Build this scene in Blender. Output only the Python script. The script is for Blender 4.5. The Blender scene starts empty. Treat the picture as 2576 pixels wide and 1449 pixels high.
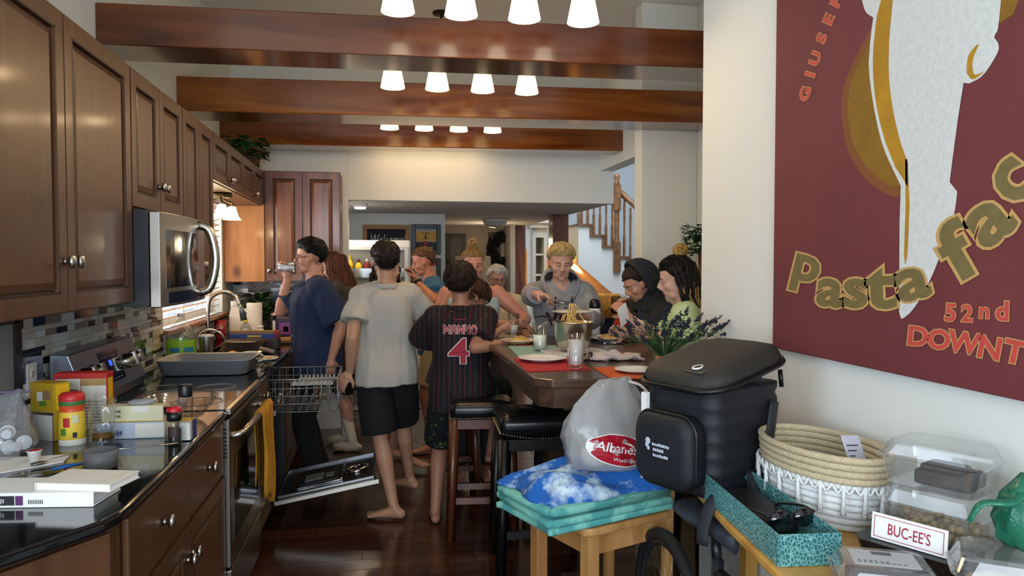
import bpy, bmesh, math, random
from mathutils import Vector, Matrix, noise, Euler
from mathutils.bvhtree import BVHTree
random.seed(7)
SC=bpy.context.scene; COL=SC.collection
PI=math.pi
# ---------------------------------------------------------------- camera
FPX,CX,CY,HC=1861.0,1288.0,724.5,1.5
YAW=math.atan(333.0/FPX); PIT=math.atan(62.5/FPX)
_f=Vector((math.sin(YAW)*math.cos(PIT),math.cos(YAW)*math.cos(PIT),-math.sin(PIT)))
_r=Vector((math.cos(YAW),-math.sin(YAW),0)); _u=_r.cross(_f)
cam=bpy.data.cameras.new('camera'); cam.sensor_width=36; cam.lens=FPX/2576*36; cam.clip_start=.05; cam.clip_end=100
camo=bpy.data.objects.new('camera',cam); COL.objects.link(camo)
camo.matrix_world=Matrix(((_r.x,_u.x,-_f.x,0),(_r.y,_u.y,-_f.y,0),(_r.z,_u.z,-_f.z,HC),(0,0,0,1)))
SC.camera=camo
SC.view_settings.view_transform='Standard'; SC.view_settings.look='None'; SC.view_settings.gamma=1
SC.view_settings.use_curve_mapping=False; SC.view_settings.exposure=-.12
SC.cycles.use_denoising=True; SC.cycles.max_bounces=8; SC.cycles.diffuse_bounces=4; SC.cycles.glossy_bounces=3
SC.cycles.transmission_bounces=6; SC.cycles.transparent_max_bounces=8; SC.cycles.sample_clamp_indirect=6
SC.cycles.caustics_reflective=False; SC.cycles.caustics_refractive=False
def at(px,py,ax,v):                       # where the line of sight through a photo pixel meets a plane of the room
    d=_f+_r*((px-CX)/FPX)-_u*((py-CY)/FPX); o=Vector((0,0,HC)); t=(v-o[ax])/d[ax]; return o+d*t
# ---------------------------------------------------------------- world and big lights
wd=bpy.data.worlds.new('world'); SC.world=wd; wd.use_nodes=True
bg=wd.node_tree.nodes['Background']; bg.inputs[0].default_value=(.72,.84,1,1); bg.inputs[1].default_value=2.2
def area(name,loc,rot,sx,sy,power,col):
    l=bpy.data.lights.new(name,'AREA'); l.shape='RECTANGLE'; l.size=sx; l.size_y=sy; l.energy=power; l.color=col
    o=bpy.data.objects.new(name,l); o.location=loc; o.rotation_euler=rot; COL.objects.link(o); return o
area('patio_window_light',(-3.1,.55,1.55),(0,-PI/2,0),1.9,2.6,78,(.72,.86,1))
area('rear_window_light',(-.6,-2.3,1.7),(PI/2,0,0),2.7,1.7,165,(.78,.89,1))
area('sink_window_light',(-1.52,5.45,1.62),(0,-PI/2,0),.9,1.6,40,(.92,.96,1))
area('stair_window_light',(3.3,9.2,4.4),(0,0,0),1.8,2.8,170,(.75,.86,1))
# ---------------------------------------------------------------- helpers
def lin(c):
    if isinstance(c,str):
        c=c.lstrip('#'); c=[int(c[i:i+2],16)/255 for i in (0,2,4)]
    return tuple((x/12.92 if x<=.04045 else ((x+.055)/1.055)**2.4) for x in c[:3])+(1,)
MATS={}
def mat(name,col,rough=.5,metal=0,noise_=None,bump=None,stretch=(1,1,1),spec=.5,trans=0,emit=0,ecol=None,alpha=1,coat=0,sss=0,ior=1.45,col2=None):
    if name in MATS: return MATS[name]
    m=bpy.data.materials.new(name); m.use_nodes=True; nt=m.node_tree; b=nt.nodes['Principled BSDF']
    b.inputs['Base Color'].default_value=lin(col); b.inputs['Roughness'].default_value=rough; b.inputs['Metallic'].default_value=metal
    b.inputs['Specular IOR Level'].default_value=spec; b.inputs['IOR'].default_value=ior
    if trans: b.inputs['Transmission Weight'].default_value=trans
    if alpha<1: b.inputs['Alpha'].default_value=alpha
    if coat: b.inputs['Coat Weight'].default_value=coat; b.inputs['Coat Roughness'].default_value=.12
    if sss: b.inputs['Subsurface Weight'].default_value=sss; b.inputs['Subsurface Radius'].default_value=(.6,.25,.12); b.inputs['Subsurface Scale'].default_value=.012
    if emit: b.inputs['Emission Color'].default_value=lin(ecol or col); b.inputs['Emission Strength'].default_value=emit
    if noise_ or bump:
        tc=nt.nodes.new('ShaderNodeTexCoord'); mp=nt.nodes.new('ShaderNodeMapping'); mp.inputs['Scale'].default_value=stretch
        nt.links.new(tc.outputs['Object'],mp.inputs[0])
    if noise_:
        sc,amt=noise_[:2]
        n=nt.nodes.new('ShaderNodeTexNoise'); n.inputs['Scale'].default_value=sc; n.inputs['Detail'].default_value=6; n.inputs['Roughness'].default_value=.6
        nt.links.new(mp.outputs[0],n.inputs['Vector'])
        cr=nt.nodes.new('ShaderNodeValToRGB'); e=cr.color_ramp.elements
        c=lin(col); c2=lin(col2) if col2 else tuple(x*(1-amt) for x in c[:3])+(1,)
        e[0].position=noise_[2] if len(noise_)>2 else .35; e[1].position=noise_[3] if len(noise_)>3 else .65; e[0].color=c2; e[1].color=c
        nt.links.new(n.outputs['Fac'],cr.inputs[0]); nt.links.new(cr.outputs[0],b.inputs['Base Color'])
    if bump:
        n=nt.nodes.new('ShaderNodeTexNoise'); n.inputs['Scale'].default_value=bump[0]; n.inputs['Detail'].default_value=4
        nt.links.new(mp.outputs[0],n.inputs['Vector'])
        bp=nt.nodes.new('ShaderNodeBump'); bp.inputs['Strength'].default_value=bump[1]; bp.inputs['Distance'].default_value=bump[2] if len(bump)>2 else .01
        nt.links.new(n.outputs['Fac'],bp.inputs['Height']); nt.links.new(bp.outputs[0],b.inputs['Normal'])
    MATS[name]=m; return m
def knotwood(name,c1,c2,c3,stretch,rough=.3,scale=3,coat=.3,knots=True):
    m=mat(name,c1,rough,coat=coat); nt=m.node_tree; b=nt.nodes['Principled BSDF']
    tc=nt.nodes.new('ShaderNodeTexCoord'); mp=nt.nodes.new('ShaderNodeMapping'); mp.inputs['Scale'].default_value=stretch
    oi=nt.nodes.new('ShaderNodeObjectInfo'); ad=nt.nodes.new('ShaderNodeVectorMath'); ad.operation='ADD'
    ml=nt.nodes.new('ShaderNodeMath'); ml.operation='MULTIPLY'; ml.inputs[1].default_value=37
    nt.links.new(oi.outputs['Random'],ml.inputs[0]); nt.links.new(tc.outputs['Object'],mp.inputs[0])
    nt.links.new(mp.outputs[0],ad.inputs[0]); nt.links.new(ml.outputs[0],ad.inputs[1])
    n=nt.nodes.new('ShaderNodeTexNoise'); n.inputs['Scale'].default_value=scale; n.inputs['Detail'].default_value=8; n.inputs['Distortion'].default_value=1.2
    nt.links.new(ad.outputs[0],n.inputs['Vector'])
    cr=nt.nodes.new('ShaderNodeValToRGB'); e=cr.color_ramp.elements; e[0].position=.3; e[1].position=.72
    e[0].color=lin(c2); e[1].color=lin(c3); x=e.new(.5); x.color=lin(c1)
    nt.links.new(n.outputs['Fac'],cr.inputs[0]); out=cr.outputs[0]
    if knots:
        v=nt.nodes.new('ShaderNodeTexVoronoi'); v.inputs['Scale'].default_value=2.2
        mp2=nt.nodes.new('ShaderNodeMapping'); mp2.inputs['Scale'].default_value=tuple(.55+.45*s/max(stretch) for s in stretch)
        nt.links.new(tc.outputs['Object'],mp2.inputs[0]); nt.links.new(mp2.outputs[0],v.inputs['Vector'])
        r2=nt.nodes.new('ShaderNodeValToRGB'); q=r2.color_ramp.elements; q[0].position=.035; q[1].position=.10; q[0].color=(0,0,0,1); q[1].color=(1,1,1,1)
        nt.links.new(v.outputs['Distance'],r2.inputs[0])
        mx=nt.nodes.new('ShaderNodeMix'); mx.data_type='RGBA'; mx.inputs['A'].default_value=tuple(a*.35 for a in lin(c2)[:3])+(1,)
        nt.links.new(r2.outputs[0],mx.inputs['Factor']); nt.links.new(out,mx.inputs['B']); out=mx.outputs['Result']
    nt.links.new(out,b.inputs['Base Color'])
    return m
class MB:
    def __init__(s): s.v=[]; s.f=[]; s.m=[]; s.sm=[]
    def add(s,vs,fs,mi=0,smooth=False,M=None):
        o=len(s.v)
        for p in vs: s.v.append(tuple(M@Vector(p)) if M is not None else tuple(p))
        for f in fs: s.f.append(tuple(i+o for i in f)); s.m.append(mi); s.sm.append(smooth)
        return s
    def box(s,lo,hi,mi=0,M=None):
        x0,y0,z0=lo; x1,y1,z1=hi
        return s.add([(x0,y0,z0),(x1,y0,z0),(x1,y1,z0),(x0,y1,z0),(x0,y0,z1),(x1,y0,z1),(x1,y1,z1),(x0,y1,z1)],
              [(3,2,1,0),(4,5,6,7),(0,1,5,4),(1,2,6,5),(2,3,7,6),(3,0,4,7)],mi,False,M)
    def cbox(s,c,d,mi=0,M=None): return s.box([c[i]-d[i]/2 for i in range(3)],[c[i]+d[i]/2 for i in range(3)],mi,M)
    def prism(s,poly,z0,z1,mi=0,M=None):
        n=len(poly); vs=[(p[0],p[1],z0) for p in poly]+[(p[0],p[1],z1) for p in poly]
        return s.add(vs,[tuple(range(n))[::-1],tuple(range(n,2*n))]+[(i,(i+1)%n,n+(i+1)%n,n+i) for i in range(n)],mi,False,M)
    def rings(s,rs,mi=0,cap=True,smooth=True,M=None,closed=False):
        n=len(rs[0]); vs=[p for r in rs for p in r]; fs=[]; k=len(rs)
        for a in range(k if closed else k-1):
            b=(a+1)%k
            for i in range(n): fs.append((a*n+i,a*n+(i+1)%n,b*n+(i+1)%n,b*n+i))
        if cap and not closed: fs.append(tuple(range(n))[::-1]); fs.append(tuple((k-1)*n+i for i in range(n)))
        return s.add(vs,fs,mi,smooth,M)
    def lathe(s,prof,n=24,mi=0,M=None,smooth=True,cap=False,off=(0,0)):
        rs=[[(r*math.cos(2*PI*i/n)+off[0],r*math.sin(2*PI*i/n)+off[1],z) for i in range(n)] for r,z in prof]
        return s.rings(rs,mi,cap,smooth,M)
    def tube(s,path,rad,n=8,mi=0,cap=True,M=None,closed=False,flat=None):
        P=[Vector(p) for p in path]; k=len(P); rs=[]; up=None
        R=rad if isinstance(rad,(list,tuple)) else [rad]*k
        for i in range(k):
            a=P[i-1] if (i>0 or closed) else P[i]; b=P[(i+1)%k] if (i<k-1 or closed) else P[i]
            t=(b-a); t=t.normalized() if t.length>1e-9 else Vector((0,0,1))
            if up is None: up=Vector((0,0,1)) if abs(t.z)<.9 else Vector((0,1,0))
            x=t.cross(up); x=x.normalized() if x.length>1e-6 else t.orthogonal().normalized(); y=x.cross(t).normalized(); up=y
            fx=1; fy=1
            if flat: fx,fy=flat
            rs.append([tuple(P[i]+(x*math.cos(2*PI*j/n)*fx+y*math.sin(2*PI*j/n)*fy)*R[i]) for j in range(n)])
        return s.rings(rs,mi,cap,True,M,closed)
    def cyl(s,a,b,r,r2=None,n=16,mi=0,M=None): return s.tube([a,b],[r,r if r2 is None else r2],n,mi,True,M)
    def ball(s,c,r,n=12,mi=0,M=None,rot=None):
        if not isinstance(r,(tuple,list)): r=(r,r,r)
        k=max(4,n//2+1); rs=[]
        for a in range(1,k):
            t=PI*a/k; rs.append([(r[0]*math.sin(t)*math.cos(2*PI*i/n),r[1]*math.sin(t)*math.sin(2*PI*i/n),-r[2]*math.cos(t)) for i in range(n)])
        vs=[p for q in rs for p in q]+[(0,0,-r[2]),(0,0,r[2])]; m=len(rs); fs=[]
        for a in range(m-1):
            for i in range(n): fs.append((a*n+i,a*n+(i+1)%n,(a+1)*n+(i+1)%n,(a+1)*n+i))
        for i in range(n): fs.append((m*n,(i+1)%n,i)); fs.append((m*n+1,(m-1)*n+i,(m-1)*n+(i+1)%n))
        T=Matrix.Translation(c)
        if rot is not None: T=T@rot
        if M is not None: T=M@T
        return s.add(vs,fs,mi,True,T)
    def build(s,name,mats,parent=None,bevel=0,seg=2,world=False,smooth_angle=None,label=None):
        me=bpy.data.meshes.new(name); me.from_pydata(s.v,[],s.f)
        for m in (mats if isinstance(mats,(list,tuple)) else [mats]): me.materials.append(m)
        me.polygons.foreach_set('material_index',s.m); me.polygons.foreach_set('use_smooth',s.sm); me.update()
        return link(name,me,parent,bevel,seg,world,label)
def link(name,me,parent=None,bevel=0,seg=2,world=False,label=None):
    o=bpy.data.objects.new(name,me); COL.objects.link(o)
    if parent is not None:
        o.parent=parent
        if world: o.matrix_parent_inverse=world_of(parent).inverted()
    if bevel:
        b=o.modifiers.new('bevel','BEVEL'); b.width=bevel; b.segments=seg; b.limit_method='ANGLE'; b.angle_limit=.6; b.harden_normals=False
    if label: o['label']=label
    return o
def world_of(o):
    m=Matrix.LocRotScale(o.location,o.rotation_euler,o.scale)
    if o.parent is not None: m=world_of(o.parent)@o.matrix_parent_inverse@m
    return m
def tag(o,label,cat=None,group=None):
    o['label']=label
    if cat: o['category']=cat
    if group: o['group']=group
    return o
def thing(name,label,cat,loc=(0,0,0),rz=0,group=None,rot=None):
    o=bpy.data.objects.new(name,None); COL.objects.link(o); o.empty_display_size=.05
    o.location=loc; o.rotation_euler=rot if rot else (0,0,rz); return tag(o,label,cat,group)
def struct(o): o['kind']='structure'; return o
def T(x=0,y=0,z=0,rz=0,rx=0,ry=0,s=1): return Matrix.Translation((x,y,z))@Euler((rx,ry,rz)).to_matrix().to_4x4()@Matrix.Scale(s,4)
_tc={}
def glyphs(s,offset=0,extrude=.0,shear=0,res=3):
    k=(s,offset,extrude,shear,res)
    if k in _tc: return _tc[k]
    cu=bpy.data.curves.new('t','FONT'); cu.body=s; cu.offset=offset; cu.extrude=extrude; cu.shear=shear; cu.resolution_u=res
    o=bpy.data.objects.new('t',cu); TS=bpy.data.scenes.new('workshop'); TS.collection.objects.link(o); TS.view_layers[0].update(); dg=TS.view_layers[0].depsgraph
    me=bpy.data.meshes.new_from_object(o.evaluated_get(dg)); bpy.data.scenes.remove(TS)
    vs=[tuple(v.co) for v in me.vertices]; fs=[tuple(p.vertices) for p in me.polygons]
    bpy.data.objects.remove(o); bpy.data.curves.remove(cu); bpy.data.meshes.remove(me)
    _tc[k]=(vs,fs); return _tc[k]
def put_text(mb,s,org,xd,yd,h,mi=0,offset=0,width=None,lift=0,shear=0,extrude=0,ref=None):
    """lay a word flat: org = left end of the baseline, xd/yd = writing and up directions, h = capital height"""
    vs,fs=glyphs(s,offset,extrude,shear)
    if not vs: return
    bv_=vs if ref is None else glyphs(s,ref,extrude,shear)[0]
    x0=min(v[0] for v in bv_); x1=max(v[0] for v in bv_); xd=Vector(xd).normalized(); yd=Vector(yd).normalized(); n=xd.cross(yd).normalized()
    sy=h/.69; sx=sy if width is None else width/(x1-x0)
    org=Vector(org)
    mb.add([org+xd*((v[0]-x0)*sx)+yd*(v[1]*sy)+n*(lift+v[2]) for v in vs],fs,mi)
def arc(c,r,a0,a1,n): return [(c[0]+r*math.cos(a0+(a1-a0)*i/n),c[1]+r*math.sin(a0+(a1-a0)*i/n)) for i in range(n+1)]
def rrect(x0,y0,x1,y1,r,n=4):
    return arc((x1-r,y1-r),r,0,PI/2,n)+arc((x0+r,y1-r),r,PI/2,PI,n)+arc((x0+r,y0+r),r,PI,1.5*PI,n)+arc((x1-r,y0+r),r,1.5*PI,2*PI,n)
def bez(pts,n=20):
    P=[Vector(p) for p in pts]; out=[]
    P=[P[0]*2-P[1]]+P+[P[-1]*2-P[-2]]
    m=len(P)-3
    for i in range(n+1):
        t=i/n*m; k=min(int(t),m-1); t-=k; a,b,c,d=P[k:k+4]
        out.append(.5*((2*b)+(c-a)*t+(2*a-5*b+4*c-d)*t*t+(3*b-a-3*c+d)*t**3))
    return out
# ---------------------------------------------------------------- shared materials
WALL=mat('wall_paint','#dfe0da',.85,bump=(60,.15,.004))
WALL2=mat('hall_paint','#c9c3b8',.9); WALLB=mat('stair_wall_paint','#c3c9cc',.9)
CEIL=mat('ceiling_texture','#d9d6d2',.95,bump=(90,.5,.01))
CAB=knotwood('cabinet_wood','#593921','#4d301b','#613f27',(9,9,.8),.4,1.6,.12)
CABD=mat('cabinet_groove_glaze','#2a1408',.5)
CABO=knotwood('cabinet_side_maple','#b8793f','#a5672f','#c78a4c',(6,6,.9),.4,1.5,.2)  # orange lamp glow put into the side panel's wood colour
BEAM=knotwood('beam_wood_amber','#7c4212','#5c2b09','#9a5a18',(.7,8,8),.16,1.2,.5); BEAMD=knotwood('beam_wood_dark','#5c2e14','#43200c','#6d3c1a',(.7,8,8),.16,1.2,.5)  # same beam wood twice: lamplight and shade put into the colours
DARKW=knotwood('table_wood','#4b3526','#38271c','#5a412f',(1,7,7),.3,2.2,.25,False)
LIGHTW=knotwood('pine_wood','#b5824a','#9d6c38','#c6945a',(5,5,.8),.45,2,.1,False)
GRAN=mat('black_granite','#14161a',.07,noise_=(140,.7,.3,.7),col2='#050607',coat=.4)
STEEL=mat('brushed_steel','#a19b92',.28,1,bump=(60,.06,.002),stretch=(1,1,30))
CHROME=mat('polished_chrome','#d5d5d8',.1,1); NICKEL=mat('brushed_nickel','#b9b2a6',.25,1)
BLK=mat('black_plastic','#101114',.35); BLKG=mat('black_glass','#08090c',.06,coat=.5); RUBBER=mat('black_rubber','#151517',.7)
WHITE=mat('white_plastic','#ebeae6',.4); CERAM=mat('white_ceramic','#eeece6',.18); PAPER=mat('white_paper','#eceae6',.8)
def thin(name,tint,refl=1.45,rough=.03,haze=0,hcol='#ffffff',bump=None):
    m=bpy.data.materials.new(name); m.use_nodes=True; nt=m.node_tree; nt.nodes.clear(); L=nt.links
    o=nt.nodes.new('ShaderNodeOutputMaterial'); t=nt.nodes.new('ShaderNodeBsdfTransparent'); t.inputs[0].default_value=lin(tint)
    L=nt.links; g=nt.nodes.new('ShaderNodeBsdfGlossy'); g.inputs['Roughness'].default_value=rough; f=nt.nodes.new('ShaderNodeLayerWeight'); f.inputs[0].default_value=.5; pw=nt.nodes.new('ShaderNodeMath'); pw.operation='POWER'; pw.inputs[1].default_value=2.2; ma=nt.nodes.new('ShaderNodeMath'); ma.operation='MULTIPLY_ADD'; ma.inputs[1].default_value=.6; ma.inputs[2].default_value=(refl-1)**2/4; L.new(f.outputs['Facing'],pw.inputs[0]); L.new(pw.outputs[0],ma.inputs[0])
    x=nt.nodes.new('ShaderNodeMixShader'); L.new(ma.outputs[0],x.inputs[0]); src=t.outputs[0]
    if haze:
        d=nt.nodes.new('ShaderNodeBsdfDiffuse'); d.inputs[0].default_value=lin(hcol); y=nt.nodes.new('ShaderNodeMixShader'); y.inputs[0].default_value=haze
        L.new(src,y.inputs[1]); L.new(d.outputs[0],y.inputs[2]); src=y.outputs[0]
    L.new(src,x.inputs[1]); L.new(g.outputs[0],x.inputs[2]); L.new(x.outputs[0],o.inputs[0])
    if bump:
        tc=nt.nodes.new('ShaderNodeTexCoord'); n=nt.nodes.new('ShaderNodeTexNoise'); n.inputs['Scale'].default_value=bump[0]; L.new(tc.outputs['Object'],n.inputs[0])
        bp=nt.nodes.new('ShaderNodeBump'); bp.inputs['Strength'].default_value=bump[1]; bp.inputs['Distance'].default_value=.02; L.new(n.outputs[0],bp.inputs['Height'])
        L.new(bp.outputs[0],g.inputs['Normal']); L.new(bp.outputs[0],f.inputs['Normal'])
    MATS[name]=m; return m
GLASS=thin('clear_glass','#fcfdfd'); CLEARP=thin('clear_plastic','#fafcfd',1.5,.08,.055)
CREAM=mat('cream_paint','#d8cfba',.6)
# ================================================================ the shell of the house
LX=-1.27
fl=MB().box((-3.3,-2.5,-.12),(6,13.2,-.012)).build('floor',mat('floor_gap','#1d0d07',.6)); struct(fl)
FLW=[knotwood('floor_wood_%d'%i,a,b,c,(.8,9,9),.2,1.6,.35,False) for i,(a,b,c) in enumerate([('#3f2418','#2c160d','#4d2e1f'),('#472a1c','#331a10','#573524'),('#371e14','#26120a','#442718')])]
random.seed(3); pm={}
y=1.9; row=0
while y<7.6:
    x=-1.27-random.random()*.6
    while x<2.4:
        L=random.choice((.9,1.2,1.5)); k=(L,random.randrange(3))
        if k not in pm:
            o=MB().box((0,0,-.012),(L-.004,.121,0)).build('plank',FLW[k[1]],fl); pm[k]=o.data
        else: o=link('plank',pm[k],fl)
        o.location=(x,y,0); x+=L
    y+=.125; row+=1
struct(MB().box((-3.3,7.6,-.012),(6,13.2,0)).build('floor_far_room',FLW[1]))
struct(MB().box((-3.3,-2.5,-.012),(6,1.9,0)).build('floor_near_room',FLW[1]))
def wall(name,lo,hi,m=WALL): return struct(MB().box(lo,hi).build(name,m))
# left wall with the sink window opening (Y 4.68..6.38, z 1.10..2.02)
w=MB()
for lo,hi in (((LX-.15,1.55,0),(LX,4.68,3.4)),((LX-.15,6.38,0),(LX,7,3.4)),((LX-.15,4.68,0),(LX,6.38,1.10)),((LX-.15,4.68,2.02),(LX,6.38,3.4))): w.box(lo,hi)
WL=struct(w.build('wall_left',WALL))
wall('wall_dining_left',(-3.3,2.95,0),(LX-.15,3.1,3.4))
w=MB()
for lo,hi in (((-3.3,-2.5,0),(-3.2,-.8,3.4)),((-3.3,1.9,0),(-3.2,3.1,3.4)),((-3.3,-.8,0),(-3.2,1.9,.5)),((-3.3,-.8,2.6),(-3.2,1.9,3.4))): w.box(lo,hi)
struct(w.build('wall_patio',WALL))
w=MB()
for lo,hi in (((-3.3,-2.5,0),(-2.0,-2.4,3.4)),((.8,-2.5,0),(1.6,-2.4,3.4)),((-2,-2.5,0),(.8,-2.4,.8)),((-2,-2.5,2.6),(.8,-2.4,3.4))): w.box(lo,hi)
struct(w.build('wall_behind',WALL))
WR=struct(MB().box((1.46,-2.5,0),(1.60,3.21,3.4)).build('wall_right',WALL,bevel=.008))
wall('wall_nook_near',(1.60,3.06,0),(2.33,3.21,3.4)); wall('wall_nook_right',(2.33,3.06,0),(2.45,5.35,3.4))
struct(MB().box((1.895,5.2,0),(2.33,5.35,3.4)).build('wall_pillar',WALL,bevel=.006))
wall('wall_return',(LX-.15,6.85,0),(-.275,6.98,3.4))
struct(MB().box((-.275,6.85,2.07),(2.22,6.98,3.4)).build('wall_header',WALL,bevel=.004))
struct(MB().box((2.08,5.35,2.38),(2.22,6.85,3.4)).build('wall_bulkhead',WALL))
struct(MB().box((-3.3,-2.5,3.4),(2.45,6.98,3.5)).build('ceiling',mat('ceiling_paint','#e8e5dc',.9,bump=(50,.25,.006))))
struct(MB().box((-.9,6.98,2.07),(2.2,11.6,2.2)).build('ceiling_soffit',CEIL))
wall('wall_chalkboard',(-1.4,8.65,0),(.755,8.78,2.07)); wall('wall_fridge_side',(-1.4,6.98,0),(-1.2,8.65,2.07))
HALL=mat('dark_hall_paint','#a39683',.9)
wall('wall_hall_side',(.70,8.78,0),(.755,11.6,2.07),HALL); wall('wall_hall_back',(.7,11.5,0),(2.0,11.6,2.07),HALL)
wall('wall_hall_end',(1.93,10.9,0),(2.0,11.5,2.07),mat('grey_trim_paint','#a9a49b',.8))
YEL=mat('under_stair_paint','#d8b46a',.85)  # the lamp's yellow glow is painted into this wall and slope colour
wall('wall_stair_back',(1.9,12.6,0),(6,12.75,5),WALLB); wall('wall_stair_right',(5.6,5.3,0),(5.75,12.6,5),WALLB)
wall('wall_great_room_near',(2.45,5.2,0),(5.75,5.35,5)); struct(MB().box((2.2,5.2,4.6),(6,12.75,4.7)).build('ceiling_stair_hall',CEIL))
wall('wall_above_soffit',(2.1,6.98,2.2),(2.2,12.6,4.6)); 
# ---------------------------------------------------------------- ceiling beams
BL=['dark knotty wood ceiling beam nearest the camera, lowest in front','middle of the three knotty wood ceiling beams','farthest knotty wood ceiling beam, its right end at the pillar']
for i,(yl,yr,xr,th,zt) in enumerate([(3.69,3.575,2.33,.29,2.69),(5.06,4.87,2.33,.34,2.695),(6.35,6.165,2.3,.25,2.69)]):
    sl=(yr-yl)/(2.2+1.15); y0=yl-sl*(-.12); b=MB()
    b.prism([(LX,yl+sl*-.12),(xr,yl+sl*(xr+1.15)),(xr,yl+sl*(xr+1.15)+th),(LX,yl+sl*-.12+th)],(2.5,2.475,2.47)[i],zt)
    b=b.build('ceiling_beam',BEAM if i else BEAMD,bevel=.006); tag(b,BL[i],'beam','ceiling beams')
# ---------------------------------------------------------------- hanging light bars
SHADE=mat('lit_frosted_shade','#ffe2ad',.4,emit=3.2,ecol='#ffdf9e'); SHADEN=mat('bright_frosted_shade','#fff3dd',.4,emit=7,ecol='#fff0d2'); IRON=mat('dark_iron','#2b2521',.45,.8)
LBL=['four-shade hanging light bar nearest the camera, cut by the picture top','four-shade light bar hanging between the near and middle beams','four-shade light bar hanging between the middle and far beams','four-shade light bar barely showing behind the far beam']
for i,(y,xs,zb) in enumerate([(3.15,[at(x,40,1,3.15).x for x in (1001,1160,1319,1467)],2.545),(4.33,[at(x,225,1,4.33).x for x in (988,1100,1214,1325)],2.505),(5.68,[at(x,328,1,5.68).x for x in (980,1067,1154,1239)],2.51),(6.65,[at(x,380,1,6.65).x for x in (972,1046,1117,1189)],2.512)]):
    cx=sum(xs)/4; L=thing('light_bar',LBL[i],'ceiling light',(cx,y,zb),0,'hanging light bars')
    b=MB(); b.tube([(xs[0]-cx-.08,0,.225),(xs[3]-cx+.08,0,.225)],.009,8)
    b.cyl((0,0,.225),(0,0,3.4-zb),.007,n=8); b.lathe([(.001,3.385-zb),(.065,3.385-zb),(.065,3.4-zb),(.001,3.4-zb)],20)
    b.build('stem',IRON,L)
    for k in range(3):
        xm=(xs[k]+xs[k+1])/2-cx; s=MB(); s.tube([(xm+.045*math.cos(a),0,.18+.045*math.sin(a)) for a in [2*PI*j/18 for j in range(18)]],.006,6,closed=True); s.cyl((xm,0,.228),(xm,0,.12),.005,n=6); s.ball((xm,0,.12),.012,8)
        s.build('scroll',IRON,L)
    for x in xs:
        sh=MB().lathe([(.028,.155),(.040,.15),(.052,.09),(.070,0),(.0665,.001),(.048,.09),(.036,.145),(.02,.15)],24).build('shade',SHADEN if i==0 else SHADE,L); sh.location=(x-cx,0,0)
        h=MB().lathe([(.012,.225),(.030,.19),(.032,.15),(.001,.15)],16).build('socket',IRON,L); h.location=(x-cx,0,0)
        l=bpy.data.lights.new('bulb_light','POINT'); l.energy=(3.0,4.0,3.6,.25)[i]; l.color=(1,.72,.42); l.shadow_soft_size=.035
        lo=bpy.data.objects.new('bulb_light',l); lo.location=(x-cx,0,-.005); lo.parent=L; COL.objects.link(lo)
# soffit puck light
t=thing('puck_light','small lit round ceiling light at the corner of the low soffit','ceiling light',(-.18,7.25,2.07))
MB().lathe([(.001,0),(.07,0),(.07,-.02),(.06,-.035),(.001,-.035)],20).build('rim',WHITE,t)
MB().lathe([(.001,-.036),(.055,-.036),(.05,-.05),(.001,-.055)],20).build('lens',mat('puck_lens','#fff1d8',.4,emit=8),t)
l=bpy.data.lights.new('puck_bulb','SPOT'); l.energy=30; l.color=(1,.78,.5); l.spot_size=2.6; l.shadow_soft_size=.06
lo=bpy.data.objects.new('puck_bulb',l); lo.location=(0,0,-.06); lo.parent=t; COL.objects.link(lo)
# ---------------------------------------------------------------- wooden posts under the soffit edge
for i,(x,y,sx,sy) in enumerate([(2.09,8.55,.19,.22),(2.09,11.15,.2,.16)]):
    o=MB().box((x-sx/2,y-sy/2,0),(x+sx/2,y+sy/2,2.07)).build('wooden_post',knotwood('post_wood','#6b3315','#4a1f0b','#85471f',(8,8,.8),.25,1.3,.4),bevel=.006)
    tag(o,['square red-brown wooden post behind the blond boy','square red-brown wooden post left of the cream hutch'][i],'post','wooden posts')
# ---------------------------------------------------------------- stairs
OAK=knotwood('oak_wood','#7a5230','#5f3c20','#8d6239',(5,5,5),.4,2,.2,False)
SY=11.0
def sp(px,py): return at(px,py,1,SY)
st=thing('staircase','white staircase with brown treads and spindles rising to the left','staircase',(3.6,SY,0))
steps=[(1455,1488,563),(1488,1519,590),(1519,1548,617),(1548,1579,644),(1579,1612,671),(1612,1644,698),(1644,1676,725),(1676,1708,752)]
run=sp(1519,600).x-sp(1488,600).x; rise=sp(1500,590).z-sp(1500,617).z
x0=sp(1455,563).x; z0=sp(1455,563).z
side=[(x0-.6,z0+rise*1.2)]
poly=[]; 
for k in range(9):
    xa=x0+run*k; za=z0-rise*k-.03
    poly+= [(xa,za),(xa+run,za)]
xe=poly[-1][0]; und=[(xe,max(.02,poly[-1][1]-.9)),(x0,z0-.62)]
pts=poly+und
MB().add([(a,SY,b) for a,b in pts]+[(a,SY+1.0,b) for a,b in pts],[tuple(range(len(pts))),tuple(range(len(pts),2*len(pts)))[::-1]]+[(i,(i+1)%len(pts)+0,(i+1)%len(pts)+len(pts),i+len(pts)) for i in range(len(pts))]).build('stringer',WALL,st,world=True)
for k in range(9):
    xa=x0+run*k; za=z0-rise*k
    MB().box((xa-.02,SY-.04,za-.03),(xa+run+.02,SY+1,za)).box((xa-.02,SY-.03,za-.03),(xa+.015,SY+.01,za+rise)).build('tread',OAK,st,world=True)
    for d in (.3,.8):
        xs_=xa+run*d; zt=za+1.0-(.0 if k>2 else 0)+rise*(.5-d)
        if zt>3.2: continue
        m=MB(); m.lathe([(.022,0),(.022,.28),(.014,.34),(.017,.6),(.022,.78),(.016,.82),(.016,.92)],8)
        m.build('spindle',OAK,st,world=False).matrix_world=Matrix.Translation((xs_-3.6,.04,za))
nx=sp(1551,600).x
m=MB(); zb=z0-rise*3
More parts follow.
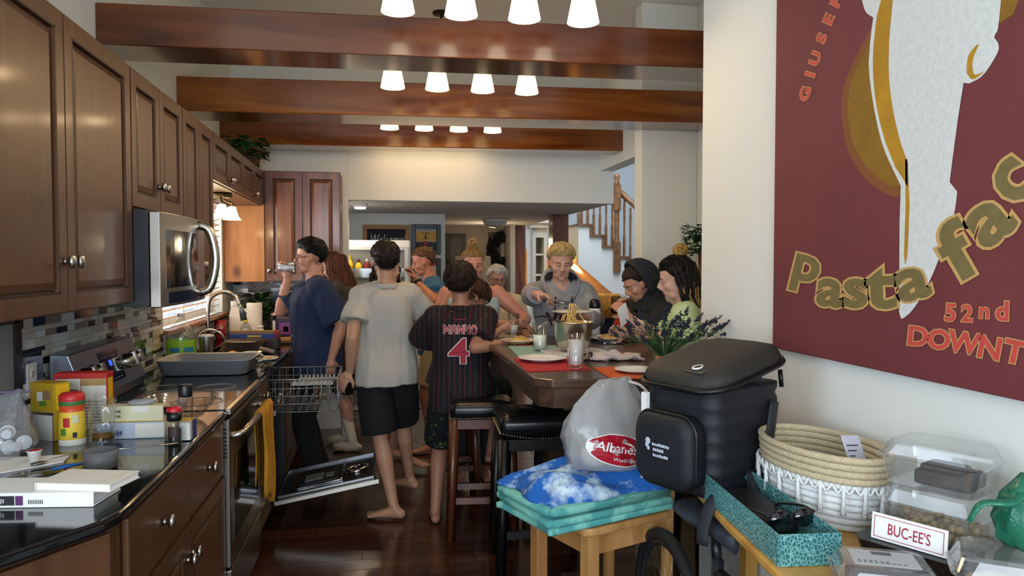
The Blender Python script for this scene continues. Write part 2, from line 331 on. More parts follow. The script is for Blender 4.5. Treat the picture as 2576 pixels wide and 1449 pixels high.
m.box((nx-.055,SY-.05,zb-.25),(nx+.055,SY+.06,zb+.22)); m.lathe([(.05,zb+.22),(.035,zb+.3),(.045,zb+.6),(.035,zb+.68),(.05,zb+.72)],12,off=(nx,SY)); m.box((nx-.055,SY-.05,zb+.7),(nx+.055,SY+.06,zb+1.1)); m.lathe([(.04,zb+1.1),(.05,zb+1.14),(.03,zb+1.17),(.055,zb+1.21),(.04,zb+1.26),(.001,zb+1.28)],12,off=(nx,SY))
m.build('newel_post',OAK,st,world=True)
m=MB(); m.tube([(nx+.05,SY+.02,zb+1.0),(nx+.05+run*6,SY+.02,zb+1.0-rise*6)],.05,8); m.tube([(nx-.05,SY+.02,zb+1.02),(nx-.05-run*3,SY+.02,zb+1.02+rise*3)],.05,8); m.build('handrail',OAK,st,world=True)
# sloping underside, lit by the lamp beneath
pu=[(x0-1.0,z0-.35),(xe+.4,z0-.35-(xe+1.4-x0)*rise/run)]
pu=[(2.7,z0-.62+(x0-2.7)*rise/run),(5.5,max(.05,z0-.62-(5.5-x0)*rise/run))]
struct(MB().add([(pu[0][0],SY+.02,pu[0][1]),(pu[1][0],SY+.02,pu[1][1]),(pu[1][0],SY+1.1,pu[1][1]),(pu[0][0],SY+1.1,pu[0][1]),(pu[0][0],SY+.02,pu[0][1]+.08),(pu[1][0],SY+.02,pu[1][1]+.08),(pu[1][0],SY+1.1,pu[1][1]+.08),(pu[0][0],SY+1.1,pu[0][1]+.08)],[(3,2,1,0),(4,5,6,7),(0,1,5,4),(1,2,6,5),(2,3,7,6),(3,0,4,7)]).build('ceiling_under_stairs',YEL))
wy0,wy1=SY+1.12,SY+1.2; wl=[(2.2,0),(5.5,0),(5.5,pu[1][1]),(pu[0][0],pu[0][1]),(2.2,pu[0][1])]
struct(MB().add([(a,wy0,c) for a,c in wl]+[(a,wy1,c) for a,c in wl],[(0,1,2,3,4),(9,8,7,6,5)]+[(i,(i+1)%5,5+(i+1)%5,5+i) for i in range(5)]).build('wall_under_stairs',YEL))
# lamp under the stairs
t=thing('table_lamp','small lit amber table lamp half hidden behind the blond boy','lamp',(3.0,11.45,.75))
MB().lathe([(.001,0),(.08,0),(.07,.02),(.02,.05),(.05,.15),(.05,.2),(.015,.26),(.012,.34)],16).build('base',mat('lamp_base','#6b4422',.4),t)
MB().lathe([(.14,.30),(.09,.52)],20).build('shade',mat('amber_lampshade','#f3b14e',.8,emit=1.6,ecol='#ffae3d'),t)
l=bpy.data.lights.new('lamp_bulb','POINT'); l.energy=75; l.color=(1,.60,.20); l.shadow_soft_size=.05
lo=bpy.data.objects.new('lamp_bulb',l); lo.location=(.0,-.02,.42); lo.parent=t; COL.objects.link(lo)
t=thing('lamp_stand','plain wooden stand under the amber table lamp','table',(3.0,11.45,0)); MB().box((-.22,-.2,.70),(.22,.2,.748)).build('top',OAK,t)
for a in (-.19,.19):
    for b in (-.17,.17): MB().box((a-.02,b-.02,0),(a+.02,b+.02,.70)).build('leg',OAK,t)
# wall letter high on the stair wall
o=MB(); put_text(o,'R',(at(1608,500,1,12.58).x,12.585,at(1608,500,1,12.58).z),(1,0,0),(0,0,1),.16); o=o.build('wall_letter',IRON); tag(o,'thin dark letter R on the grey stair wall','letter')

t=thing('dome_light','unlit glass dome ceiling light on the low soffit','ceiling light',(at(1252,556,2,2.04).x,9.6,2.07)); MB().lathe([(.001,0),(.17,0),(.17,-.02),(.001,-.021)],24).build('pan',WHITE,t); MB().lathe([(.165,-.022),(.14,-.07),(.08,-.10),(.001,-.11)],24).build('dome',mat('frosted_dome','#d5d2cc',.2),t)
# ================================================================ kitchen along the left wall
def frame(o,u,v,w): # local (u,v,w) axes -> matrix
    return Matrix(((u[0],v[0],w[0],o[0]),(u[1],v[1],w[1],o[1]),(u[2],v[2],w[2],o[2]),(0,0,0,1)))
KNOB=MB().lathe([(.001,0),(.009,0),(.006,.008),(.006,.016),(.014,.02),(.017,.027),(.013,.034),(.001,.036)],14).build('tmp',NICKEL); KD=KNOB.data; bpy.data.objects.remove(KNOB)
def knob(M,u,v,w,parent):
    o=link('knob',KD,parent); o.matrix_world=Matrix.Identity(4)
    o.matrix_basis=world_of(parent).inverted()@(M@Matrix.Translation((u,v,w))@Matrix.Scale(1.35,4,(0,1,0))); return o
def panel_door(name,M,u0,u1,v0,v1,parent,kn=None,fw=.062,flat=False,m=CAB):
    g=.0025; u0+=g;u1-=g;v0+=g;v1-=g; d=MB()
    if flat: d.box((u0,v0,0),(u1,v1,.019))
    else:
        for lo,hi in (((u0,v0,0),(u0+fw,v1,.021)),((u1-fw,v0,0),(u1,v1,.021)),((u0+fw,v0,0),(u1-fw,v0+fw,.021)),((u0+fw,v1-fw,0),(u1-fw,v1,.021))): d.box(lo,hi)
        a,b,c,e=u0+fw,u1-fw,v0+fw,v1-fw; d.box((a,c,0),(b,e,.006),1)
        k=.006; r1=[(a+k,c+k,.006),(b-k,c+k,.006),(b-k,e-k,.006),(a+k,e-k,.006)]; q=.022
        r2=[(a+k+q,c+k+q,.017),(b-k-q,c+k+q,.017),(b-k-q,e-k-q,.017),(a+k+q,e-k-q,.017)]
        r1b=[(x,y,.010) for x,y,z in r1]; d.rings([r1,r1b,r2],0,True,False)
        for s_ in (0,1):   # dark glaze lines at the inner edge of the frame
            d.box((a-.007,c-.007,.0205),(a,e+.007,.0216),1) if s_==0 else d.box((b,c-.007,.0205),(b+.007,e+.007,.0216),1)
        d.box((a-.007,c-.007,.0205),(b+.007,c,.0216),1); d.box((a-.007,e,.0205),(b+.007,e+.007,.0216),1)
    W=world_of(parent).inverted()@M
    d.v=[tuple(W@Vector(p)) for p in d.v]
    o=d.build(name,[m,CABD],parent,bevel=.003,seg=2)
    if kn: knob(M,kn[0],kn[1],.02,o)
    return o
UX=-.94
ML=frame((0,0,0),(0,1,0),(0,0,1),(1,0,0))
def upper(label,y0,y1,z0,z1,doors,group='upper wall cabinets'):
    t=thing('wall_cabinet',label,'cabinet',(LX,(y0+y1)/2,z0),0,group)
    MB().box((LX+.003,y0+.001,z0),(UX-.021,y1-.001,z1)).build('body',CAB,t,bevel=.002,world=True)
    Mx=frame((UX-.021,0,0),(0,1,0),(0,0,1),(1,0,0))
    for a,b,c,e,k in doors: panel_door('door',Mx,a,b,c,e,t,k)
    return t
upper('tall brown wall cabinet with two large doors nearest the camera',1.86,3.085,1.345,2.265,[(1.865,2.472,1.35,2.26,(2.44,1.505)),(2.475,3.08,1.35,2.26,(2.507,1.505))])
upper('short two-door brown wall cabinet above the microwave',3.085,3.85,1.715,2.265,[(3.09,3.465,1.72,2.26,(3.435,1.83)),(3.468,3.845,1.72,2.26,(3.498,1.83))])
upper('narrow tall two-door brown wall cabinet right after the microwave',3.85,4.52,1.345,2.265,[(3.855,4.18,1.35,2.26,(4.155,1.49)),(4.183,4.515,1.35,2.26,(4.21,1.49))])
upper('small two-door cabinet above the sink window, nearer one',4.52,5.47,1.975,2.265,[(4.525,4.99,1.98,2.26,(4.96,2.03)),(4.993,5.465,1.98,2.26,(5.02,2.03))])
upper('small two-door cabinet above the sink window, by the corner',5.47,6.44,1.975,2.265,[(5.475,5.95,1.98,2.26,(5.92,2.03)),(5.953,6.435,1.98,2.26,(5.98,2.03))])
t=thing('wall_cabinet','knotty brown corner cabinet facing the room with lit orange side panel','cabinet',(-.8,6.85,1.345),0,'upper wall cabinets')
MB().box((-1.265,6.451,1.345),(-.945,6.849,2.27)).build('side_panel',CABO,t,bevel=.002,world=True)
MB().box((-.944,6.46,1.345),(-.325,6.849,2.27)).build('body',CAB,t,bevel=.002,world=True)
MR=frame((0,6.46,0),(1,0,0),(0,0,1),(0,-1,0))
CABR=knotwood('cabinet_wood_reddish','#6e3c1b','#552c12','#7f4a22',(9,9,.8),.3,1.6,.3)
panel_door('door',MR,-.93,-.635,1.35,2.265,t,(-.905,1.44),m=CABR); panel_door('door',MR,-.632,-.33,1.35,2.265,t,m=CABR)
# ---------------------------------------------------------------- base cabinets and worktops
BX=-.632; MB_=frame((BX,0,0),(0,1,0),(0,0,1),(1,0,0))
t=thing('base_cabinet','brown base cabinet with two drawers over two doors before the range','cabinet',(-.95,2.48,0),0,'base cabinets')
MB().box((LX+.003,1.93,.1),(BX-.001,3.075,.882)).box((LX+.01,1.95,0),(BX-.07,3.07,.1)).build('body',CAB,t,world=True)
for a,b in ((1.94,2.5),(2.505,3.07)): panel_door('drawer',MB_,a,b,.66,.872,t,((a+b)/2,.765),flat=True)
panel_door('door',MB_,1.94,2.5,.11,.65,t,(2.47,.555)); panel_door('door',MB_,2.505,3.07,.11,.65,t,(2.535,.555))
for o in t.children:
    if o.name.startswith('drawer'): o.modifiers['bevel'].width=.006
t=thing('base_cabinet','angled brown end cabinet with a raised panel at the near worktop end','cabinet',(-.9,1.5,0),0,'base cabinets')
n_=Vector((.83,-.56,0)).normalized(); u_=Vector((.56,.83,0)).normalized(); o_=Vector((-.605,1.86,0))-n_*.035
MB().prism([(LX+.003,1.93),tuple((o_-u_*1.14).xy),tuple(o_.xy),(BX-.003,1.925)],.1,.882).build('body',CAB,t,world=True)
MA=frame(o_,u_,(0,0,1),n_)
panel_door('panel',MA,-.50,-.015,.11,.87,t,fw=.08); panel_door('panel',MA,-1.05,-.51,.11,.87,t,fw=.08)
t=thing('base_cabinet','narrow base cabinet with one drawer between range and dishwasher','cabinet',(-.95,4.06,0),0,'base cabinets')
MB().box((LX+.003,3.855,.1),(BX-.001,4.27,.882)).box((LX+.01,3.86,0),(BX-.07,4.26,.1)).build('body',CAB,t,world=True)
panel_door('drawer',MB_,3.86,4.265,.66,.872,t,(4.06,.80),flat=True); panel_door('door',MB_,3.86,4.265,.11,.65,t,(4.23,.56))
t=thing('base_cabinet','sink base cabinet behind the man in navy','cabinet',(-.95,5.5,0),0,'base cabinets')
MB().box((LX+.003,4.93,.1),(BX-.001,6.845,.70)).box((LX+.003,4.93,.70),(BX-.001,4.97,.882)).box((LX+.003,6.0,.70),(BX-.001,6.845,.882)).box((BX-.03,4.97,.70),(BX-.001,6.0,.882)).build('body',CAB,t,world=True)
for a,b in ((4.94,5.46),(5.465,5.99)): panel_door('door',MB_,a,b,.11,.87,t,(b-.03 if a<5 else a+.03,.6))
def slab(name,label,poly,z0=.883,z1=.914,holes=None):
    o=MB().prism(poly,z0,z1).build(name,GRAN,bevel=.012,seg=4); return tag(o,label,'worktop','granite worktops')
slab('worktop','glossy black granite worktop covered with groceries, nearest the camera',[(LX+.001,3.08),(LX+.001,.88),(-.62,1.80),(-.602,1.86),(-.60,1.92),(-.60,3.08)])
wt=thing('worktop','black granite worktop around the sink, beyond the range','worktop',(-.93,5.3,.883),0,'granite worktops')
b=MB(); b.box((LX+.001,3.852,.883),(-.60,5.0,.914)).box((LX+.001,5.0,.883),(-1.12,5.95,.914)).box((-.70,5.0,.883),(-.60,5.95,.914)).box((LX+.001,5.95,.883),(-.60,6.848,.914)); b.box((-.6,6.2,.883),(-.3,6.848,.914))
b.build('slab',GRAN,wt,bevel=.006,world=True)
sk=thing('sink','stainless sink bowl sunk in the far worktop','sink',(-.91,5.47,.72))
b=MB(); b.box((-1.12,5.0,.72),(-.70,5.95,.726)).box((-1.126,5.0,.72),(-1.12,5.95,.912)).box((-.70,5.0,.72),(-.694,5.95,.912)).box((-1.12,4.994,.72),(-.7,5.0,.912)).box((-1.12,5.95,.72),(-.7,5.956,.912)); b.build('bowl',STEEL,sk,world=True)
MB().lathe([(.001,.727),(.04,.727),(.04,.73),(.001,.729)],16,off=(-.91,5.47)).build('drain',CHROME,sk,world=True)
# ---------------------------------------------------------------- backsplash tiles
TM=[mat('tile_pale_glass','#e3e9e8',.08,coat=.5),mat('tile_grey_marble','#c9c9c2',.3,noise_=(25,.2)),mat('tile_dark_glass','#17161a',.05,coat=.6),mat('tile_brown_glass','#3a2c28',.08,coat=.5),mat('tile_taupe','#8d8076',.25),mat('tile_silver','#c4c6c6',.2,.6)]
TD=[]
for m in TM:
    o=MB().box((0,0,0),(1,1,1)).build('tmp',m); TD.append(o.data); bpy.data.objects.remove(o)
GROUT=mat('tile_grout','#c9c4b8',.9)
struct(MB().box((LX,2.9,.915),(LX+.004,4.66,1.344)).build('trim_backsplash_left',GROUT))
struct(MB().box((LX,2.875,.915),(LX+.012,2.9,1.344)).build('trim_tile_edge',BLK))
random.seed(11); z=.935; cnt=0; hs=[.026,.026,.018,.034,.026,.018,.034]; r=0
while z<1.335:
    h=min(hs[r%7],1.343-z); y=2.902-random.random()*.05; r+=1
    while y<4.65:
        L=random.choice((.05,.075,.1,.15)) if h>.02 else random.choice((.1,.15,.2)); a=max(y,2.902); e=min(y+L,4.655)
        if e-a>.012:
            k=random.choices(range(6),(34,20,28,6,6,6))[0]
            o=link('tile',TD[k],WL); o.location=(LX+.003,a+.001,z+.001); o.scale=(.006 if k!=2 else .0075,e-a-.002,h-.002); cnt+=1
        y+=L
    z+=h
b=MB(); random.seed(5); z=1.0
b.box((LX+.002,6.846,.915),(-.28,6.849,1.344),6)
while z<1.335:
    h=random.choice((.02,.028,.036)); x=LX+.005
    while x<-.3:
        L=random.choice((.07,.12,.2)); e=min(x+L,-.285); b.box((x,6.84,z),(e-.002,6.8485,min(z+h,1.343)-.002),random.choices(range(6),(30,20,26,8,10,6))[0]); x+=L
    z+=h
z=.93
while z<1.07:
    h=.03; y=4.68
    while y<6.84:
        L=random.choice((.07,.12,.15)); b.box((LX+.001,y,z),(LX+.008,min(y+L,6.838)-.002,z+h-.002),random.choices(range(6),(30,20,22,8,10,6))[0]); y+=L
    z+=h
o=b.build('mosaic_tiles',TM+[GROUT],WL); o['kind']='stuff'
def outlet(loc,w,label,m,gang=1):
    t=thing('wall_outlet',label,'outlet',loc)
    MB().box((0,-w/2,-.06),(.006,w/2,.06)).build('plate',m,t,bevel=.002)
    for g in range(gang):
        yc=(g-(gang-1)/2)*.046
        for zc in (-.022,.022):
            f=MB().lathe([(.001,.0075),(.016,.0075),(.017,.006)],16,M=frame((0,yc,zc),(0,1,0),(0,0,1),(1,0,0))).build('socket',m,t)
            b=MB()
            for d in (-.006,.006): b.box((.0076,yc+d-.001,zc),(.0082,yc+d+.001,zc+.008))
            b.box((.0076,yc-.002,zc-.010),(.0082,yc+.002,zc-.006)); b.build('slots',BLK,f)
outlet((LX+.0095,2.965,1.075),.075,'white double wall outlet on the near tiles beside the black edge',WHITE)
outlet((LX+.0095,4.50,1.065),.115,'beige two-gang outlet plate on the tiles beside the water jug',mat('beige_plate','#cdbf98',.4),2)
# grey framed board at the far left edge
t=thing('framed_board','grey board in a dark frame at the left picture edge','board',(LX,2.6,.915))
MB().box((LX+.002,2.30,.916),(LX+.012,2.86,1.30)).build('board',mat('grey_board','#8c9290',.5),t,world=True)
MB().box((LX+.012,2.835,.916),(LX+.02,2.862,1.31)).box((LX+.012,2.30,1.29),(LX+.02,2.862,1.31)).build('frame',BLK,t,world=True)
# ---------------------------------------------------------------- sink window and blinds
wn=struct(bpy.data.objects.new('window_1',None)); COL.objects.link(wn); wn.location=(LX,5.53,1.1)
SILL=knotwood('window_wood','#a06a3c','#84532b','#b27a48',(5,.8,5),.4,2,.2,False)
MB().box((LX-.02,4.66,1.075),(LX+.055,6.40,1.10)).build('sill',SILL,wn,bevel=.004,world=True)
b=MB(); b.box((LX-.13,4.68,1.1),(LX-.09,4.73,2.02)).box((LX-.13,6.33,1.1),(LX-.09,6.38,2.02)).box((LX-.13,4.73,1.1),(LX-.09,6.33,1.14)).box((LX-.13,4.73,1.98),(LX-.09,6.33,2.02)).box((LX-.13,5.51,1.14),(LX-.09,5.55,1.98)); b.build('frame',WHITE,wn,world=True)
for a,e in ((4.73,5.51),(5.55,6.33)): MB().box((LX-.115,a,1.14),(LX-.11,e,1.98)).build('pane',GLASS,wn,world=True)
bl=thing('window_blind','wooden slatted blind in the sink window, lit from outside','blind',(LX-.03,5.53,2.0))
SLAT=mat('blind_slat_wood','#d9b48f',.45)
MB().box((-.03,-.82,-.03),(.03,.82,.015)).build('headrail',SLAT,bl)
sd=None
for k in range(18):
    if sd is None:
        o=MB().box((-.024,-.82,-.0015),(.024,.82,.0015)).build('slat',SLAT,bl); sd=o.data
    else: o=link('slat',sd,bl)
    o.location=(0,0,-.06-k*.046); o.rotation_euler=(0,math.radians(-22),0)
for yy in (-.7,0,.7): MB().cyl((.026,yy,-.03),(.026,yy,-.87),.0012,n=5).build('cord',WHITE,bl)
# three-light fixture over the sink
t=thing('sink_light','bronze ceiling fixture with lit bell shades over the sink','ceiling light',(-1.06,5.30,1.972))
MB().lathe([(.001,0),(.075,0),(.08,-.012),(.07,-.03),(.001,-.032)],24).build('canopy',mat('bronze','#5a4a38',.35,.8),t)
BELL=mat('lit_bell_shade','#fff0cc',.4,emit=6,ecol='#ffe9bb')
for k,(dx,dy) in enumerate(((.055,.10),(-.085,.02),(.03,-.11))):
    a=MB().tube(bez([(0,0,-.02),(dx*.6,dy*.6,-.05),(dx,dy,-.055),(dx,dy,-.085)],8),.008,8).build('arm',MATS['bronze'],t)
    s=MB().lathe([(.015,-.08),(.028,-.085),(.033,-.115),(.045,-.15),(.062,-.172),(.059,-.172),(.042,-.15),(.029,-.115)],20,off=(dx,dy)).build('shade',BELL,t)
    l=bpy.data.lights.new('bell_bulb','POINT'); l.energy=3.2; l.color=(1,.68,.34); l.shadow_soft_size=.03
    lo=bpy.data.objects.new('bell_bulb',l); lo.location=(dx,dy,-.178); lo.parent=t; COL.objects.link(lo)
# ---------------------------------------------------------------- microwave
t=thing('microwave','stainless over-range microwave with curved handle and black window','microwave',(-1.05,3.46,1.325))
MB().box((LX+.003,3.09,1.335),(-.885,3.845,1.708)).build('body',BLK,t,world=True)
d=MB(); n=10
for a in range(n):   # slightly bowed door
    pass
def bow(y): return -.845+.018*(1-((y-3.46)/.38)**2)
ys=[3.092+(.752)*i/14 for i in range(15)]
rs=[[( -.884,y,1.325),(bow(y),y,1.325),(bow(y),y,1.703),(-.884,y,1.703)] for y in ys]
dr=MB().rings(rs,0,True,False).build('door',STEEL,t,bevel=.004,world=True)
MB().rings([[(bow(y)-.004,y,1.40),(bow(y)+.0015,y,1.40),(bow(y)+.0015,y,1.635),(bow(y)-.004,y,1.635)] for y in [3.15+.5*i/10 for i in range(11)]],0,True,False).build('window',BLKG,dr,world=True)
MB().rings([[(bow(y)-.004,y,1.337),(bow(y)+.0015,y,1.337),(bow(y)+.0015,y,1.383),(bow(y)-.004,y,1.383)] for y in [3.17+.46*i/10 for i in range(11)]],0,True,False).build('control_panel',mat('touch_panel','#131a2c',.15),t,world=True)
hp=bez([(-.84,3.70,1.68),(-.79,3.70,1.65),(-.765,3.70,1.52),(-.79,3.70,1.39),(-.84,3.70,1.36)],16)
MB().tube(hp,.016,10,flat=(1,1.3)).build('handle',NICKEL,dr,world=True)
MB().box((-1.2,3.12,1.327),(-.90,3.82,1.334)).build('vent_panel',BLK,t,world=True)
# ---------------------------------------------------------------- range
t=thing('range','stainless electric range with black glass top and tilted control panel','range',(-.92,3.465,0))
RX=-.60
MB().box((LX+.02,3.09,.02),(RX-.03,3.84,.895)).build('body',BLK,t,world=True)
ck=MB().box((-1.13,3.087,.895),(RX+.005,3.843,.917)).build('cooktop',BLKG,t,bevel=.004,world=True)
MB().box((RX-.012,3.086,.893),(RX+.012,3.844,.9185)).build('front_trim',STEEL,t,bevel=.004,world=True)
RING=mat('burner_ring','#8d8a86',.4)
for cx,cy,rr in ((-.76,3.28,.10),(-.76,3.66,.085),(-1.0,3.28,.075),(-1.0,3.66,.09)):
    MB().tube([(cx+rr*math.cos(a),cy+rr*math.sin(a),.9175) for a in [2*PI*i/36 for i in range(36)]],.0018,4,closed=True).build('burner_ring',RING,ck,world=True)
bgp=[(-1.25,.917),(-1.13,.917),(-1.12,.96),(-1.185,1.145),(-1.25,1.15)]
MB().add([(x,3.095,z) for x,z in bgp]+[(x,3.835,z) for x,z in bgp],[(0,1,2,3,4)[::-1],(5,6,7,8,9)]+[(i,(i+1)%5,5+(i+1)%5,5+i) for i in range(5)]).build('back_guard',mat('guard_steel','#8d93a0',.3,.9),t,bevel=.004,world=True)
gn=Vector((.185,0,.065)).normalized(); gv=Vector((-.065,0,.185)).normalized(); MG=frame((-1.12,3.095,.96),(0,1,0),gv,gn)
MB().add([(MG@Vector(p)) for p in [(.27,.03,.0015),(.49,.03,.0015),(.49,.17,.0015),(.27,.17,.0015)]],[(0,1,2,3)]).build('display',mat('range_display','#0c1428',.1),t,world=True)
b=MB()
for i in range(5):
    for j in range(2): b.box((.29+i*.035,.04+j*.1,.0016),(.31+i*.035,.043+j*.1,.0019))
for q in range(3): b.box((.29,.08+q*.02,.0016),(.31,.083+q*.02,.0019)); b.box((.45,.08+q*.02,.0016),(.475,.083+q*.02,.0019))
b.v=[tuple(MG@Vector(p)) for p in b.v]; o=b.build('panel_print',mat('panel_print','#aeb6c6',.5),t,world=True); o['kind']='stuff'
b=MB().box((.355,.10,.0016),(.385,.125,.002)); b.v=[tuple(MG@Vector(p)) for p in b.v]; b.build('clock_digits',mat('blue_digits','#1030ff',.4,emit=3,ecol='#2040ff'),t,world=True)
for uu in (.075,.165,.56,.65):
    k=MB().lathe([(.036,0),(.037,.006),(.031,.012),(.029,.04),(.001,.042)],20,M=MG@Matrix.Translation((uu,.095,0))); k.box((-.009,-.03,.03),(.009,.03,.052),0,MG@Matrix.Translation((uu,.095,0)))
    k.build('knob',NICKEL,t,world=True)
dr=MB().box((RX-.028,3.092,.27),(RX+.004,3.838,.875)).build('oven_door',STEEL,t,bevel=.006,world=True)
MB().box((RX+.002,3.17,.36),(RX+.006,3.76,.70)).build('window',BLKG,dr,world=True)
hp=bez([(RX+.002,3.13,.80),(RX+.045,3.14,.81),(RX+.06,3.22,.82),(RX+.065,3.465,.822),(RX+.06,3.71,.82),(RX+.045,3.79,.81),(RX+.002,3.80,.80)],24)
MB().tube(hp,.015,10).build('handle',NICKEL,dr,world=True)
o=MB()
for k in range(9): o.box((RX+.003,3.16+k*.075,.843),(RX+.0055,3.21+k*.075,.862))
o=o.build('vent_slots',BLK,dr,world=True); o['kind']='stuff'
MB().box((RX-.028,3.092,.06),(RX+.006,3.838,.262)).build('drawer',STEEL,t,bevel=.006,world=True)
b=MB()
for k in range(8): b.box((RX-.024,3.0895,.72+k*.016),(RX-.006,3.0918,.727+k*.016))
o=b.build('side_vents',BLK,t,world=True); o['kind']='stuff'
# towel over the oven handle
TOWEL=mat('yellow_towel','#c48a22',.95,noise_=(30,.25),bump=(220,.5,.004))
g=[];nU=26
prof=[]
for i in range(31):
    s_=i/30
    if s_<.42: prof.append((RX+.042-.0*s_, .50+(.822-.50)*s_/.42,0))
    elif s_<.5: a=PI*(1-(s_-.42)/.08); prof.append((RX+.063+.021*math.cos(a),.822+.021*math.sin(a),1))
    else: prof.append((RX+.086, .822-(s_-.5)/.5*.385,2))
vs=[];fs=[]
for i,(x,z,k) in enumerate(prof):
    for j in range(nU):
        u=j/(nU-1); hang=max(0,.82-z)/.38
        wv=.016*math.sin(u*17+ (1.2 if k==0 else 0))*min(1,hang*1.6+.1)
        y=3.44+(.30-.05*hang)*u+.012*math.sin(z*22+u*3); zz=z-.05*u*hang+.03*hang*math.sin(u*6)
        if k==0: x2=min(RX+.046,x+wv*.25); 
        else: x2=x+max(-.004,wv*1.1)*(.3 if k==1 else 1)
        vs.append((x2,y,zz))
for i in range(30):
    for j in range(nU-1): fs.append((i*nU+j,i*nU+j+1,(i+1)*nU+j+1,(i+1)*nU+j))
o=MB().add(vs,fs,0,True).build('dish_towel',TOWEL); m=o.modifiers.new('solid','SOLIDIFY'); m.thickness=.005; m.offset=1; tag(o,'mustard yellow towel hanging over the oven door handle','towel')
# ---------------------------------------------------------------- dishwasher
t=thing('dishwasher','open stainless dishwasher with its door down and top rack pulled out','dishwasher',(-.9,4.6,0))
b=MB(); b.box((LX+.02,4.285,.12),(LX+.03,4.915,.875)).box((LX+.03,4.285,.12),(-.61,4.295,.875)).box((LX+.03,4.905,.12),(-.61,4.915,.875)).box((LX+.03,4.295,.865),(-.61,4.905,.875)).box((LX+.03,4.295,.12),(-.61,4.905,.13)).box((LX+.05,4.3,.0),(-.68,4.9,.12))
b.build('tub',mat('dishwasher_tub','#3b3c3e',.3,.7),t,world=True)
ang=math.atan2(.10,.58); MD=frame((-.60,4.295,.155),(math.cos(ang),0,math.sin(ang)),(0,1,0),(math.sin(ang)*-1,0,math.cos(ang)))
MD=Matrix(((math.cos(ang),0,-math.sin(ang),-.60),(0,1,0,4.295),(math.sin(ang),0,math.cos(ang),.155),(0,0,0,1)))
def mdb(name,m,boxes,par,bev=.004):
    b=MB()
    for lo,hi in boxes: b.box(lo,hi,0,MD)
    return b.build(name,m,par,bevel=bev,world=True)
dr=mdb('door',STEEL,[((0,0,-.03),(.60,.61,0))],t,.006)
mdb('door_liner',mat('door_liner','#77777a',.22,.9),[((.02,.03,0),(.58,.045,.018)),((.02,.565,0),(.58,.58,.018)),((.565,.03,0),(.58,.58,.018)),((.02,.03,0),(.03,.58,.018))],dr)
mdb('inner_panel',mat('liner_dark','#26272a',.25,.6),[((.03,.05,.0005),(.565,.565,.004))],dr,0)
dd=mdb('detergent_tray',mat('tray_dark','#1b1c1f',.35),[((.13,.16,.004),(.36,.46,.016))],dr)
mdb('dispenser_cup',mat('cup_grey','#5c6062',.4),[((.16,.2,.016),(.27,.32,.026)),((.28,.22,.016),(.33,.30,.022))],dd)
mdb('tray_rail',CHROME,[((.375,.13,.004),(.385,.49,.02)),((.12,.13,.004),(.375,.135,.012))],dr)
b=MB(); b.lathe([(.075,.004),(.08,.014),(.06,.02),(.045,.016),(.04,.008)],24,M=MD@Matrix.Translation((.46,.30,0))@Matrix.Scale(1,4)); b.build('round_vent',CHROME,dr,world=True)
WIRE=mat('rack_wire','#9b9da0',.35,.6)
b=MB(); X0,X1,Y0,Y1,Z0,Z1=-.80,-.245,4.34,4.86,.655,.84
for z,r in ((Z0,.0025),(.70,.002),(.745,.002),(.79,.002),(Z1,.004)): b.tube([(X0,Y0,z),(X1,Y0,z-.004),(X1,Y1,z-.004),(X0,Y1,z)],r,5,closed=True)
for k in range(14):
    x=X0+(X1-X0)*k/13; b.tube([(x,Y0,Z1),(x,Y0,Z0),(x,Y1,Z0),(x,Y1,Z1)],.0018,4)
for k in range(1,10):
    y=Y0+(Y1-Y0)*k/10; b.tube([(X0,y,Z1),(X0,y,Z0),(X1,y,Z0),(X1,y,Z1)],.0018,4)
for k in range(10):
    for yy in (4.48,4.6,4.72): b.tube([(X0+.04+k*.05,yy,Z0),(X0+.055+k*.05,yy,Z0+.075)],.0018,4)
o=b.build('top_rack',WIRE,t,world=True); o['kind']='stuff'
for yy,zz in ((4.36,.80),(4.72,.77)):
    b=MB(); b.box((-.50,yy,zz),(-.27,yy+.10,zz+.006))
    for k in range(9): b.box((-.495+k*.025,yy,zz+.006),(-.483+k*.025,yy+.008,zz+.022)); b.box((-.495+k*.025,yy+.092,zz+.006),(-.483+k*.025,yy+.1,zz+.022))
    b.build('cup_shelf',mat('rack_plastic','#a9aaa6',.5),t,world=True)
MB().box((-.78,4.31,.64),(-.58,4.335,.67)).build('rack_rail',STEEL,t,world=True)
for i,(x,y) in enumerate(((-.58,4.43),(-.36,4.62))):
    o=MB().lathe([(.036,.09),(.028,0),(.001,0)],16).build('dishwasher_glass',GLASS); o.location=(x,y,Z0+.003); o.modifiers.new('s','SOLIDIFY').thickness=.002
    tag(o,['upturned drinking glass at the inner end of the dishwasher rack','clear drinking glass at the outer end of the dishwasher rack'][i],'glass')
    o.rotation_euler=(PI,0,0); o.location.z=Z0+.095
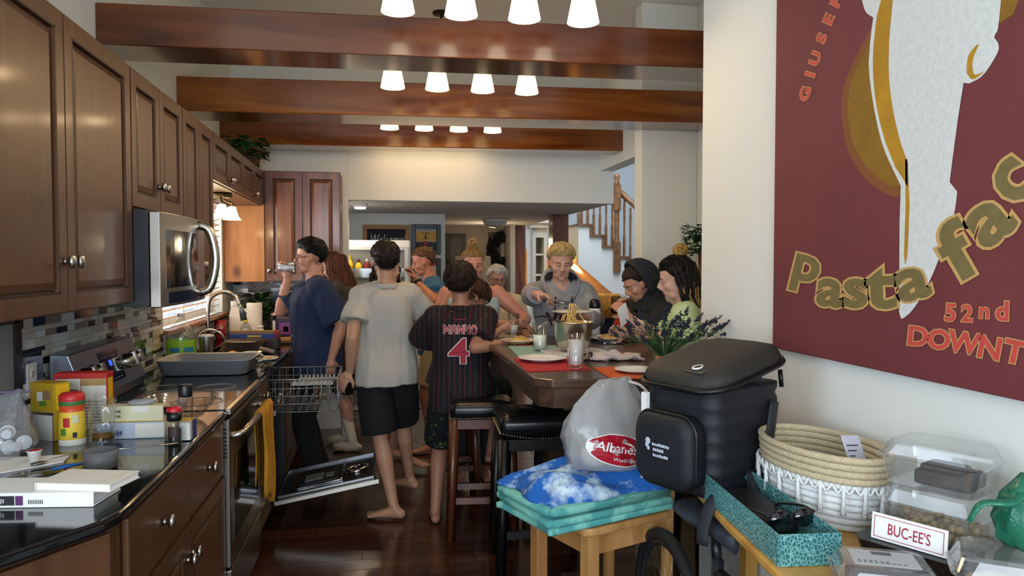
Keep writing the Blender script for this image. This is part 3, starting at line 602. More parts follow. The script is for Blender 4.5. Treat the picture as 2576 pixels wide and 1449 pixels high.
# ================================================================ things on the near worktop
CT=.9145
def pbox(name,label,cat,loc,rz,d,mats,faces=None,texts=(),group=None,bev=.002):
    """printed carton, centre of the base at loc; texts = (face,string,u,v,height,matindex,width) with u,v from the face's lower left"""
    t=thing(name,label,cat,loc,rz,group); x,y,z=d
    MB().box((-x/2,-y/2,0),(x/2,y/2,z)).build('carton',mats[0],t,bevel=bev)
    FR={'f':((-x/2,-y/2-.0006,0),(1,0,0),(0,0,1)),'r':((x/2+.0006,-y/2,0),(0,1,0),(0,0,1)),'t':((-x/2,-y/2,z+.0006),(1,0,0),(0,1,0))}
    b=MB()
    for f,u0,v0,u1,v1,mi in (faces or ()):
        o,a,c=[Vector(q) for q in FR[f]]; b.add([o+a*u0+c*v0,o+a*u1+c*v0,o+a*u1+c*v1,o+a*u0+c*v1],[(0,1,2,3)],mi)
    for f,s,u,v,h,mi,w in texts:
        o,a,c=[Vector(q) for q in FR[f]]; n=a.cross(c); put_text(b,s,o+a*u+c*v+n*.0006,a,c,h,mi,offset=.02,width=w)
    if b.v: o=b.build('printed_label',mats,t); o['kind']='stuff'
    return t
RED=mat('carton_red','#b0201c',.45); YELL=mat('carton_yellow','#e0b21a',.5); CARD=mat('carton_white','#d9d4c8',.6); BLUEC=mat('carton_blue','#27418f',.5); CREAMC=mat('carton_cream','#cfc7a4',.6); INK=mat('black_ink','#26242a',.6); BROWNC=mat('brown_card','#8a6a4a',.8); GREENC=mat('label_green','#4f7a2a',.5); ORANGE=mat('carton_orange','#d9661c',.5)
pbox('food_carton','red and white food carton leaning behind the yellow box','box',(-1.035,2.84,CT),math.radians(-2),(.175,.06,.20),[RED,CARD,YELL,INK],[('f',.005,.0,.088,.18,1),('f',.09,0,.172,.18,1),('f',.09,.155,.172,.18,2),('r',.006,.08,.05,.18,2),('r',.006,.01,.05,.06,1)]+[('f',.012,.03+.012*k,.08,.034+.012*k,3) for k in range(10)]+[('f',.1,.02+.011*k,.165,.023+.011*k,3) for k in range(8)])
t=pbox('tea_carton','yellow food box with a dark blue stripe standing beside the creamer','box',(-1.085,2.69,CT),math.radians(-28),(.105,.06,.19),[mat('carton_mustard','#b08f1c',.5),YELL,mat('carton_navy','#20264f',.5),CARD,BROWNC,GREENC],[('f',0.002,0,.103,.095,4),('f',.006,.085,.10,.092,2),('f',.01,.0,.095,.084,3),('f',.03,.13,.055,.16,3),('f',.055,.135,.09,.165,4),('f',.04,.115,.07,.13,5),('r',.004,.1,.056,.185,1)])
# creamer bottle
t=thing('creamer_bottle','red-capped yellow creamer bottle left of the crystal glass','bottle',(-.985,2.60,CT)); t.scale=(1,1,.86)
MB().lathe([(.001,0),(.034,0),(.038,.006),(.039,.06),(.037,.115),(.036,.125)],24).build('sleeve',mat('sleeve_yellow','#e2bd3a',.45),t)
MB().lathe([(.0362,.124),(.034,.128),(.036,.14),(.037,.15)],24).build('shoulder',mat('sleeve_orange','#cf4a22',.45),t)
MB().lathe([(.037,.149),(.0378,.152),(.0378,.163),(.037,.166)],24).build('green_band',mat('band_green','#3c6a35',.5),t)
MB().lathe([(.0372,.165),(.038,.172),(.037,.185),(.03,.194),(.001,.196)],24).build('cap',mat('cap_red','#c0282a',.4),t)
MB().lathe([(.0394,.0),(.0398,.004),(.0398,.02),(.0394,.022)],24).build('base_band',CARD,t)
b=MB()
for k,(a0,z0,z1,w,mi) in enumerate(((-1.9,.07,.105,.5,0),(-2.15,.038,.065,.45,1),(-1.2,.03,.05,.3,2),(-1.25,.085,.115,.5,3))):
    rr=.0402; b.add([(rr*math.cos(a0+w*i/4),rr*math.sin(a0+w*i/4),z) for z in (z0,z1) for i in range(5)],[(i,i+1,i+6,i+5) for i in range(4)],mi)
o=b.build('printed_label',[RED,GREENC,INK,CREAMC],t); o['kind']='stuff'
# crystal tumbler with amber drink
t=thing('crystal_glass','cut crystal tumbler holding a little amber drink','glass',(-.885,2.575,CT)); t.scale=(1,1,.93)
pr=[]
for i in range(11): pr.append((.036+.004*(i/10)+(.0012 if i%2 else 0),.012+.148*i/10))
b=MB(); N=28; rs=[]
for i in range(14):
    z=.0+.16*i/13; r=.037+.004*i/13
    rs.append([((r+(.0016 if (i+2*j)%4<2 and 2<i<11 else 0))*math.cos(2*PI*(j+.5*(i%2))/N),(r+(.0016 if (i+2*j)%4<2 and 2<i<11 else 0))*math.sin(2*PI*(j+.5*(i%2))/N),z) for j in range(N)])
b.rings(rs,0,False,False); b.lathe([(.039,.16),(.0365,.155),(.034,.02),(.001,.018)],N); b.lathe([(.001,0),(.037,0)],N); b.build('tumbler',GLASS,t)
MB().lathe([(.001,.019),(.0335,.019),(.0345,.04),(.001,.04)],24).build('amber_drink',mat('amber_drink','#9a6a1c',.05,trans=.6),t)
# wrap boxes
t=pbox('wrap_carton','long yellow and blue plastic wrap box lying on the worktop','box',(-.775,2.66,CT),math.radians(-2),(.30,.055,.055),[mat('carton_grey_blue','#aeb9c8',.5),YELL,BLUEC,CARD,INK],[('t',0,0,.3,.055,1),('r',0,0,.055,.055,2),('f',.215,.0,.298,.054,3),('f',.12,.005,.21,.05,3)]+[('f',.225,.012+.012*k,.29,.016+.012*k,2) for k in range(3)],[('t','stretch-tite',.05,.012,.026,4,.19)])
b=MB(); put_text(b,'str',(-.07,-.0281,.026),(-1,0,0),(0,0,-1),.018,0,offset=.02); b.build('upturned_print',BLUEC,t)
pbox('bag_carton','cream box of storage bags stacked on the plastic wrap box','box',(-.815,2.668,CT+.0562),math.radians(-3),(.195,.05,.052),[CREAMC,CARD,INK],[('f',.095,.03,.15,.0515,1)],[('f','eat',.04,.03,.012,2,None),('f','lue',.04,.014,.012,2,None),('r','Great',.006,.030,.011,2,.034),('r','Valu',.010,.014,.012,2,.032)])
t=thing('torn_plastic','grey torn plastic bag sticking out of the cream box','plastic',(-.80,2.668,CT+.109))
MB().ball((0,0,.006),(.04,.02,.012),12).ball((.02,.005,.008),(.03,.018,.012),10).build('film',mat('grey_film','#8d8e90',.3),t)
t=thing('black_knife','black-handled knife lying behind the cream box','knife',(-.86,2.79,CT),math.radians(8))
MB().box((-.06,-.008,0),(.05,.008,.014)).build('handle',BLK,t,bevel=.004); MB().box((.05,-.01,.003),(.17,.008,.005)).build('blade',STEEL,t)
# pepper grinder, tall shaker, little jar
t=thing('pepper_grinder','small peppercorn grinder with black and red cap','grinder',(-.655,2.525,CT))
MB().lathe([(.001,0),(.021,0),(.022,.005),(.022,.05),(.018,.072),(.018,.08)],20).build('jar',GLASS,t)
MB().lathe([(.001,.004),(.019,.004),(.0195,.05),(.001,.05)],16).build('peppercorns',mat('peppercorns','#1c1512',.6,noise_=(160,.6),bump=(150,1,.01)),t)
MB().lathe([(.019,.078),(.023,.08),(.0235,.108),(.001,.108)],20).build('cap',BLK,t); MB().lathe([(.0225,.1085),(.0225,.119),(.018,.123),(.001,.123)],20).build('red_top',mat('cap_red2','#c21c26',.35),t)
b=MB(); b.add([(.0226*math.cos(a),.0226*math.sin(a),z) for z in (.03,.062) for a in [-2.3+.4*i for i in range(5)]],[(i,i+1,i+6,i+5) for i in range(4)],0); b.build('label',mat('grinder_label','#3a2a26',.5),t)
t=thing('tall_shaker','tall clear shaker bottle with a black cap beside the glass bowl','bottle',(-.635,2.585,CT))
MB().prism(rrect(-.022,-.022,.022,.022,.008),0,.145).build('bottle',GLASS,t,bevel=.004); MB().prism(rrect(-.018,-.018,.018,.018,.006),.003,.06).build('salt',mat('salt','#dcd9d2',.8),t)
MB().lathe([(.001,.145),(.021,.145),(.022,.15),(.022,.182),(.02,.185),(.001,.184)],20).build('cap',BLK,t)
t=thing('spice_jar','little glass jar with black lid behind the pepper grinder','jar',(-.685,2.60,CT+.0))
MB().lathe([(.001,0),(.02,0),(.02,.085),(.017,.09)],16).build('jar',GLASS,t); MB().lathe([(.001,.088),(.022,.088),(.022,.108),(.001,.108)],16).build('lid',BLK,t); MB().lathe([(.001,.003),(.018,.003),(.018,.07),(.001,.07)],16).build('spice',mat('tan_spice','#b59a6a',.8),t)
# glass bowl with whisk
t=thing('glass_bowl','wide clear glass mixing bowl at the near corner of the range','bowl',(-.735,2.93,CT))
MB().lathe([(.001,0),(.05,0),(.075,.012),(.108,.05),(.125,.085),(.13,.088),(.128,.092),(.121,.088),(.104,.055),(.072,.018),(.05,.006),(.001,.006)],36).build('bowl',GLASS,t)
# measuring cup
t=thing('measuring_cup','grey measuring cup with a long steel handle','cup',(-.79,2.275,CT),math.radians(14))
MB().lathe([(.001,0),(.040,0),(.044,.004),(.046,.052),(.043,.052),(.041,.006),(.001,.005)],28).build('cup',mat('grey_enamel','#5d5d5e',.5),t)
MB().tube([(.045,0,.05),(.07,.01,.047),(.15,.045,.04),(.20,.07,.034)],[.006,.005,.006,.008],8,flat=(1,.4)).build('handle',CHROME,t)
# coffee pod, spoon, napkin, blue knife
o=MB()
o.prism([(-1.20,2.20),(-1.03,2.265),(-.918,2.355),(-.93,2.44),(-1.02,2.43),(-1.15,2.44),(-1.22,2.38)],CT,CT+.004).build('tmp',PAPER)
o=bpy.data.objects['tmp']; o.name='napkin'; tag(o,'flat white paper napkin under the spoon and coffee pod','napkin')
t=thing('coffee_pod','small white coffee pod with red foil on the napkin','coffee pod',(-1.0,2.365,CT+.0045))
MB().lathe([(.001,0),(.014,0),(.018,.03),(.021,.031),(.021,.033),(.018,.033)],20).build('cup',WHITE,t); MB().lathe([(.001,.0335),(.018,.0335),(.02,.034),(.001,.0355)],20).build('foil',mat('red_foil','#a3202c',.3,.4),t)
t=thing('teaspoon','steel teaspoon lying on the white napkin','spoon',(-.945,2.345,CT+.005),math.radians(42))
MB().ball((-.035,0,.005),(.022,.014,.005),14).build('bowl',STEEL,t); MB().tube([(-.015,0,.007),(.02,0,.012),(.07,0,.012),(.10,0,.010)],[.003,.0025,.004,.005],6,flat=(1,.4)).build('handle',STEEL,t)
t=thing('blue_knife','steel knife with bright blue handle in front of the napkin','knife',(-.90,2.255,CT),math.radians(36))
MB().tube([(-.01,0,.008),(.03,0,.01),(.075,.003,.009)],[.007,.009,.006],8,flat=(1.2,.7)).build('handle',mat('blue_grip','#1f5fa0',.4),t); MB().prism([(-.12,-.004),(-.01,-.008),(-.01,.008),(-.10,.006)],.006,.0085).build('blade',STEEL,t)
# books
t=thing('binder','thick white binder with colour-printed spine at the worktop end','binder',(-.83,2.025,CT),math.radians(-8))
MB().box((-.20,-.09,0),(.165,.04,.005)).box((-.20,-.09,.030),(.165,.04,.035)).box((-.20,-.095,0),(.165,-.09,.035)).build('cover',WHITE,t,bevel=.002)
MB().box((-.19,-.088,.006),(.16,.034,.029)).build('pages',PAPER,t)
b=MB()
for x0,x1,mi in ((-.12,-.09,0),(-.09,-.075,1),(-.075,-.068,2),(-.066,-.02,3),(-.018,.0,0)): b.add([(x0,-.0956,.006),(x1,-.0956,.006),(x1,-.0956,.029),(x0,-.0956,.029)],[(0,1,2,3)],mi)
for k in range(9): b.add([(-.0+.012+k*.004,-.0956,.009),(-.0+.014+k*.004,-.0956,.009),(-.0+.014+k*.004,-.0956,.019),(-.0+.012+k*.004,-.0956,.019)],[(0,1,2,3)],3)
put_text(b,'JII',(-.055,-.0962,.012),(1,0,0),(0,0,1),.01,4)
o=b.build('spine_label',[mat('spine_purple','#5b2a5e',.5),mat('spine_green','#6d7a52',.5),YELL,INK,PAPER],t); o['kind']='stuff'
t=thing('cookbook','white hardback book lying on top of the binder','book',(-.715,1.985,CT+.0355),math.radians(-15)); t.scale=(.82,.72,.8)
MB().box((-.12,-.085,0),(.115,.085,.003)).box((-.12,-.085,.020),(.115,.085,.023)).box((-.12,-.085,0),(-.117,.085,.023)).build('cover',mat('book_cover','#e0d9cc',.6),t,bevel=.001); MB().box((-.116,-.081,.003),(.111,.081,.020)).build('pages',PAPER,t)
b=MB(); random.seed(40)
for k in range(11):   # worn, unreadable title along the right edge
    p=Vector((.075+.002*k,-.075+k*.0135,.0233)); d=Vector((-.010*random.uniform(.6,1.2),.004*random.uniform(-1,1),0)); q=Vector((.0,.0018,0)); b.add([p,p+q,p+d+q,p+d],[(0,1,2,3)])
o=b.build('cover_title',mat('title_ink','#6a5f55',.6),t); o['kind']='stuff'
# zip bag with pods
ZB=thin('zip_film','#e6eaf0',1.5,.12,.12,bump=(16,.8))
t=thing('zip_bag','clear zip bag full of small white pods at the left edge','bag',(-1.15,2.46,CT),math.radians(20))
prof=[[(.10*math.cos(a)*(1+.12*math.sin(3*a)),.075*math.sin(a),0) for a in [2*PI*i/24 for i in range(24)]]]
for z,sx,sy in ((.03,1.08,1.1),(.08,1.0,.95),(.13,.85,.5),(.17,.74,.14),(.195,.72,.04)): prof.append([(p[0]*sx+.006*math.sin(i*2.1+z*60),p[1]*sy+.006*math.sin(i*1.7+z*50),z+.008*math.sin(i*.9)) for i,p in enumerate(prof[0])])
MB().rings(prof,0,True,True).build('bag',ZB,t)
MB().tube([(-.10,0,.19),(0,0,.196),(.10,0,.19)],.003,6).build('zip_strip',mat('zip_purple','#7d5a86',.4),t)
for k,(x,y,z,a) in enumerate(((-.06,0,.025,.4),(.0,.02,.028,1.1),(.06,-.01,.025,2.0),(.095,.01,.03,.2),(-.03,-.02,.062,.7),(.04,.015,.065,1.6))):
    p=thing('bagged_pod','small white coffee pod inside the clear zip bag','coffee pod',(-1.15+x*.7-y*.34,2.46+x*.34+y*.94,CT+z),0,'pods in the zip bag',rot=(1.3,a,a*2)); MB().lathe([(.001,-.02),(.014,-.02),(.018,.014),(.022,.0145),(.022,.017),(.001,.0172)],16,smooth=False).build('cup',WHITE,p)
# ================================================================ things around the sink
t=thing('roasting_pan','large grey roasting pan with fold-down handles beyond the range','pan',(-.90,4.19,.9155),math.radians(-3))
def rr(z,sx,sy,r): return [(x,y,z) for x,y in rrect(-sx,-sy,sx,sy,r,5)]
MB().rings([rr(.0,.20,.135,.05),rr(.006,.215,.15,.055),rr(.075,.235,.17,.06),rr(.08,.243,.178,.062),rr(.083,.243,.178,.062),rr(.08,.234,.169,.06),rr(.012,.212,.147,.055),rr(.010,.19,.13,.05)],0,True,True).build('pan',mat('pan_aluminium','#a7abae',.32,.45),t)
for s_ in (-1,1): MB().tube(bez([(s_*.235,-.05,.07),(s_*.265,-.045,.075),(s_*.272,0,.075),(s_*.265,.045,.075),(s_*.235,.05,.07)],10),.004,6).build('handle',STEEL,t)
t=thing('water_jug','clear gallon water jug with green label by the outlet','jug',(-1.155,4.63,CT)); t.scale=(1.05,1.05,1.08)
MB().lathe([(.001,0),(.07,0),(.075,.01),(.072,.03),(.076,.04),(.076,.135),(.074,.15),(.066,.175),(.04,.215),(.022,.235),(.018,.24),(.018,.25)],28).build('bottle',CLEARP,t)
MB().lathe([(.0772,.048),(.0775,.05),(.0775,.125),(.0772,.127)],28).build('label',mat('lime_label','#8fbf2a',.45),t)
b=MB()
for a0,w in ((-2.2,.75),(-1.15,.75)): b.add([(.0785*math.cos(a0+w*i/6),.0785*math.sin(a0+w*i/6),z) for z in (.062,.088) for i in range(7)],[(i,i+1,i+8,i+7) for i in range(6)])
b.build('label_print',mat('label_blue','#2c7fa8',.45),t)
MB().lathe([(.001,.25),(.02,.25),(.02,.268),(.001,.268)],16).build('cap',WHITE,t)
t=thing('steel_tumbler','brushed steel insulated tumbler with clear lid','tumbler',(-1.02,4.66,CT))
MB().lathe([(.001,0),(.033,0),(.034,.004),(.043,.135),(.0435,.15)],28).build('tumbler',STEEL,t); MB().lathe([(.044,.148),(.044,.156),(.03,.16),(.001,.16)],24).build('lid',mat('smoke_lid','#c9cccb',.2),t)
t=thing('faucet','brushed nickel gooseneck faucet over the sink','faucet',(-1.175,5.42,CT))
MB().lathe([(.001,0),(.032,0),(.03,.012),(.024,.03),(.022,.1)],18).build('base',NICKEL,t)
MB().tube(bez([(0,0,.09),(0,0,.26),(.02,.0,.345),(.10,0,.385),(.18,0,.36),(.215,0,.29)],26),.0135,12).build('neck',NICKEL,t)
MB().tube([(.213,0,.295),(.222,0,.26),(.238,0,.185)],[.015,.017,.023],14).build('spray_head',mat('spray_head','#6c7a80',.3,.6),t)
MB().tube([(0,-.02,.06),(.02,-.05,.085),(.07,-.075,.12)],[.008,.007,.009],8).build('lever',NICKEL,t)
t=thing('soap_hose','nickel curved hose standing beside the sink','hose',(-1.14,5.16,CT+.0)); t.scale=(.85,1,1)
MB().tube(bez([(-.05,0,.0),(-.06,.02,.09),(0,.04,.14),(.10,.05,.12),(.15,.06,.03),(.145,.06,.0)],22),.009,8).build('hose',NICKEL,t)
t=thing('soda_cup','dark red soda cup with white lettering behind the faucet','cup',(-1.205,5.97,CT))
MB().lathe([(.001,0),(.034,0),(.036,.004),(.046,.15),(.043,.15),(.034,.008),(.001,.006)],24).build('cup',mat('soda_red','#7d1018',.35),t)
b=MB(); put_text(b,'Coca',(-.028,-.0,.085),(1,0,0),(0,0,1),.03,0,shear=.3,width=.055)
b.v=[(.044*math.sin(p[0]/.044),-.0455*math.cos(p[0]/.044),p[2]) for p in b.v]; b.build('lettering',WHITE,t)
t=thing('paper_towel_roll','white paper towel roll standing on the far worktop','paper towel',(-.975,6.10,CT))
MB().lathe([(.02,.002),(.058,0),(.059,.01),(.059,.262),(.057,.272),(.02,.272)],28).build('roll',mat('tissue','#efece6',.95,bump=(60,.5,.004)),t); MB().lathe([(.0195,.273),(.0195,.0)],16).build('core',BROWNC,t)
MB().lathe([(.001,0),(.07,0),(.07,-.0),(.001,.002)],20).build('base',WHITE,t)
t=thing('detergent_jug','white plastic detergent jug with side handle by the window','jug',(-1.10,6.02+.12,CT))
MB().rings([[(x*s_+o_,y*.045/.07*s_,z) for x,y in rrect(-.07,-.07,.07,.07,.03)] for z,s_,o_ in ((0,.92,0),(.01,1,0),(.14,1,0),(.19,.8,-.01),(.225,.4,-.03),(.25,.34,-.035))],0,True,True).build('jug',WHITE,t); MB().tube(bez([(.0,0,.22),(.05,0,.215),(.078,0,.17),(.072,0,.1)],10),.012,8).build('handle',WHITE,t); MB().lathe([(.024,.245),(.026,.25),(.026,.285),(.001,.288)],16,off=(-.035,0)).build('cap',WHITE,t)
t=thing('dish_soap','clear dish soap bottle with yellow cap and round label','bottle',(-1.02,5.72+.25,CT))
MB().rings([[(x*s_,y*.55*s_,z) for x,y in rrect(-.038,-.038,.038,.038,.018)] for z,s_ in ((0,.9),(.008,1),(.07,1.02),(.105,.75),(.12,.45),(.13,.4))],0,True,True).build('bottle',mat('soap_liquid','#cfe3e2',.1,trans=.6),t)
MB().lathe([(.017,.128),(.018,.13),(.015,.155),(.001,.158)],14).build('cap',mat('cap_yellow','#e6cf1c',.4),t)
b=MB(); put_text(b,'DAWN',(-.025,-.0225,.05),(1,0,0),(0,0,1),.018,1,width=.05); b.add([(.03*math.cos(2*PI*i/16),-.0218,.055+.03*math.sin(2*PI*i/16)) for i in range(16)],[tuple(range(16))],0); b.build('label',[WHITE,BLUEC],t)
t=pbox('foil_carton','open brown and blue foil wrap box behind the black skillet','box',(-.84,5.28,CT+.075),math.radians(-6),(.33,.055,.05),[BROWNC,BLUEC,YELL,RED],[('f',.0,.0,.33,.028,1),('f',.12,.006,.21,.02,2),('f',.30,.0,.33,.05,3)])
t=thing('black_skillet','upturned black roasting skillet beside the sink','pan',(-.86,5.02,CT),math.radians(-4))
MB().rings([rr(.0,.155,.10,.05),rr(.02,.16,.105,.05),rr(.024,.15,.098,.05),rr(.078,.135,.085,.05),rr(.085,.12,.075,.05)],0,True,True).build('pan',mat('black_iron','#16181b',.32),t)
t=thing('drying_rack_tray','small dark tray under the foil box','tray',(-.84,5.28,CT)); MB().box((-.16,-.06,0),(.16,.06,.074)).build('tray',mat('dark_tray','#3a352f',.6),t,bevel=.008)
t=thing('rolling_pan_handle','grey-handled strainer lying by the worktop edge','strainer',(-.69,4.80,CT),math.radians(-35))
MB().tube([(-.06,0,.05),(.05,0,.035)],.014,12).build('handle',mat('taupe_grip','#7a6f66',.5),t); MB().lathe([(.001,.0),(.03,.004),(.045,.025),(.047,.03),(.042,.028),(.028,.008),(.001,.005)],20,off=(-.09,0)).build('bowl',STEEL,t)
t=thing('crumb_plate','white plate with crumbs at the worktop edge','plate',(-.72,5.13-.14,CT)); t.location=(-.70,4.66,CT)
MB().lathe([(.001,0),(.06,0),(.095,.012),(.093,.015),(.06,.004),(.001,.004)],28).build('plate',CERAM,t)
b=MB(); random.seed(2)
for k in range(14):
    a=random.random()*6.28; q=random.random()*.055; b.ball((q*math.cos(a),q*math.sin(a),.007),.005+random.random()*.004,6)
o=b.build('crumbs',mat('crumbs','#c69a55',.8),t); o['kind']='stuff'
t=thing('white_mug','white mug beside the roasting pan','mug',(-.735,4.45,CT)); MB().lathe([(.001,0),(.032,0),(.04,.06),(.04,.075),(.037,.075),(.03,.006),(.001,.005)],22).build('mug',CERAM,t); MB().tube(bez([(.038,0,.06),(.065,0,.055),(.063,0,.025),(.036,0,.018)],10),.005,6).build('handle',CERAM,t)
t=thing('black_tongs','black kitchen tongs beside the roasting pan','tongs',(-.628,4.32,CT),math.radians(88))
MB().tube([(-.08,-.012,.008),(0,-.016,.02),(.09,-.006,.012)],.006,6).build('arm',BLK,t); MB().tube([(-.08,.012,.008),(0,.016,.02),(.09,.006,.012)],.006,6).build('arm',BLK,t)
t=thing('lemon','yellow lemon lying by the sink edge','fruit',(-.885,4.72,CT+.026)); MB().ball((0,0,0),(.035,.026,.026),16).ball((.034,0,0),(.008,.007,.007),8).build('skin',mat('lemon','#e0b31c',.45,bump=(90,.3,.003)),t)
t=thing('cutting_board','yellow cutting board under the lemon and tumbler','board',(0,0,0)); t.location=(-.93,4.72,.9142); bpy.data.objects.remove(t)
for k,(x,y,rz) in enumerate(((-.70,5.62,.25),(-.715,5.55,.32))):
    o=MB().tube([(-.12,0,.021),(.12,0,.021)],.0205,14,cap=False).build('cardboard_tube',mat('kraft','#a57c50',.8)); o.modifiers.new('s','SOLIDIFY').thickness=.002; o.location=(x,y,CT+.001); o.rotation_euler=(0,0,rz)
    tag(o,['rear brown cardboard tube lying beside the man in navy','front brown cardboard tube lying beside the man in navy'][k],'tube','cardboard tubes')
t=pbox('snack_pouch','dark purple snack bag standing by the man in navy','snack bag',(-.73,6.02,CT),0,(.15,.05,.17),[mat('pouch_purple','#2b1a3e',.35),mat('pouch_art','#7a3c8a',.4),YELL],[('f',.03,.03,.12,.12,1),('f',.06,.05,.10,.09,2)],bev=.015)
t=pbox('tissue_carton','pale pinkish carton by the far backsplash','box',(-.66,6.62,CT),0,(.16,.12,.2),[mat('carton_pink','#cfa98e',.7),CARD],[('f',.02,.02,.14,.18,0)])
t=thing('glass_canister','clear canister with chrome lid next to the paper towels','canister',(-.80,6.14,CT)); MB().lathe([(.001,0),(.055,0),(.058,.01),(.058,.17)],24).build('glass',GLASS,t); MB().lathe([(.06,.168),(.062,.172),(.06,.19),(.001,.2)],24).build('lid',CHROME,t); MB().box((-.035,-.0605,.05),(.035,-.0585,.13)).build('label',PAPER,t)
t=thing('pill_bottle','small white bottle in front of the paper towels','bottle',(-.915,6.0,CT)); MB().lathe([(.001,0),(.024,0),(.025,.07),(.018,.08)],16).build('bottle',WHITE,t); MB().lathe([(.001,.08),(.022,.08),(.022,.1),(.001,.1)],16).build('cap',WHITE,t)
t=thing('teal_vase','teal glass vase below the ivy','vase',(-1.02,6.36,CT)); MB().lathe([(.001,0),(.035,0),(.05,.05),(.04,.12),(.022,.16),(.03,.19)],20).build('vase',mat('teal_glass','#0f6a66',.1,coat=.5),t)
# ivy and basket plant
LEAF=[mat('leaf_green_%d'%i,c,.5) for i,c in enumerate(('#1f3a1c','#2c4f22','#3a6330'))]
def leafmesh(mb,c,d,n,L,W,mi):
    d=Vector(d).normalized(); s_=d.cross(Vector(n)); s_=s_.normalized() if s_.length>1e-4 else d.orthogonal().normalized(); up=s_.cross(d); c=Vector(c)
    mb.add([c,c+d*L*.35+s_*W*.5+up*L*.05,c+d*L*.75+s_*W*.3,c+d*L-up*L*.1,c+d*L*.75-s_*W*.3,c+d*L*.35-s_*W*.5+up*L*.05,c+d*L*.5-up*L*.04],[(0,1,6),(1,2,6),(2,3,6),(3,4,6),(4,5,6),(5,0,6)],mi)
def bush(name,mb_n,spread,zs,L,W,seed,parent,mats=LEAF,down=0):
    random.seed(seed); b=MB()
    for k in range(mb_n):
        a=random.random()*6.283; q=random.random()**.5; c=(spread[0]*q*math.cos(a),spread[1]*q*math.sin(a),zs[0]+(zs[1]-zs[0])*random.random())
        d=(math.cos(a)+random.uniform(-.5,.5),math.sin(a)+random.uniform(-.5,.5),random.uniform(-.5,.7)-down); s_=random.uniform(.7,1.3); leafmesh(b,c,d,(0,0,1),L*s_,W*s_,random.randrange(len(mats)))
    o=b.build(name,mats,parent); o['kind']='stuff'; return o
t=thing('ivy_plant','dark ivy plant in a pot in the worktop corner','plant',(-.98,6.60,CT)); MB().lathe([(.001,0),(.06,0),(.075,.10),(.07,.10),(.055,.01)],20).build('pot',mat('dark_pot','#3a3230',.6),t); bush('foliage',200,(.15,.12),(.1,.32),.07,.06,4,t)
t=thing('basket_plant','trailing plant in a woven basket on top of the corner cabinets','plant',(-1.04,6.25,2.267))
b=MB()
for k in range(7): b.tube([( (.07+.008*k)*math.cos(a),(.07+.008*k)*math.sin(a),.012+k*.021) for a in [2*PI*i/20 for i in range(20)]],.012,6,closed=True)
o=b.build('basket',mat('wicker','#5c3d22',.8,noise_=(50,.4)),t); o['kind']='stuff'; MB().lathe([(.001,.004),(.06,.004),(.11,.14),(.001,.14)],18).build('soil',mat('soil','#20160f',.9),t); bush('foliage',130,(.11,.13),(.08,.24),.09,.06,8,t,down=.4)
# ================================================================ wall poster
PXP=1.435
pt=thing('wall_canvas','large dark red restaurant poster canvas on the right wall','poster',(1.458,1.86,1.19))
MB().box((PXP,1.15,1.186),(1.459,2.527,3.05)).build('canvas',mat('poster_red','#6f2f33',.75,noise_=(3,.18,.3,.7),bump=(70,.35,.004)),pt,bevel=.003,world=True)
PM=[mat('poster_white','#d7d7d2',.8,noise_=(60,.12),bump=(60,.4,.003)),mat('poster_gold','#b8861a',.8,noise_=(8,.3)),mat('poster_halo','#8c6414',.8,noise_=(6,.35)),mat('poster_tan','#c1975a',.8),mat('poster_olive','#77683c',.8,noise_=(30,.2)),mat('poster_coral','#c8483f',.8,noise_=(40,.15)),mat('poster_halo_edge','#7d4a22',.8)]
def pp(px,py,l): p=at(px,py,0,PXP-l); return (PXP-l,p.y,p.z)
def ppoly(name,pts,mi,l): 
    o=MB().add([pp(x,y,l) for x,y in pts],[tuple(range(len(pts)))]).build(name,PM[mi],pt,world=True); return o
def smooth(pts,n): 
    q=bez([(x,y,0) for x,y in pts],n); return [(p.x,p.y) for p in q]
halo=[(2192,70),(2150,150),(2122,220),(2118,300),(2138,390),(2190,462),(2262,495),(2262,430),(2215,300),(2200,180)]
ppoly('halo_rim',smooth(halo,40),6,.0004)
ppoly('halo',smooth([(2194,95),(2160,160),(2136,230),(2134,300),(2152,375),(2200,440),(2258,470),(2255,420),(2215,300),(2200,180)],40),2,.0007)
ppoly('halo',[(2519,-40),(2576,-40),(2550,35),(2514,60)],2,.0005)
fig=[(2214,-30),(2180,-30)]+smooth([(2168,0),(2178,30),(2197,44)],8)+smooth([(2193,70),(2188,120),(2186,175),(2197,262),(2221,367),(2266,468)],24)+[(2263,560),(2262,741),(2262,786),(2267,802)]+smooth([(2272,801),(2292,784),(2317,748),(2345,693),(2369,631),(2383,579),(2397,559)],18)+[(2405,510),(2408,482),(2389,458),(2396,402),(2410,297),(2424,208)]+smooth([(2438,210),(2473,189),(2508,136),(2512,112),(2501,94)],14)+smooth([(2504,85),(2511,70),(2518,0)],6)+[(2520,-30)]
ppoly('figure',fig,0,.0010)
ppoly('gold_band',[(2222,-25),(2248,-25)]+smooth([(2243,30),(2237,100),(2236,190),(2247,280),(2266,360),(2283,408)],16)+[(2283,470),(2272,450)]+smooth([(2252,420),(2225,350),(2204,262),(2196,175),(2198,110),(2205,45)],16),1,.0014)
ppoly('gold_band',[(2277,400),(2283,400),(2288,520),(2283,640),(2277,668),(2274,640),(2278,520)],1,.0014)
ppoly('gold_loop',smooth([(2432,160),(2436,140),(2452,118),(2462,112),(2450,140),(2446,165),(2452,188),(2475,180),(2448,200),(2432,185)],30),1,.0014)
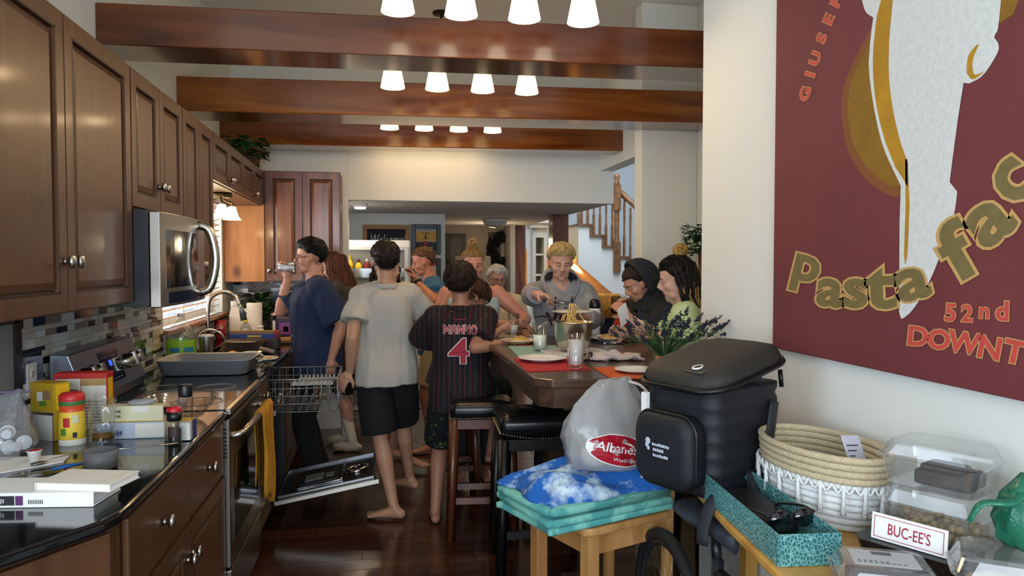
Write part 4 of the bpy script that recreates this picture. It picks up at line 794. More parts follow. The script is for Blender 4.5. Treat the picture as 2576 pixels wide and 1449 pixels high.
def pletter(ch,cx,cy,h,rot,fill,l=.0018,off=.02,wide=1.0,par=None):
    for oo,mi,ll in ((off+.035,3,l),(off,fill,l+.0004)):
        vs,fs=glyphs(ch,oo,0,0,3)
        x0=min(v[0] for v in vs);x1=max(v[0] for v in vs);y0=min(v[1] for v in vs);y1=max(v[1] for v in vs)
        if mi==3: bb=(x0,x1,y0,y1)
        x0,x1,y0,y1=bb; s_=h/(y1-y0); c,sn=math.cos(rot),math.sin(rot); out=[]
        for v in vs:
            a=(v[0]-(x0+x1)/2)*s_*wide; b=-(v[1]-(y0+y1)/2)*s_
            out.append(pp(cx+a*c-b*sn,cy+a*sn+b*c,ll))
        MB().add(out,fs).build('letter' if mi!=3 else 'letter_outline',PM[mi],pt,world=True)
for ch,cx,cy,h,rd,w in (('p',2026,690,104,14,1.1),('a',2088,737,82,7,1.1),('s',2152,738,86,0,1.15),('t',2214,722,124,-2,1.3),('a',2296,715,92,-14,1.25),('f',2408,628,165,-30,1.25),('a',2492,560,118,-38,1.25),('c',2552,455,122,-52,1.1)): pletter(ch,cx,cy,h,math.radians(rd),4,off=.03,wide=w)
for ch,cx,cy,h,rd,w in (('5',2391,786,50,4,1.0),('2',2433,788,48,2,1.0),('n',2476,787,32,2,1.05),('d',2521,782,54,2,1.05),('D',2310,846,54,6,1.1),('O',2362,854,56,8,1.05),('W',2425,862,60,9,1.0),('N',2490,875,62,11,1.05),('T',2552,885,64,12,1.1)): pletter(ch,cx,cy,h,math.radians(rd),5,off=.03,wide=w)
for ch,cx,cy,rd in (('G',2025,236,-72),('I',2038,187,-72),('U',2051,147,-70),('S',2067,96,-68),('E',2085,48,-66),('P',2104,3,-64)): pletter(ch,cx,cy,28,math.radians(rd),5,off=.03,wide=1.5)
# ================================================================ dining table
TZ=1.05
t=thing('dining_table','tall dark brown dining table with clipped corners','table',(1.02,3.7,0))
MB().prism([(.655,2.77),(1.39,2.77),(1.45,2.83),(1.45,4.38),(1.39,4.44),(.655,4.44),(.595,4.38),(.595,2.83)],TZ-.035,TZ).build('top',DARKW,t,bevel=.006,world=True)
MB().prism([(.665,2.79),(1.38,2.79),(1.43,2.84),(1.43,4.37),(1.38,4.42),(.665,4.42),(.615,4.37),(.615,2.84)],TZ-.115,TZ-.036).build('apron',DARKW,t,world=True)
for y in (3.16,4.10):
    MB().box((.93,y-.07,.10),(1.11,y+.07,TZ-.171)).build('leg',DARKW,t,bevel=.006,world=True); MB().box((.80,y-.06,0),(1.24,y+.06,.10)).build('foot',DARKW,t,bevel=.01,world=True)
    MB().box((.76,y-.16,TZ-.17),(1.28,y+.16,TZ-.116)).build('support_block',DARKW,t,bevel=.004,world=True)
MB().box((.99,3.235,.22),(1.05,4.025,.32)).build('stretcher',DARKW,t,world=True)
def placemat(label,c,px,col,z=TZ):
    pts=[at(x,y,2,z) for x,y in px]; o=MB().prism([(p.x,p.y) for p in pts][::-1],z+.0005,z+.0035).build('placemat',c); return tag(o,label,'placemat','placemats')
MATR=mat('placemat_red','#a81524',.85,bump=(300,.3,.002)); MATT=mat('placemat_teal','#7fa7a0',.85,bump=(300,.3,.002)); MATO=mat('placemat_orange','#c4561c',.85,bump=(300,.3,.002)); MATN=mat('placemat_navy','#1d2536',.85,bump=(300,.3,.002))
placemat('bright red placemat under the empty white plate at the table end',MATR,[(1325,936),(1487,930),(1440,904),(1292,903)],0)
placemat('pale teal placemat under the far lemonade glass',MATT,[(1305,900),(1425,896),(1398,870),(1278,872)],0)
placemat('orange placemat at the right table end near the flowers',MATO,[(1536,953),(1640,953),(1590,922),(1492,926)],0)
placemat('navy placemat under the pasta plate behind the steel bowl',MATN,[(1496,866),(1575,866),(1560,851),(1478,851)],0)
placemat('dark red placemat under the pasta plate by the jersey boy',mat('placemat_maroon','#7a1020',.85),[(1300,870),(1345,868),(1345,852),(1285,854)],0)
PL=[(.001,0),(.065,0),(.075,.004),(.115,.016),(.135,.021),(.134,.024),(.112,.019),(.072,.008),(.001,.007)]
PASTA=mat('pasta','#cfa95e',.45,noise_=(40,.2))
def noodles(parent,n,r,h,seed,name='pasta_heap'):
    random.seed(seed); b=MB()
    for k in range(n):
        a=random.random()*6.28; q=r*random.random()**.6; pts=[]
        for j in range(6):
            a+=random.uniform(.3,.9); q=min(r,max(.0,q+random.uniform(-.02,.02))); pts.append((q*math.cos(a),q*math.sin(a),.006+h*(1-(q/r)**1.5)*random.uniform(.5,1)))
        b.tube(bez(pts,10),.0032,5)
    b.ball((0,0,.004),(r*.93,r*.93,h*.75),16)
    o=b.build(name,PASTA,parent); o['kind']='stuff'; return o
def plate(label,px,z,s=1.0,pasta=0):
    p=at(px[0],px[1],2,z); t=thing('dinner_plate',label,'plate',(p.x,p.y,z),0,'white dinner plates'); MB().lathe([(r*s,h*s) for r,h in PL],40).build('plate',CERAM,t)
    if pasta: noodles(t,34,.085*s,.035,pasta)
    return t
plate('empty white plate on the bright red placemat',(1365,908),TZ+.0036,.84)
plate('white plate of pasta on the navy placemat behind the steel bowl',(1532,856),TZ+.0036,.95,3)
plate('white plate of pasta in front of the jersey boy',(1308,862),TZ+.0036,.8,5)
plate('white plate on the orange placemat beside the flowers',(1600,936),TZ+.0036,.66)
LEM=mat('lemonade','#e9e8d4',.15); LEM2=mat('lemonade_pink','#f0e6da',.15)
def lemonade(label,px,z,h,r,fill,m=LEM):
    p=at(px[0],px[1],2,z); t=thing('drinking_glass',label,'glass',(p.x,p.y,z),0,'lemonade glasses')
    MB().lathe([(.001,0),(r*.9,0),(r*.93,.006),(r,h),(r*.94,h),(r*.88,.016),(.001,.014)],32).build('glass',GLASS,t); MB().lathe([(.001,.0145),(r*.87,.0165),(r*.92,h*fill),(.001,h*fill)],28).build('lemonade',m,t)
    b=MB()
    for k in range(26):
        a=2*PI*k/26; b.ball((r*1.0*math.cos(a),r*1.0*math.sin(a),h*.86),.0028,5)
    o=b.build('beaded_rim',GLASS,t); o['kind']='stuff'; return t
lemonade('tall glass nearly full of cloudy lemonade on the red placemat',(1448,925),TZ+.0036,.146,.0385,.82,LEM2)
lemonade('tall glass half full of lemonade on the teal placemat',(1358,882),TZ+.0036,.146,.0375,.55)
# steel bowl of pasta
p=at(1441,888,2,TZ); t=thing('mixing_bowl','large steel mixing bowl full of pasta','bowl',(p.x,p.y,TZ+.012)); t.scale=(.82,.82,.9)
MB().lathe([(.001,0),(.07,0),(.085,.012),(.112,.07),(.125,.155),(.133,.158),(.133,.162),(.122,.161),(.108,.07),(.08,.016),(.001,.008)],44).build('bowl',mat('bowl_steel','#b4b4ae',.22,1),t)
o=noodles(t,60,.115,.03,9); o.location=(0,0,.135)
MB().tube(bez([(-.06,.05,.15),(-.12,.07,.175),(-.17,.075,.19),(-.225,.07,.185)],14),[.006]*4+[.009]*11,8,flat=(1.4,.7)).build('ladle_handle',BLK,t)
BOWL=Vector((p.x,p.y,TZ+.012))
o=MB().prism(rrect(p.x-.15,p.y-.12,p.x+.17,p.y+.12,.05),TZ+.0005,TZ+.011).build('serving_tray',CERAM,bevel=.004); tag(o,'flat white tray under the steel pasta bowl','tray')
# knitted pot holder cloth
p=at(1545,905,2,TZ); t=thing('dish_cloth','crumpled pale pink waffle cloth beside the lemonade','cloth',(p.x,p.y,TZ+.0005),math.radians(-5)); t.scale=(.8,.8,.8)
vs=[];n=22
for i in range(n):
    for j in range(n):
        u,v=i/(n-1)-.5,j/(n-1)-.5; vs.append((u*.30+.01*math.sin(v*9),v*.17+.012*math.sin(u*11),.018+max(0,.045*math.exp(-((u+.12)**2*30+(v-.1)**2*20))+.02*math.sin(u*14+v*6)*.8)))
MB().add(vs,[(i*n+j,(i+1)*n+j,(i+1)*n+j+1,i*n+j+1) for i in range(n-1) for j in range(n-1)],0,True).build('cloth',mat('waffle_cloth','#d8c4c0',.95,bump=(140,1,.012)),t).modifiers.new('s','SOLIDIFY').thickness=.012
# water bottle, red cloth bag, fork, tongs trivet
p=at(1496,860,2,TZ); t=thing('water_bottle','white insulated bottle with dark lid at the far table end','bottle',(at(1496,845,2,TZ).x,at(1496,845,2,TZ).y,TZ)); t.scale=(.92,.92,.84)
MB().lathe([(.001,0),(.036,0),(.038,.005),(.038,.20),(.035,.205)],26).build('bottle',WHITE,t); MB().lathe([(.036,.204),(.038,.21),(.038,.235),(.03,.265),(.012,.275),(.001,.275)],24).build('lid',BLK,t)
t=thing('red_cloth_basket','red cloth draped over a bread basket at the far table end','cloth',(at(1535,832,2,TZ).x-.02,4.33,TZ),0); t.scale=(.75,.75,.68)
rs=[]
for z,sx in ((0,.115),(.02,.12),(.10,.112),(.16,.09),(.19,.05),(.2,.01)): rs.append([(sx*(1+.08*math.sin(i*1.9+z*20))*math.cos(2*PI*i/28),sx*.8*(1+.10*math.sin(i*2.3+z*9))*math.sin(2*PI*i/28),z) for i in range(28)])
MB().rings(rs,0,True,True).build('cloth',mat('red_cloth','#a83424',.9,bump=(40,.6,.01)),t)
t=thing('steel_trivet','black and steel trivet handle beside the lemonade','trivet',(at(1478,905,2,TZ).x,at(1478,905,2,TZ).y,TZ+.001)); MB().tube(bez([(-.02,.05,.03),(.0,.0,.04),(-.02,-.04,.012),(-.05,-.05,.006)],12),.004,6).build('wire',STEEL,t); MB().tube(bez([(0.0,.05,.02),(.02,.0,.03),(-.01,-.05,.006),(-.04,-.06,.006)],12),.0045,6).build('wire',BLK,t)
p=at(1545,862,2,TZ); t=thing('white_knife','white-handled knife lying behind the waffle cloth','knife',(p.x-.02,p.y-.09,TZ+.004),.05); MB().box((-.07,-.006,0),(.0,.006,.01)).build('handle',WHITE,t,bevel=.003); MB().box((0,-.007,.003),(.08,.006,.005)).build('blade',STEEL,t)
# ================================================================ stools
LEATH=mat('black_leather','#121315',.28,bump=(80,.2,.003)); BLKW=mat('black_wood','#0e0d0e',.35)
BRASS=mat('nailhead','#b9a781',.3,1)
def stool(label,loc,rz,seat,wood,zseat=.71,saddle=True):
    t=thing('bar_stool',label,'stool',loc,rz,'leather bar stools'); a,b=seat
    rs=[]
    for z,s_ in ((zseat-.075,1),(zseat-.02,1.0),(zseat-.005,.97),(zseat+.012,.85),(zseat+.02,.5)): rs.append([(x*s_,y*s_,z+(.028*(x/a)**2 if saddle else 0)) for x,y in rrect(-a,-b,a,b,.035,4)])
    MB().rings(rs,0,True,True).build('seat',LEATH,t)
    random.seed(1); nb=MB(); per=[]
    for k in range(33): per.append((-a+2*a*k/32,-b-.001))
    for k in range(1,24): per.append((-a-.001,-b+2*b*k/24)); per.append((a+.001,-b+2*b*k/24))
    for x,y in per: nb.ball((x,y,zseat-.068+(.028*(x/a)**2 if saddle else 0)),.0048,6)
    o=nb.build('nailheads',BRASS,t); o['kind']='stuff'
    MB().box((-a+.01,-b+.01,zseat-.13),(a-.01,b-.01,zseat-.074)).build('apron',wood,t,bevel=.003)
    for sx in (-1,1):
        for sy in (-1,1): MB().tube([(sx*(a-.025),sy*(b-.025),zseat-.076),(sx*(a-.0),sy*(b-.005),0)],[.032,.024],4).build('leg',wood,t)
    for sy in (-1,1): MB().box((-a+.01,sy*(b-.02)-.012,.2),(a-.01,sy*(b-.02)+.012,.235)).build('stretcher',wood,t)
    for sx in (-1,1): MB().box((sx*(a-.012)-.012,-b+.01,.27),(sx*(a-.012)+.012,b-.01,.305)).build('stretcher',wood,t)
    return t
stool('black leather bar stool with nailheads at the near table end',(.775,3.55,0),math.radians(-3),(.215,.18),BLKW,.745)
STW=knotwood('stool_brown_wood','#5a2f18','#44200e','#6b3b20',(8,8,.8),.35,2,.2,False)
stool('brown-legged leather stool the jersey boy leans on',(.555,4.06,0),math.radians(-6),(.175,.15),STW,.735,False)
stool('bar stool under the younger boy beside the table',(.47,4.68,0),0,(.13,.13),STW,.70,False)
stool('bar stool under the woman in pale green',(1.72,3.62,0),math.radians(90),(.15,.14),BLKW,.70,False)
# light wood chair with low back
t=thing('pine_chair','light pine counter chair loaded with towels and a plastic bag','chair',(.80,2.63,0),math.radians(22))
SZ=.60
MB().prism(rrect(-.205,-.19,.215,.19,.04),SZ-.03,SZ).build('seat',LIGHTW,t,bevel=.008)
MB().box((-.18,-.17,SZ-.10),(.19,-.14,SZ-.031)).box((-.18,.14,SZ-.10),(.19,.17,SZ-.031)).box((-.18,-.14,SZ-.10),(-.15,.14,SZ-.031)).box((.16,-.14,SZ-.10),(.19,.14,SZ-.031)).build('apron',LIGHTW,t)
for x,y in ((-.165,-.155),(-.165,.155)): MB().box((x-.024,y-.024,0),(x+.024,y+.024,SZ-.031)).build('leg',LIGHTW,t,bevel=.003)
for y in (-.165,.165): MB().tube([(.185,y,0),(.19,y,SZ),(.205,y,.76),(.225,y,.80)],.03,4).build('back_post',LIGHTW,t)
MB().tube(bez([(.22,-.205,.775),(.245,-.1,.785),(.25,0,.79),(.245,.1,.79),(.215,.205,.79)],14),.042,10,flat=(.55,1)).build('top_rail',knotwood('rail_pine','#c18d3e','#a87430','#d2a050',(5,5,.8),.4,2,.2,False),t)
# folded towels on the chair
def slabcloth(name,label,mats,loc,rz,sx,sy,h,seed,layers,amp=.008):
    t=thing(name,label,'towel',loc,rz); random.seed(seed)
    for k in range(layers):
        z0=h*k/layers; hh=h/layers; n=30; rs=[]
        for zf,s_ in ((.02,.97),(.2,1.0),(.8,1.0),(.98,.96)):
            rs.append([(x*s_+amp*math.sin(i*1.3+k*2+seed),y*s_+amp*math.sin(i*.9+k+seed),z0+hh*zf+amp*.6*math.sin(x*30+k)+amp*.5*math.sin(y*25+k*3)) for i,(x,y) in enumerate(rrect(-sx,-sy,sx,sy,.03,6))])
        MB().rings(rs,0,True,True).build('fold',mats[k%len(mats)],t)
    return t
def tuftmat(name,c1,c2,scale,lo=.45,hi=.55,bump=(180,.5,.004)): return mat(name,c1,.95,noise_=(scale,0,lo,hi),col2=c2,bump=bump)
TW=tuftmat('teal_towel','#7cc0b2','#4f9a95',9); 
slabcloth('beach_towel','folded teal patterned towel on the pine chair',[TW],(.735,2.60,SZ+.001),math.radians(20),.27,.19,.085,3,3,.006)
t=thing('tie_dye_blanket','blue and white tie-dye blanket folded on the teal towel','blanket',(.735,2.60,SZ+.092),math.radians(18))
n=34; vs=[]; random.seed(4)
for i in range(n):
    for j in range(n):
        u,v=i/(n-1)*2-1,j/(n-1)*2-1; e=max(abs(u),abs(v)); z=.07*(1-e**4)+.018*math.sin(u*5+v*3.1)*(1-e**6)+.012*math.sin(v*11+u*2)*(1-e**6)-.004
        vs.append((u*.26+.015*math.sin(v*5),v*.175+.012*math.sin(u*6),max(z,.0)))
MB().add(vs,[(i*n+j,(i+1)*n+j,(i+1)*n+j+1,i*n+j+1) for i in range(n-1) for j in range(n-1)],0,True).build('blanket',tuftmat('tie_dye','#1d5fb0','#cfe2ec',8,.38,.52),t).modifiers.new('s','SOLIDIFY').thickness=.012
# plastic shopping bag
BAGF=thin('bag_film','#f4f4f3',1.35,.2,.30,'#f6f5f4',bump=(9,1.0))
t=thing('shopping_bag','translucent white plastic bag with red oval logo on the blanket','bag',(.86,2.60,SZ+.155),math.radians(20)); t.scale=(1.25,1.05,1.02)
rs=[]; random.seed(6); N=36
for z,sx,sy,ox in ((0,.14,.09,.03),(.02,.19,.12,.03),(.07,.195,.12,.02),(.13,.165,.10,-.02),(.18,.145,.085,-.035),(.23,.125,.05,-.03),(.275,.09,.02,-.02),(.31,.055,.008,-.01)):
    rs.append([(ox+sx*(1+.05*math.sin(i*1.7+z*30)+.03*math.sin(i*3.1))*math.cos(2*PI*i/N),sy*(1+.07*math.sin(i*2.1+z*22))*math.sin(2*PI*i/N),z+.01*math.sin(i*1.1)*(z>.1)) for i in range(N)])
bg_=MB().rings(rs,0,True,True).build('film',BAGF,t)
MB().tube(bez([(.045,0,.30),(.075,-.03,.28),(.12,-.05,.20),(.14,-.05,.15)],12),.010,6,flat=(1.8,.3)).build('handle',mat('bag_handle','#dad9d8',.4),t)
b=MB(); oc=(-.065,-.115,.10)
bgv=BVHTree.FromPolygons([v.co.copy() for v in bg_.data.vertices],[tuple(p.vertices) for p in bg_.data.polygons])
def onbag(x,z,l):  # the printed side of the bag, curving round to the left
    h_=bgv.ray_cast(Vector((x,-1,z)),Vector((0,1,0))); return (x,(h_[0].y if h_[0] else -.03)-l-.002,z)
el=[(.088*math.cos(2*PI*i/40),.052*math.sin(2*PI*i/40)) for i in range(40)]
for sc_,mi,l in ((1.06,1,.001),(1,0,.002)):
    rr_=[onbag(-.06+x*sc_,.085+y*sc_-x*.22,l) for x,y in el]; cc=onbag(-.06,.085,l); mid=[onbag(-.06+x*sc_*.5,.085+y*sc_*.5-x*.11,l) for x,y in el]
    b.add(rr_+mid+[cc],[(i,(i+1)%40,40+(i+1)%40,40+i) for i in range(40)]+[(40+i,40+(i+1)%40,80) for i in range(40)],mi)
q=MB(); put_text(q,'Albanese',(0,0,0),(1,0,0),(0,1,0),.032,0,offset=.012,width=.145,shear=.25); put_text(q,"World's Best",(.05,-.03,0),(1,0,0),(0,1,0),.013,0,width=.08,shear=.25)
b.add([onbag(-.133+v[0],.095+v[1]-v[0]*.24,.004) for v in q.v],q.f,1)
b.build('logo',[mat('logo_red','#a81226',.4),WHITE],t)
for k,(x,y,z,r,c) in enumerate(((.06,-.01,.05,(.06,.04,.04),'#c9c06a'),(.0,.0,.055,(.05,.05,.05),'#b98a86'),(.13,0,.045,(.04,.05,.035),'#d9d8c0'),(-.08,0,.05,(.05,.05,.045),'#b7b2ad'))):
    o=MB().ball((0,0,0),r,10).build('candy_pouch',mat('candy_pouch_%d'%k,c,.4,bump=(30,.8,.01))); Mw=world_of(t)@Matrix.Translation((x,y,z)); o.matrix_world=Mw; o.location=Mw.translation; tag(o,['yellow','pinkish','cream','grey'][k]+' candy pouch inside the plastic shopping bag','pouch','pouches in the bag')
# ================================================================ console along the right wall
t=thing('console_table','narrow console table with honey wood edge along the right wall','table',(1.2,2.0,0))
CTP=[(1.12,2.72),(1.09,2.45),(1.0,2.26),(.945,1.9),(.90,1.5),(.86,1.05),(1.456,1.05),(1.456,2.72)]
MB().prism(CTP[::-1],.755,.78).build('top',MATS['rail_pine'],t,bevel=.006,world=True)
for x,y in ((1.42,2.66),(1.42,1.15)): MB().box((x-.025,y-.025,0),(x+.025,y+.025,.754)).build('leg',MATS['rail_pine'],t,world=True)
CZ=.7805
# teal box with sunglasses
t=thing('teal_box','teal crocodile-texture tray box along the console edge','box',(1.028,1.86,CZ),math.radians(-5.5)); t.scale=(.78,1,1)
def crocmat():
    m=mat('teal_croc','#3f7f80',.3,coat=.2); nt=m.node_tree; v=nt.nodes.new('ShaderNodeTexVoronoi'); v.feature='DISTANCE_TO_EDGE'; v.inputs['Scale'].default_value=95; tc=nt.nodes.new('ShaderNodeTexCoord'); nt.links.new(tc.outputs['Object'],v.inputs[0])
    r=nt.nodes.new('ShaderNodeValToRGB'); r.color_ramp.elements[0].position=.03; r.color_ramp.elements[1].position=.14; r.color_ramp.elements[0].color=lin('#7fb4b0'); r.color_ramp.elements[1].color=lin('#2f6c70'); nt.links.new(v.outputs['Distance'],r.inputs[0]); nt.links.new(r.outputs[0],nt.nodes['Principled BSDF'].inputs['Base Color']); return m
CROC=crocmat()
for nm,lo,hi in (('side',(-.10,-.28,0),(-.094,.28,.078)),('side',(.094,-.28,0),(.10,.28,.078)),('end',(-.094,-.28,0),(.094,-.274,.078)),('end',(-.094,.274,0),(.094,.28,.078)),('bottom',(-.094,-.274,0),(.094,.274,.006))): MB().box(lo,hi).build(nm,CROC,t,bevel=.002)
t=thing('wallet_case','black leather cases lying in the teal box','case',(1.03,1.93,CZ+.0065),math.radians(-5)); MB().box((-.06,-.19,0),(.06,.10,.05)).build('case',mat('black_case','#141416',.45),t,bevel=.02)
t=thing('sunglasses','black sunglasses resting in the near end of the teal box','sunglasses',(1.025,1.70,CZ+.072),math.radians(8))
for s_ in (-1,1): MB().rings([[(s_*.036+.031*math.cos(a)*k+.0,-.002*0+d,.0+.024*math.sin(a)*k) for a in [2*PI*i/20 for i in range(20)]] for d,k in ((-.003,1),(.003,1))],0,True,True).build('lens',BLKG,t)
MB().tube([(-.008,0,.008),(0,-.002,.012),(.008,0,.008)],.003,6).build('bridge',BLK,t)
for s_ in (-1,1): MB().tube(bez([(s_*.068,0,.012),(s_*.07,.05,.012),(s_*.055,.11,.0),(s_*.05,.13,-.012)],10),.0035,6).build('temple',BLK,t)
# rope basket
t=thing('rope_basket','cream rope basket with macrame fringe on the console','basket',(1.262,1.94,CZ),math.radians(6)); t.scale=(1,.95,1.08)
ROPE=mat('cream_rope','#cbb896',.9,noise_=(120,.2),bump=(160,.7,.004)); ROPEW=mat('white_rope','#dfe0de',.9,bump=(160,.7,.004))
def ell(rx,ry,z,n=40,tilt=0): return [(rx*math.cos(2*PI*i/n),ry*math.sin(2*PI*i/n),z) for i in range(n)]
for k in range(11):
    g=.82+.18*(k/10)**.7; MB().tube(ell(.135*g,.235*g,.009+k*.0175),.0095,8,closed=True).build('rope_coil',ROPE if k>6 else ROPEW,t)
MB().prism([(p[0],p[1]) for p in ell(.112,.19,0)],.001,.006).build('bottom',ROPEW,t)
fr=MB(); random.seed(8)
for i in range(40):
    a=2*PI*i/40; x,y=.142*math.cos(a),.245*math.sin(a)
    a2=2*PI*(i+1)/40; x2,y2=.142*math.cos(a2),.245*math.sin(a2)
    fr.tube(bez([(x,y,.125),((x+x2)/2*1.01,(y+y2)/2*1.01,.105),(x2,y2,.125)],5),.004,5)
    if i%2==0: fr.tube([(x*1.01,y*1.01,.118),(x*1.01,y*1.01,.095),(x*1.0,y*1.0,.05)],[.006,.005,.009],6)
o=fr.build('fringe',ROPEW,t); o['kind']='stuff'
o=thing('receipt','printed paper receipt standing in the rope basket','receipt',(1.33,1.80,CZ+.04),0,rot=(math.radians(-25),math.radians(8),math.radians(25)))
MB().box((-.045,-.0008,0),(.045,.0008,.21)).build('sheet',mat('receipt_paper','#d3d3e2',.8),o)
b=MB()
for k in range(9): b.box((-.035,-.0014,.06+k*.015),(-.035+.03+.03*((k*7)%3)/2,-.0009,.063+k*.015))
q=b.build('print',INK,o); q['kind']='stuff'
# clamshell containers
def clamshell(label,loc,rz,sx,sy,h,content,seed,lid=.35,group='clear bakery containers'):
    t=thing('clear_container',label,'container',loc,rz,group)
    hb=h*(1-lid)
    MB().rings([rr(.0,sx*.86,sy*.86,.02),rr(.004,sx*.88,sy*.88,.022),rr(hb-.004,sx*.97,sy*.97,.025),rr(hb,sx*1.06,sy*1.06,.03)],0,False,False).add(rr(.002,sx*.86,sy*.86,.02),[tuple(range(24))]).build('tray',CLEARP,t)
    MB().rings([rr(hb+.001,sx*1.06,sy*1.06,.03),rr(hb+.006,sx*.98,sy*.98,.025),rr(h-.008,sx*.9,sy*.9,.03),rr(h,sx*.84,sy*.84,.03)],0,False,False).add(rr(h,sx*.84,sy*.84,.03),[tuple(range(24))]).build('lid',CLEARP,t)
    return t
t=thing('black_tray','low black plastic tray under the stacked clear containers','tray',(1.29,1.53,CZ),math.radians(-62)); MB().rings([rr(0,.12,.10,.02),rr(.055,.135,.115,.025),rr(.06,.14,.12,.025)],0,True,False).build('tray',BLK,t)
BRN=mat('dark_brownie','#2a1a14',.6,bump=(90,.6,.006)); NUT=mat('nuts','#a98a5c',.6,noise_=(40,.5),bump=(60,.6,.006))
c1=clamshell('lower clear container of nuts with the white sign on its front',(1.318,1.545,CZ+.0605),math.radians(-62),.112,.085,.125,None,1)
b=MB(); random.seed(12)
for k in range(110): b.ball((random.uniform(-.088,.088),random.uniform(-.062,.062),.012+random.random()*.03),random.uniform(.008,.013),6)
o=b.build('nuts',NUT,c1); o['kind']='stuff'
c2=clamshell('upper clear container with a dark brownie slab',(1.322,1.55,CZ+.187),math.radians(-62),.112,.085,.105,None,2)
MB().prism(rrect(-.04,-.06,.085,.05,.015),.008,.042).build('brownie',BRN,c2,bevel=.006); MB().prism(rrect(-.03,-.05,.06,.03,.012),.0425,.055).build('brownie_top',BRN,c2,bevel=.005)
t=thing('price_sign','white sign with red store lettering in front of the nut container','sign',(1.20,1.505,CZ+.061),0,rot=(math.radians(-6),0,math.radians(-62)))
MB().prism(rrect(-.085,-.0025,.085,.0025,.002,2),.0,.062).build('board',WHITE,t,bevel=.002)
b=MB(); put_text(b,"BUC-EE'S",(-.045,-.0032,.018),(1,0,0),(0,0,1),.025,0,offset=.008,width=.095)
for (x0,z0,x1,z1) in ((-.078,.006,.078,.0075),(-.078,.0545,.078,.056),(-.078,.006,-.0765,.056),(.0765,.006,.078,.056)): b.add([(x0,-.0032,z0),(x1,-.0032,z0),(x1,-.0032,z1),(x0,-.0032,z1)],[(0,1,2,3)])
b.build('lettering',mat('sign_red','#a01830',.5),t)
c3=clamshell('clear bakery container with a printed label at the bottom edge',(1.06,1.40,CZ),math.radians(-25),.10,.075,.085,None,3)
MB().prism(rrect(-.07,-.05,.07,.05,.01),.006,.05).build('cake',mat('cake','#5a3a34',.7,noise_=(30,.4)),c3,bevel=.008); MB().box((-.065,-.04,.0853),(.065,.045,.0862)).build('label',mat('grey_label','#b7b9bd',.6),c3)
b=MB(); random.seed(42)
for y_,n_ in ((-.028,9),(-.020,6)):
    for k in range(n_): x_=-.055+k*.011; b.add([(x_,y_,.0866),(x_+random.uniform(.005,.009),y_,.0866),(x_+.006,y_+.004,.0866),(x_,y_+.004,.0866)],[(0,1,2,3)])
b.add([(-.02,.02,.0866),(.02,.02,.0866),(.02,.038,.0866),(-.02,.038,.0866)],[(0,1,2,3)]); o=b.build('label_print',mat('label_grey_ink','#5c626c',.6),c3); o['kind']='stuff'
c4=clamshell('clear bakery container at the bottom right corner',(1.30,1.305,CZ),math.radians(-35),.12,.08,.12,None,4)
MB().prism(rrect(-.09,-.055,.09,.055,.02),.006,.06).build('bread',mat('pale_bread','#b79a72',.8,noise_=(20,.3)),c4,bevel=.015)
GRB=mat('green_film','#1f6a52',.25,bump=(14,.9,.02))
t=thing('green_bag','knotted dark green plastic bag at the right edge','bag',(1.345,1.33,CZ+.121)); t.scale=(1.1,1.1,1.15)
rs=[]
for z,s_ in ((0,.035),(.015,.05),(.05,.055),(.09,.045),(.12,.022),(.135,.012)): rs.append([(s_*(1+.16*math.sin(i*2.2+z*40))*math.cos(2*PI*i/20),s_*(1+.13*math.sin(i*1.6+z*30))*math.sin(2*PI*i/20),z) for i in range(20)])
MB().rings(rs,0,True,True).build('bag',GRB,t); MB().tube(bez([(0,0,.12),(-.05,-.02,.09),(-.10,.0,.085),(-.12,.01,.05)],12),[.012,.012,.011,.01,.01,.01,.01,.009,.009,.009,.008,.008,.007],6,flat=(1,.5)).build('loop',GRB,t)
# ================================================================ cooler backpack
NYL=mat('black_nylon','#16181d',.6,bump=(160,.4,.003)); NYLT=mat('charcoal_nylon','#2b2823',.65,bump=(220,.4,.003)); ZIP=mat('zip_black','#0b0b0d',.4)
t=thing('cooler_backpack','black cooler backpack with grey domed lid on the console','backpack',(1.075,2.27,CZ),math.radians(25)); t.scale=(1.08,1.08,1.12)
def rrz(z,sx,sy,r,ox=0,oy=0): return [(x+ox,y+oy,z) for x,y in rrect(-sx,-sy,sx,sy,r,5)]
rs=[]
for k in range(21):
    z=.30*k/20; bump_=.004*(1 if k%3 else -1); rs.append(rrz(z,.155+bump_*.6,.14+bump_*.6,.05))
MB().rings(rs,0,True,True).build('quilted_body',NYL,t)
# lid, high at the back and dipping to the pouch side
lid=[]
def tilt(p): 
    x,y,z=p; return (x,y,z+.10*(x+.17)/.34*.7+.0)
for z,s_ in ((.285,.97),(.29,1.04),(.315,1.06),(.335,1.0),(.348,.8),(.354,.4)): lid.append([tilt(p) for p in rrz(z,.168*s_,.15*s_,.075*s_+.01)])
MB().rings(lid,0,True,True).build('lid',NYLT,t)
MB().tube([tilt(p) for p in rrz(.296,.180,.161,.08)],.008,6,closed=True).build('lid_piping',ZIP,t)
b=MB().rings([rrz(.298,.13,.10,.05),[tilt(p) for p in rrz(.29,.15,.13,.06)]],0,False,True); b.build('collar',mat('silver_liner','#7b8088',.3,.5),t)
b=MB(); 
for pts,mi in (([(-.165,-.10),(-.125,-.10),(-.10,-.02),(-.16,-.02)],0),): b.add([tilt((x,y,.337+.004)) for x,y in pts],[(0,1,2,3)],mi)
b.build('logo_patch',mat('patch_grey','#4d4a46',.5),t)
b=MB(); b.tube([tilt((-.135+.016*math.cos(a),-.06+.013*math.sin(a),.347)) for a in [2*PI*i/16 for i in range(16)]],.003,5,closed=True); b.build('logo',WHITE,t)
rs=[]
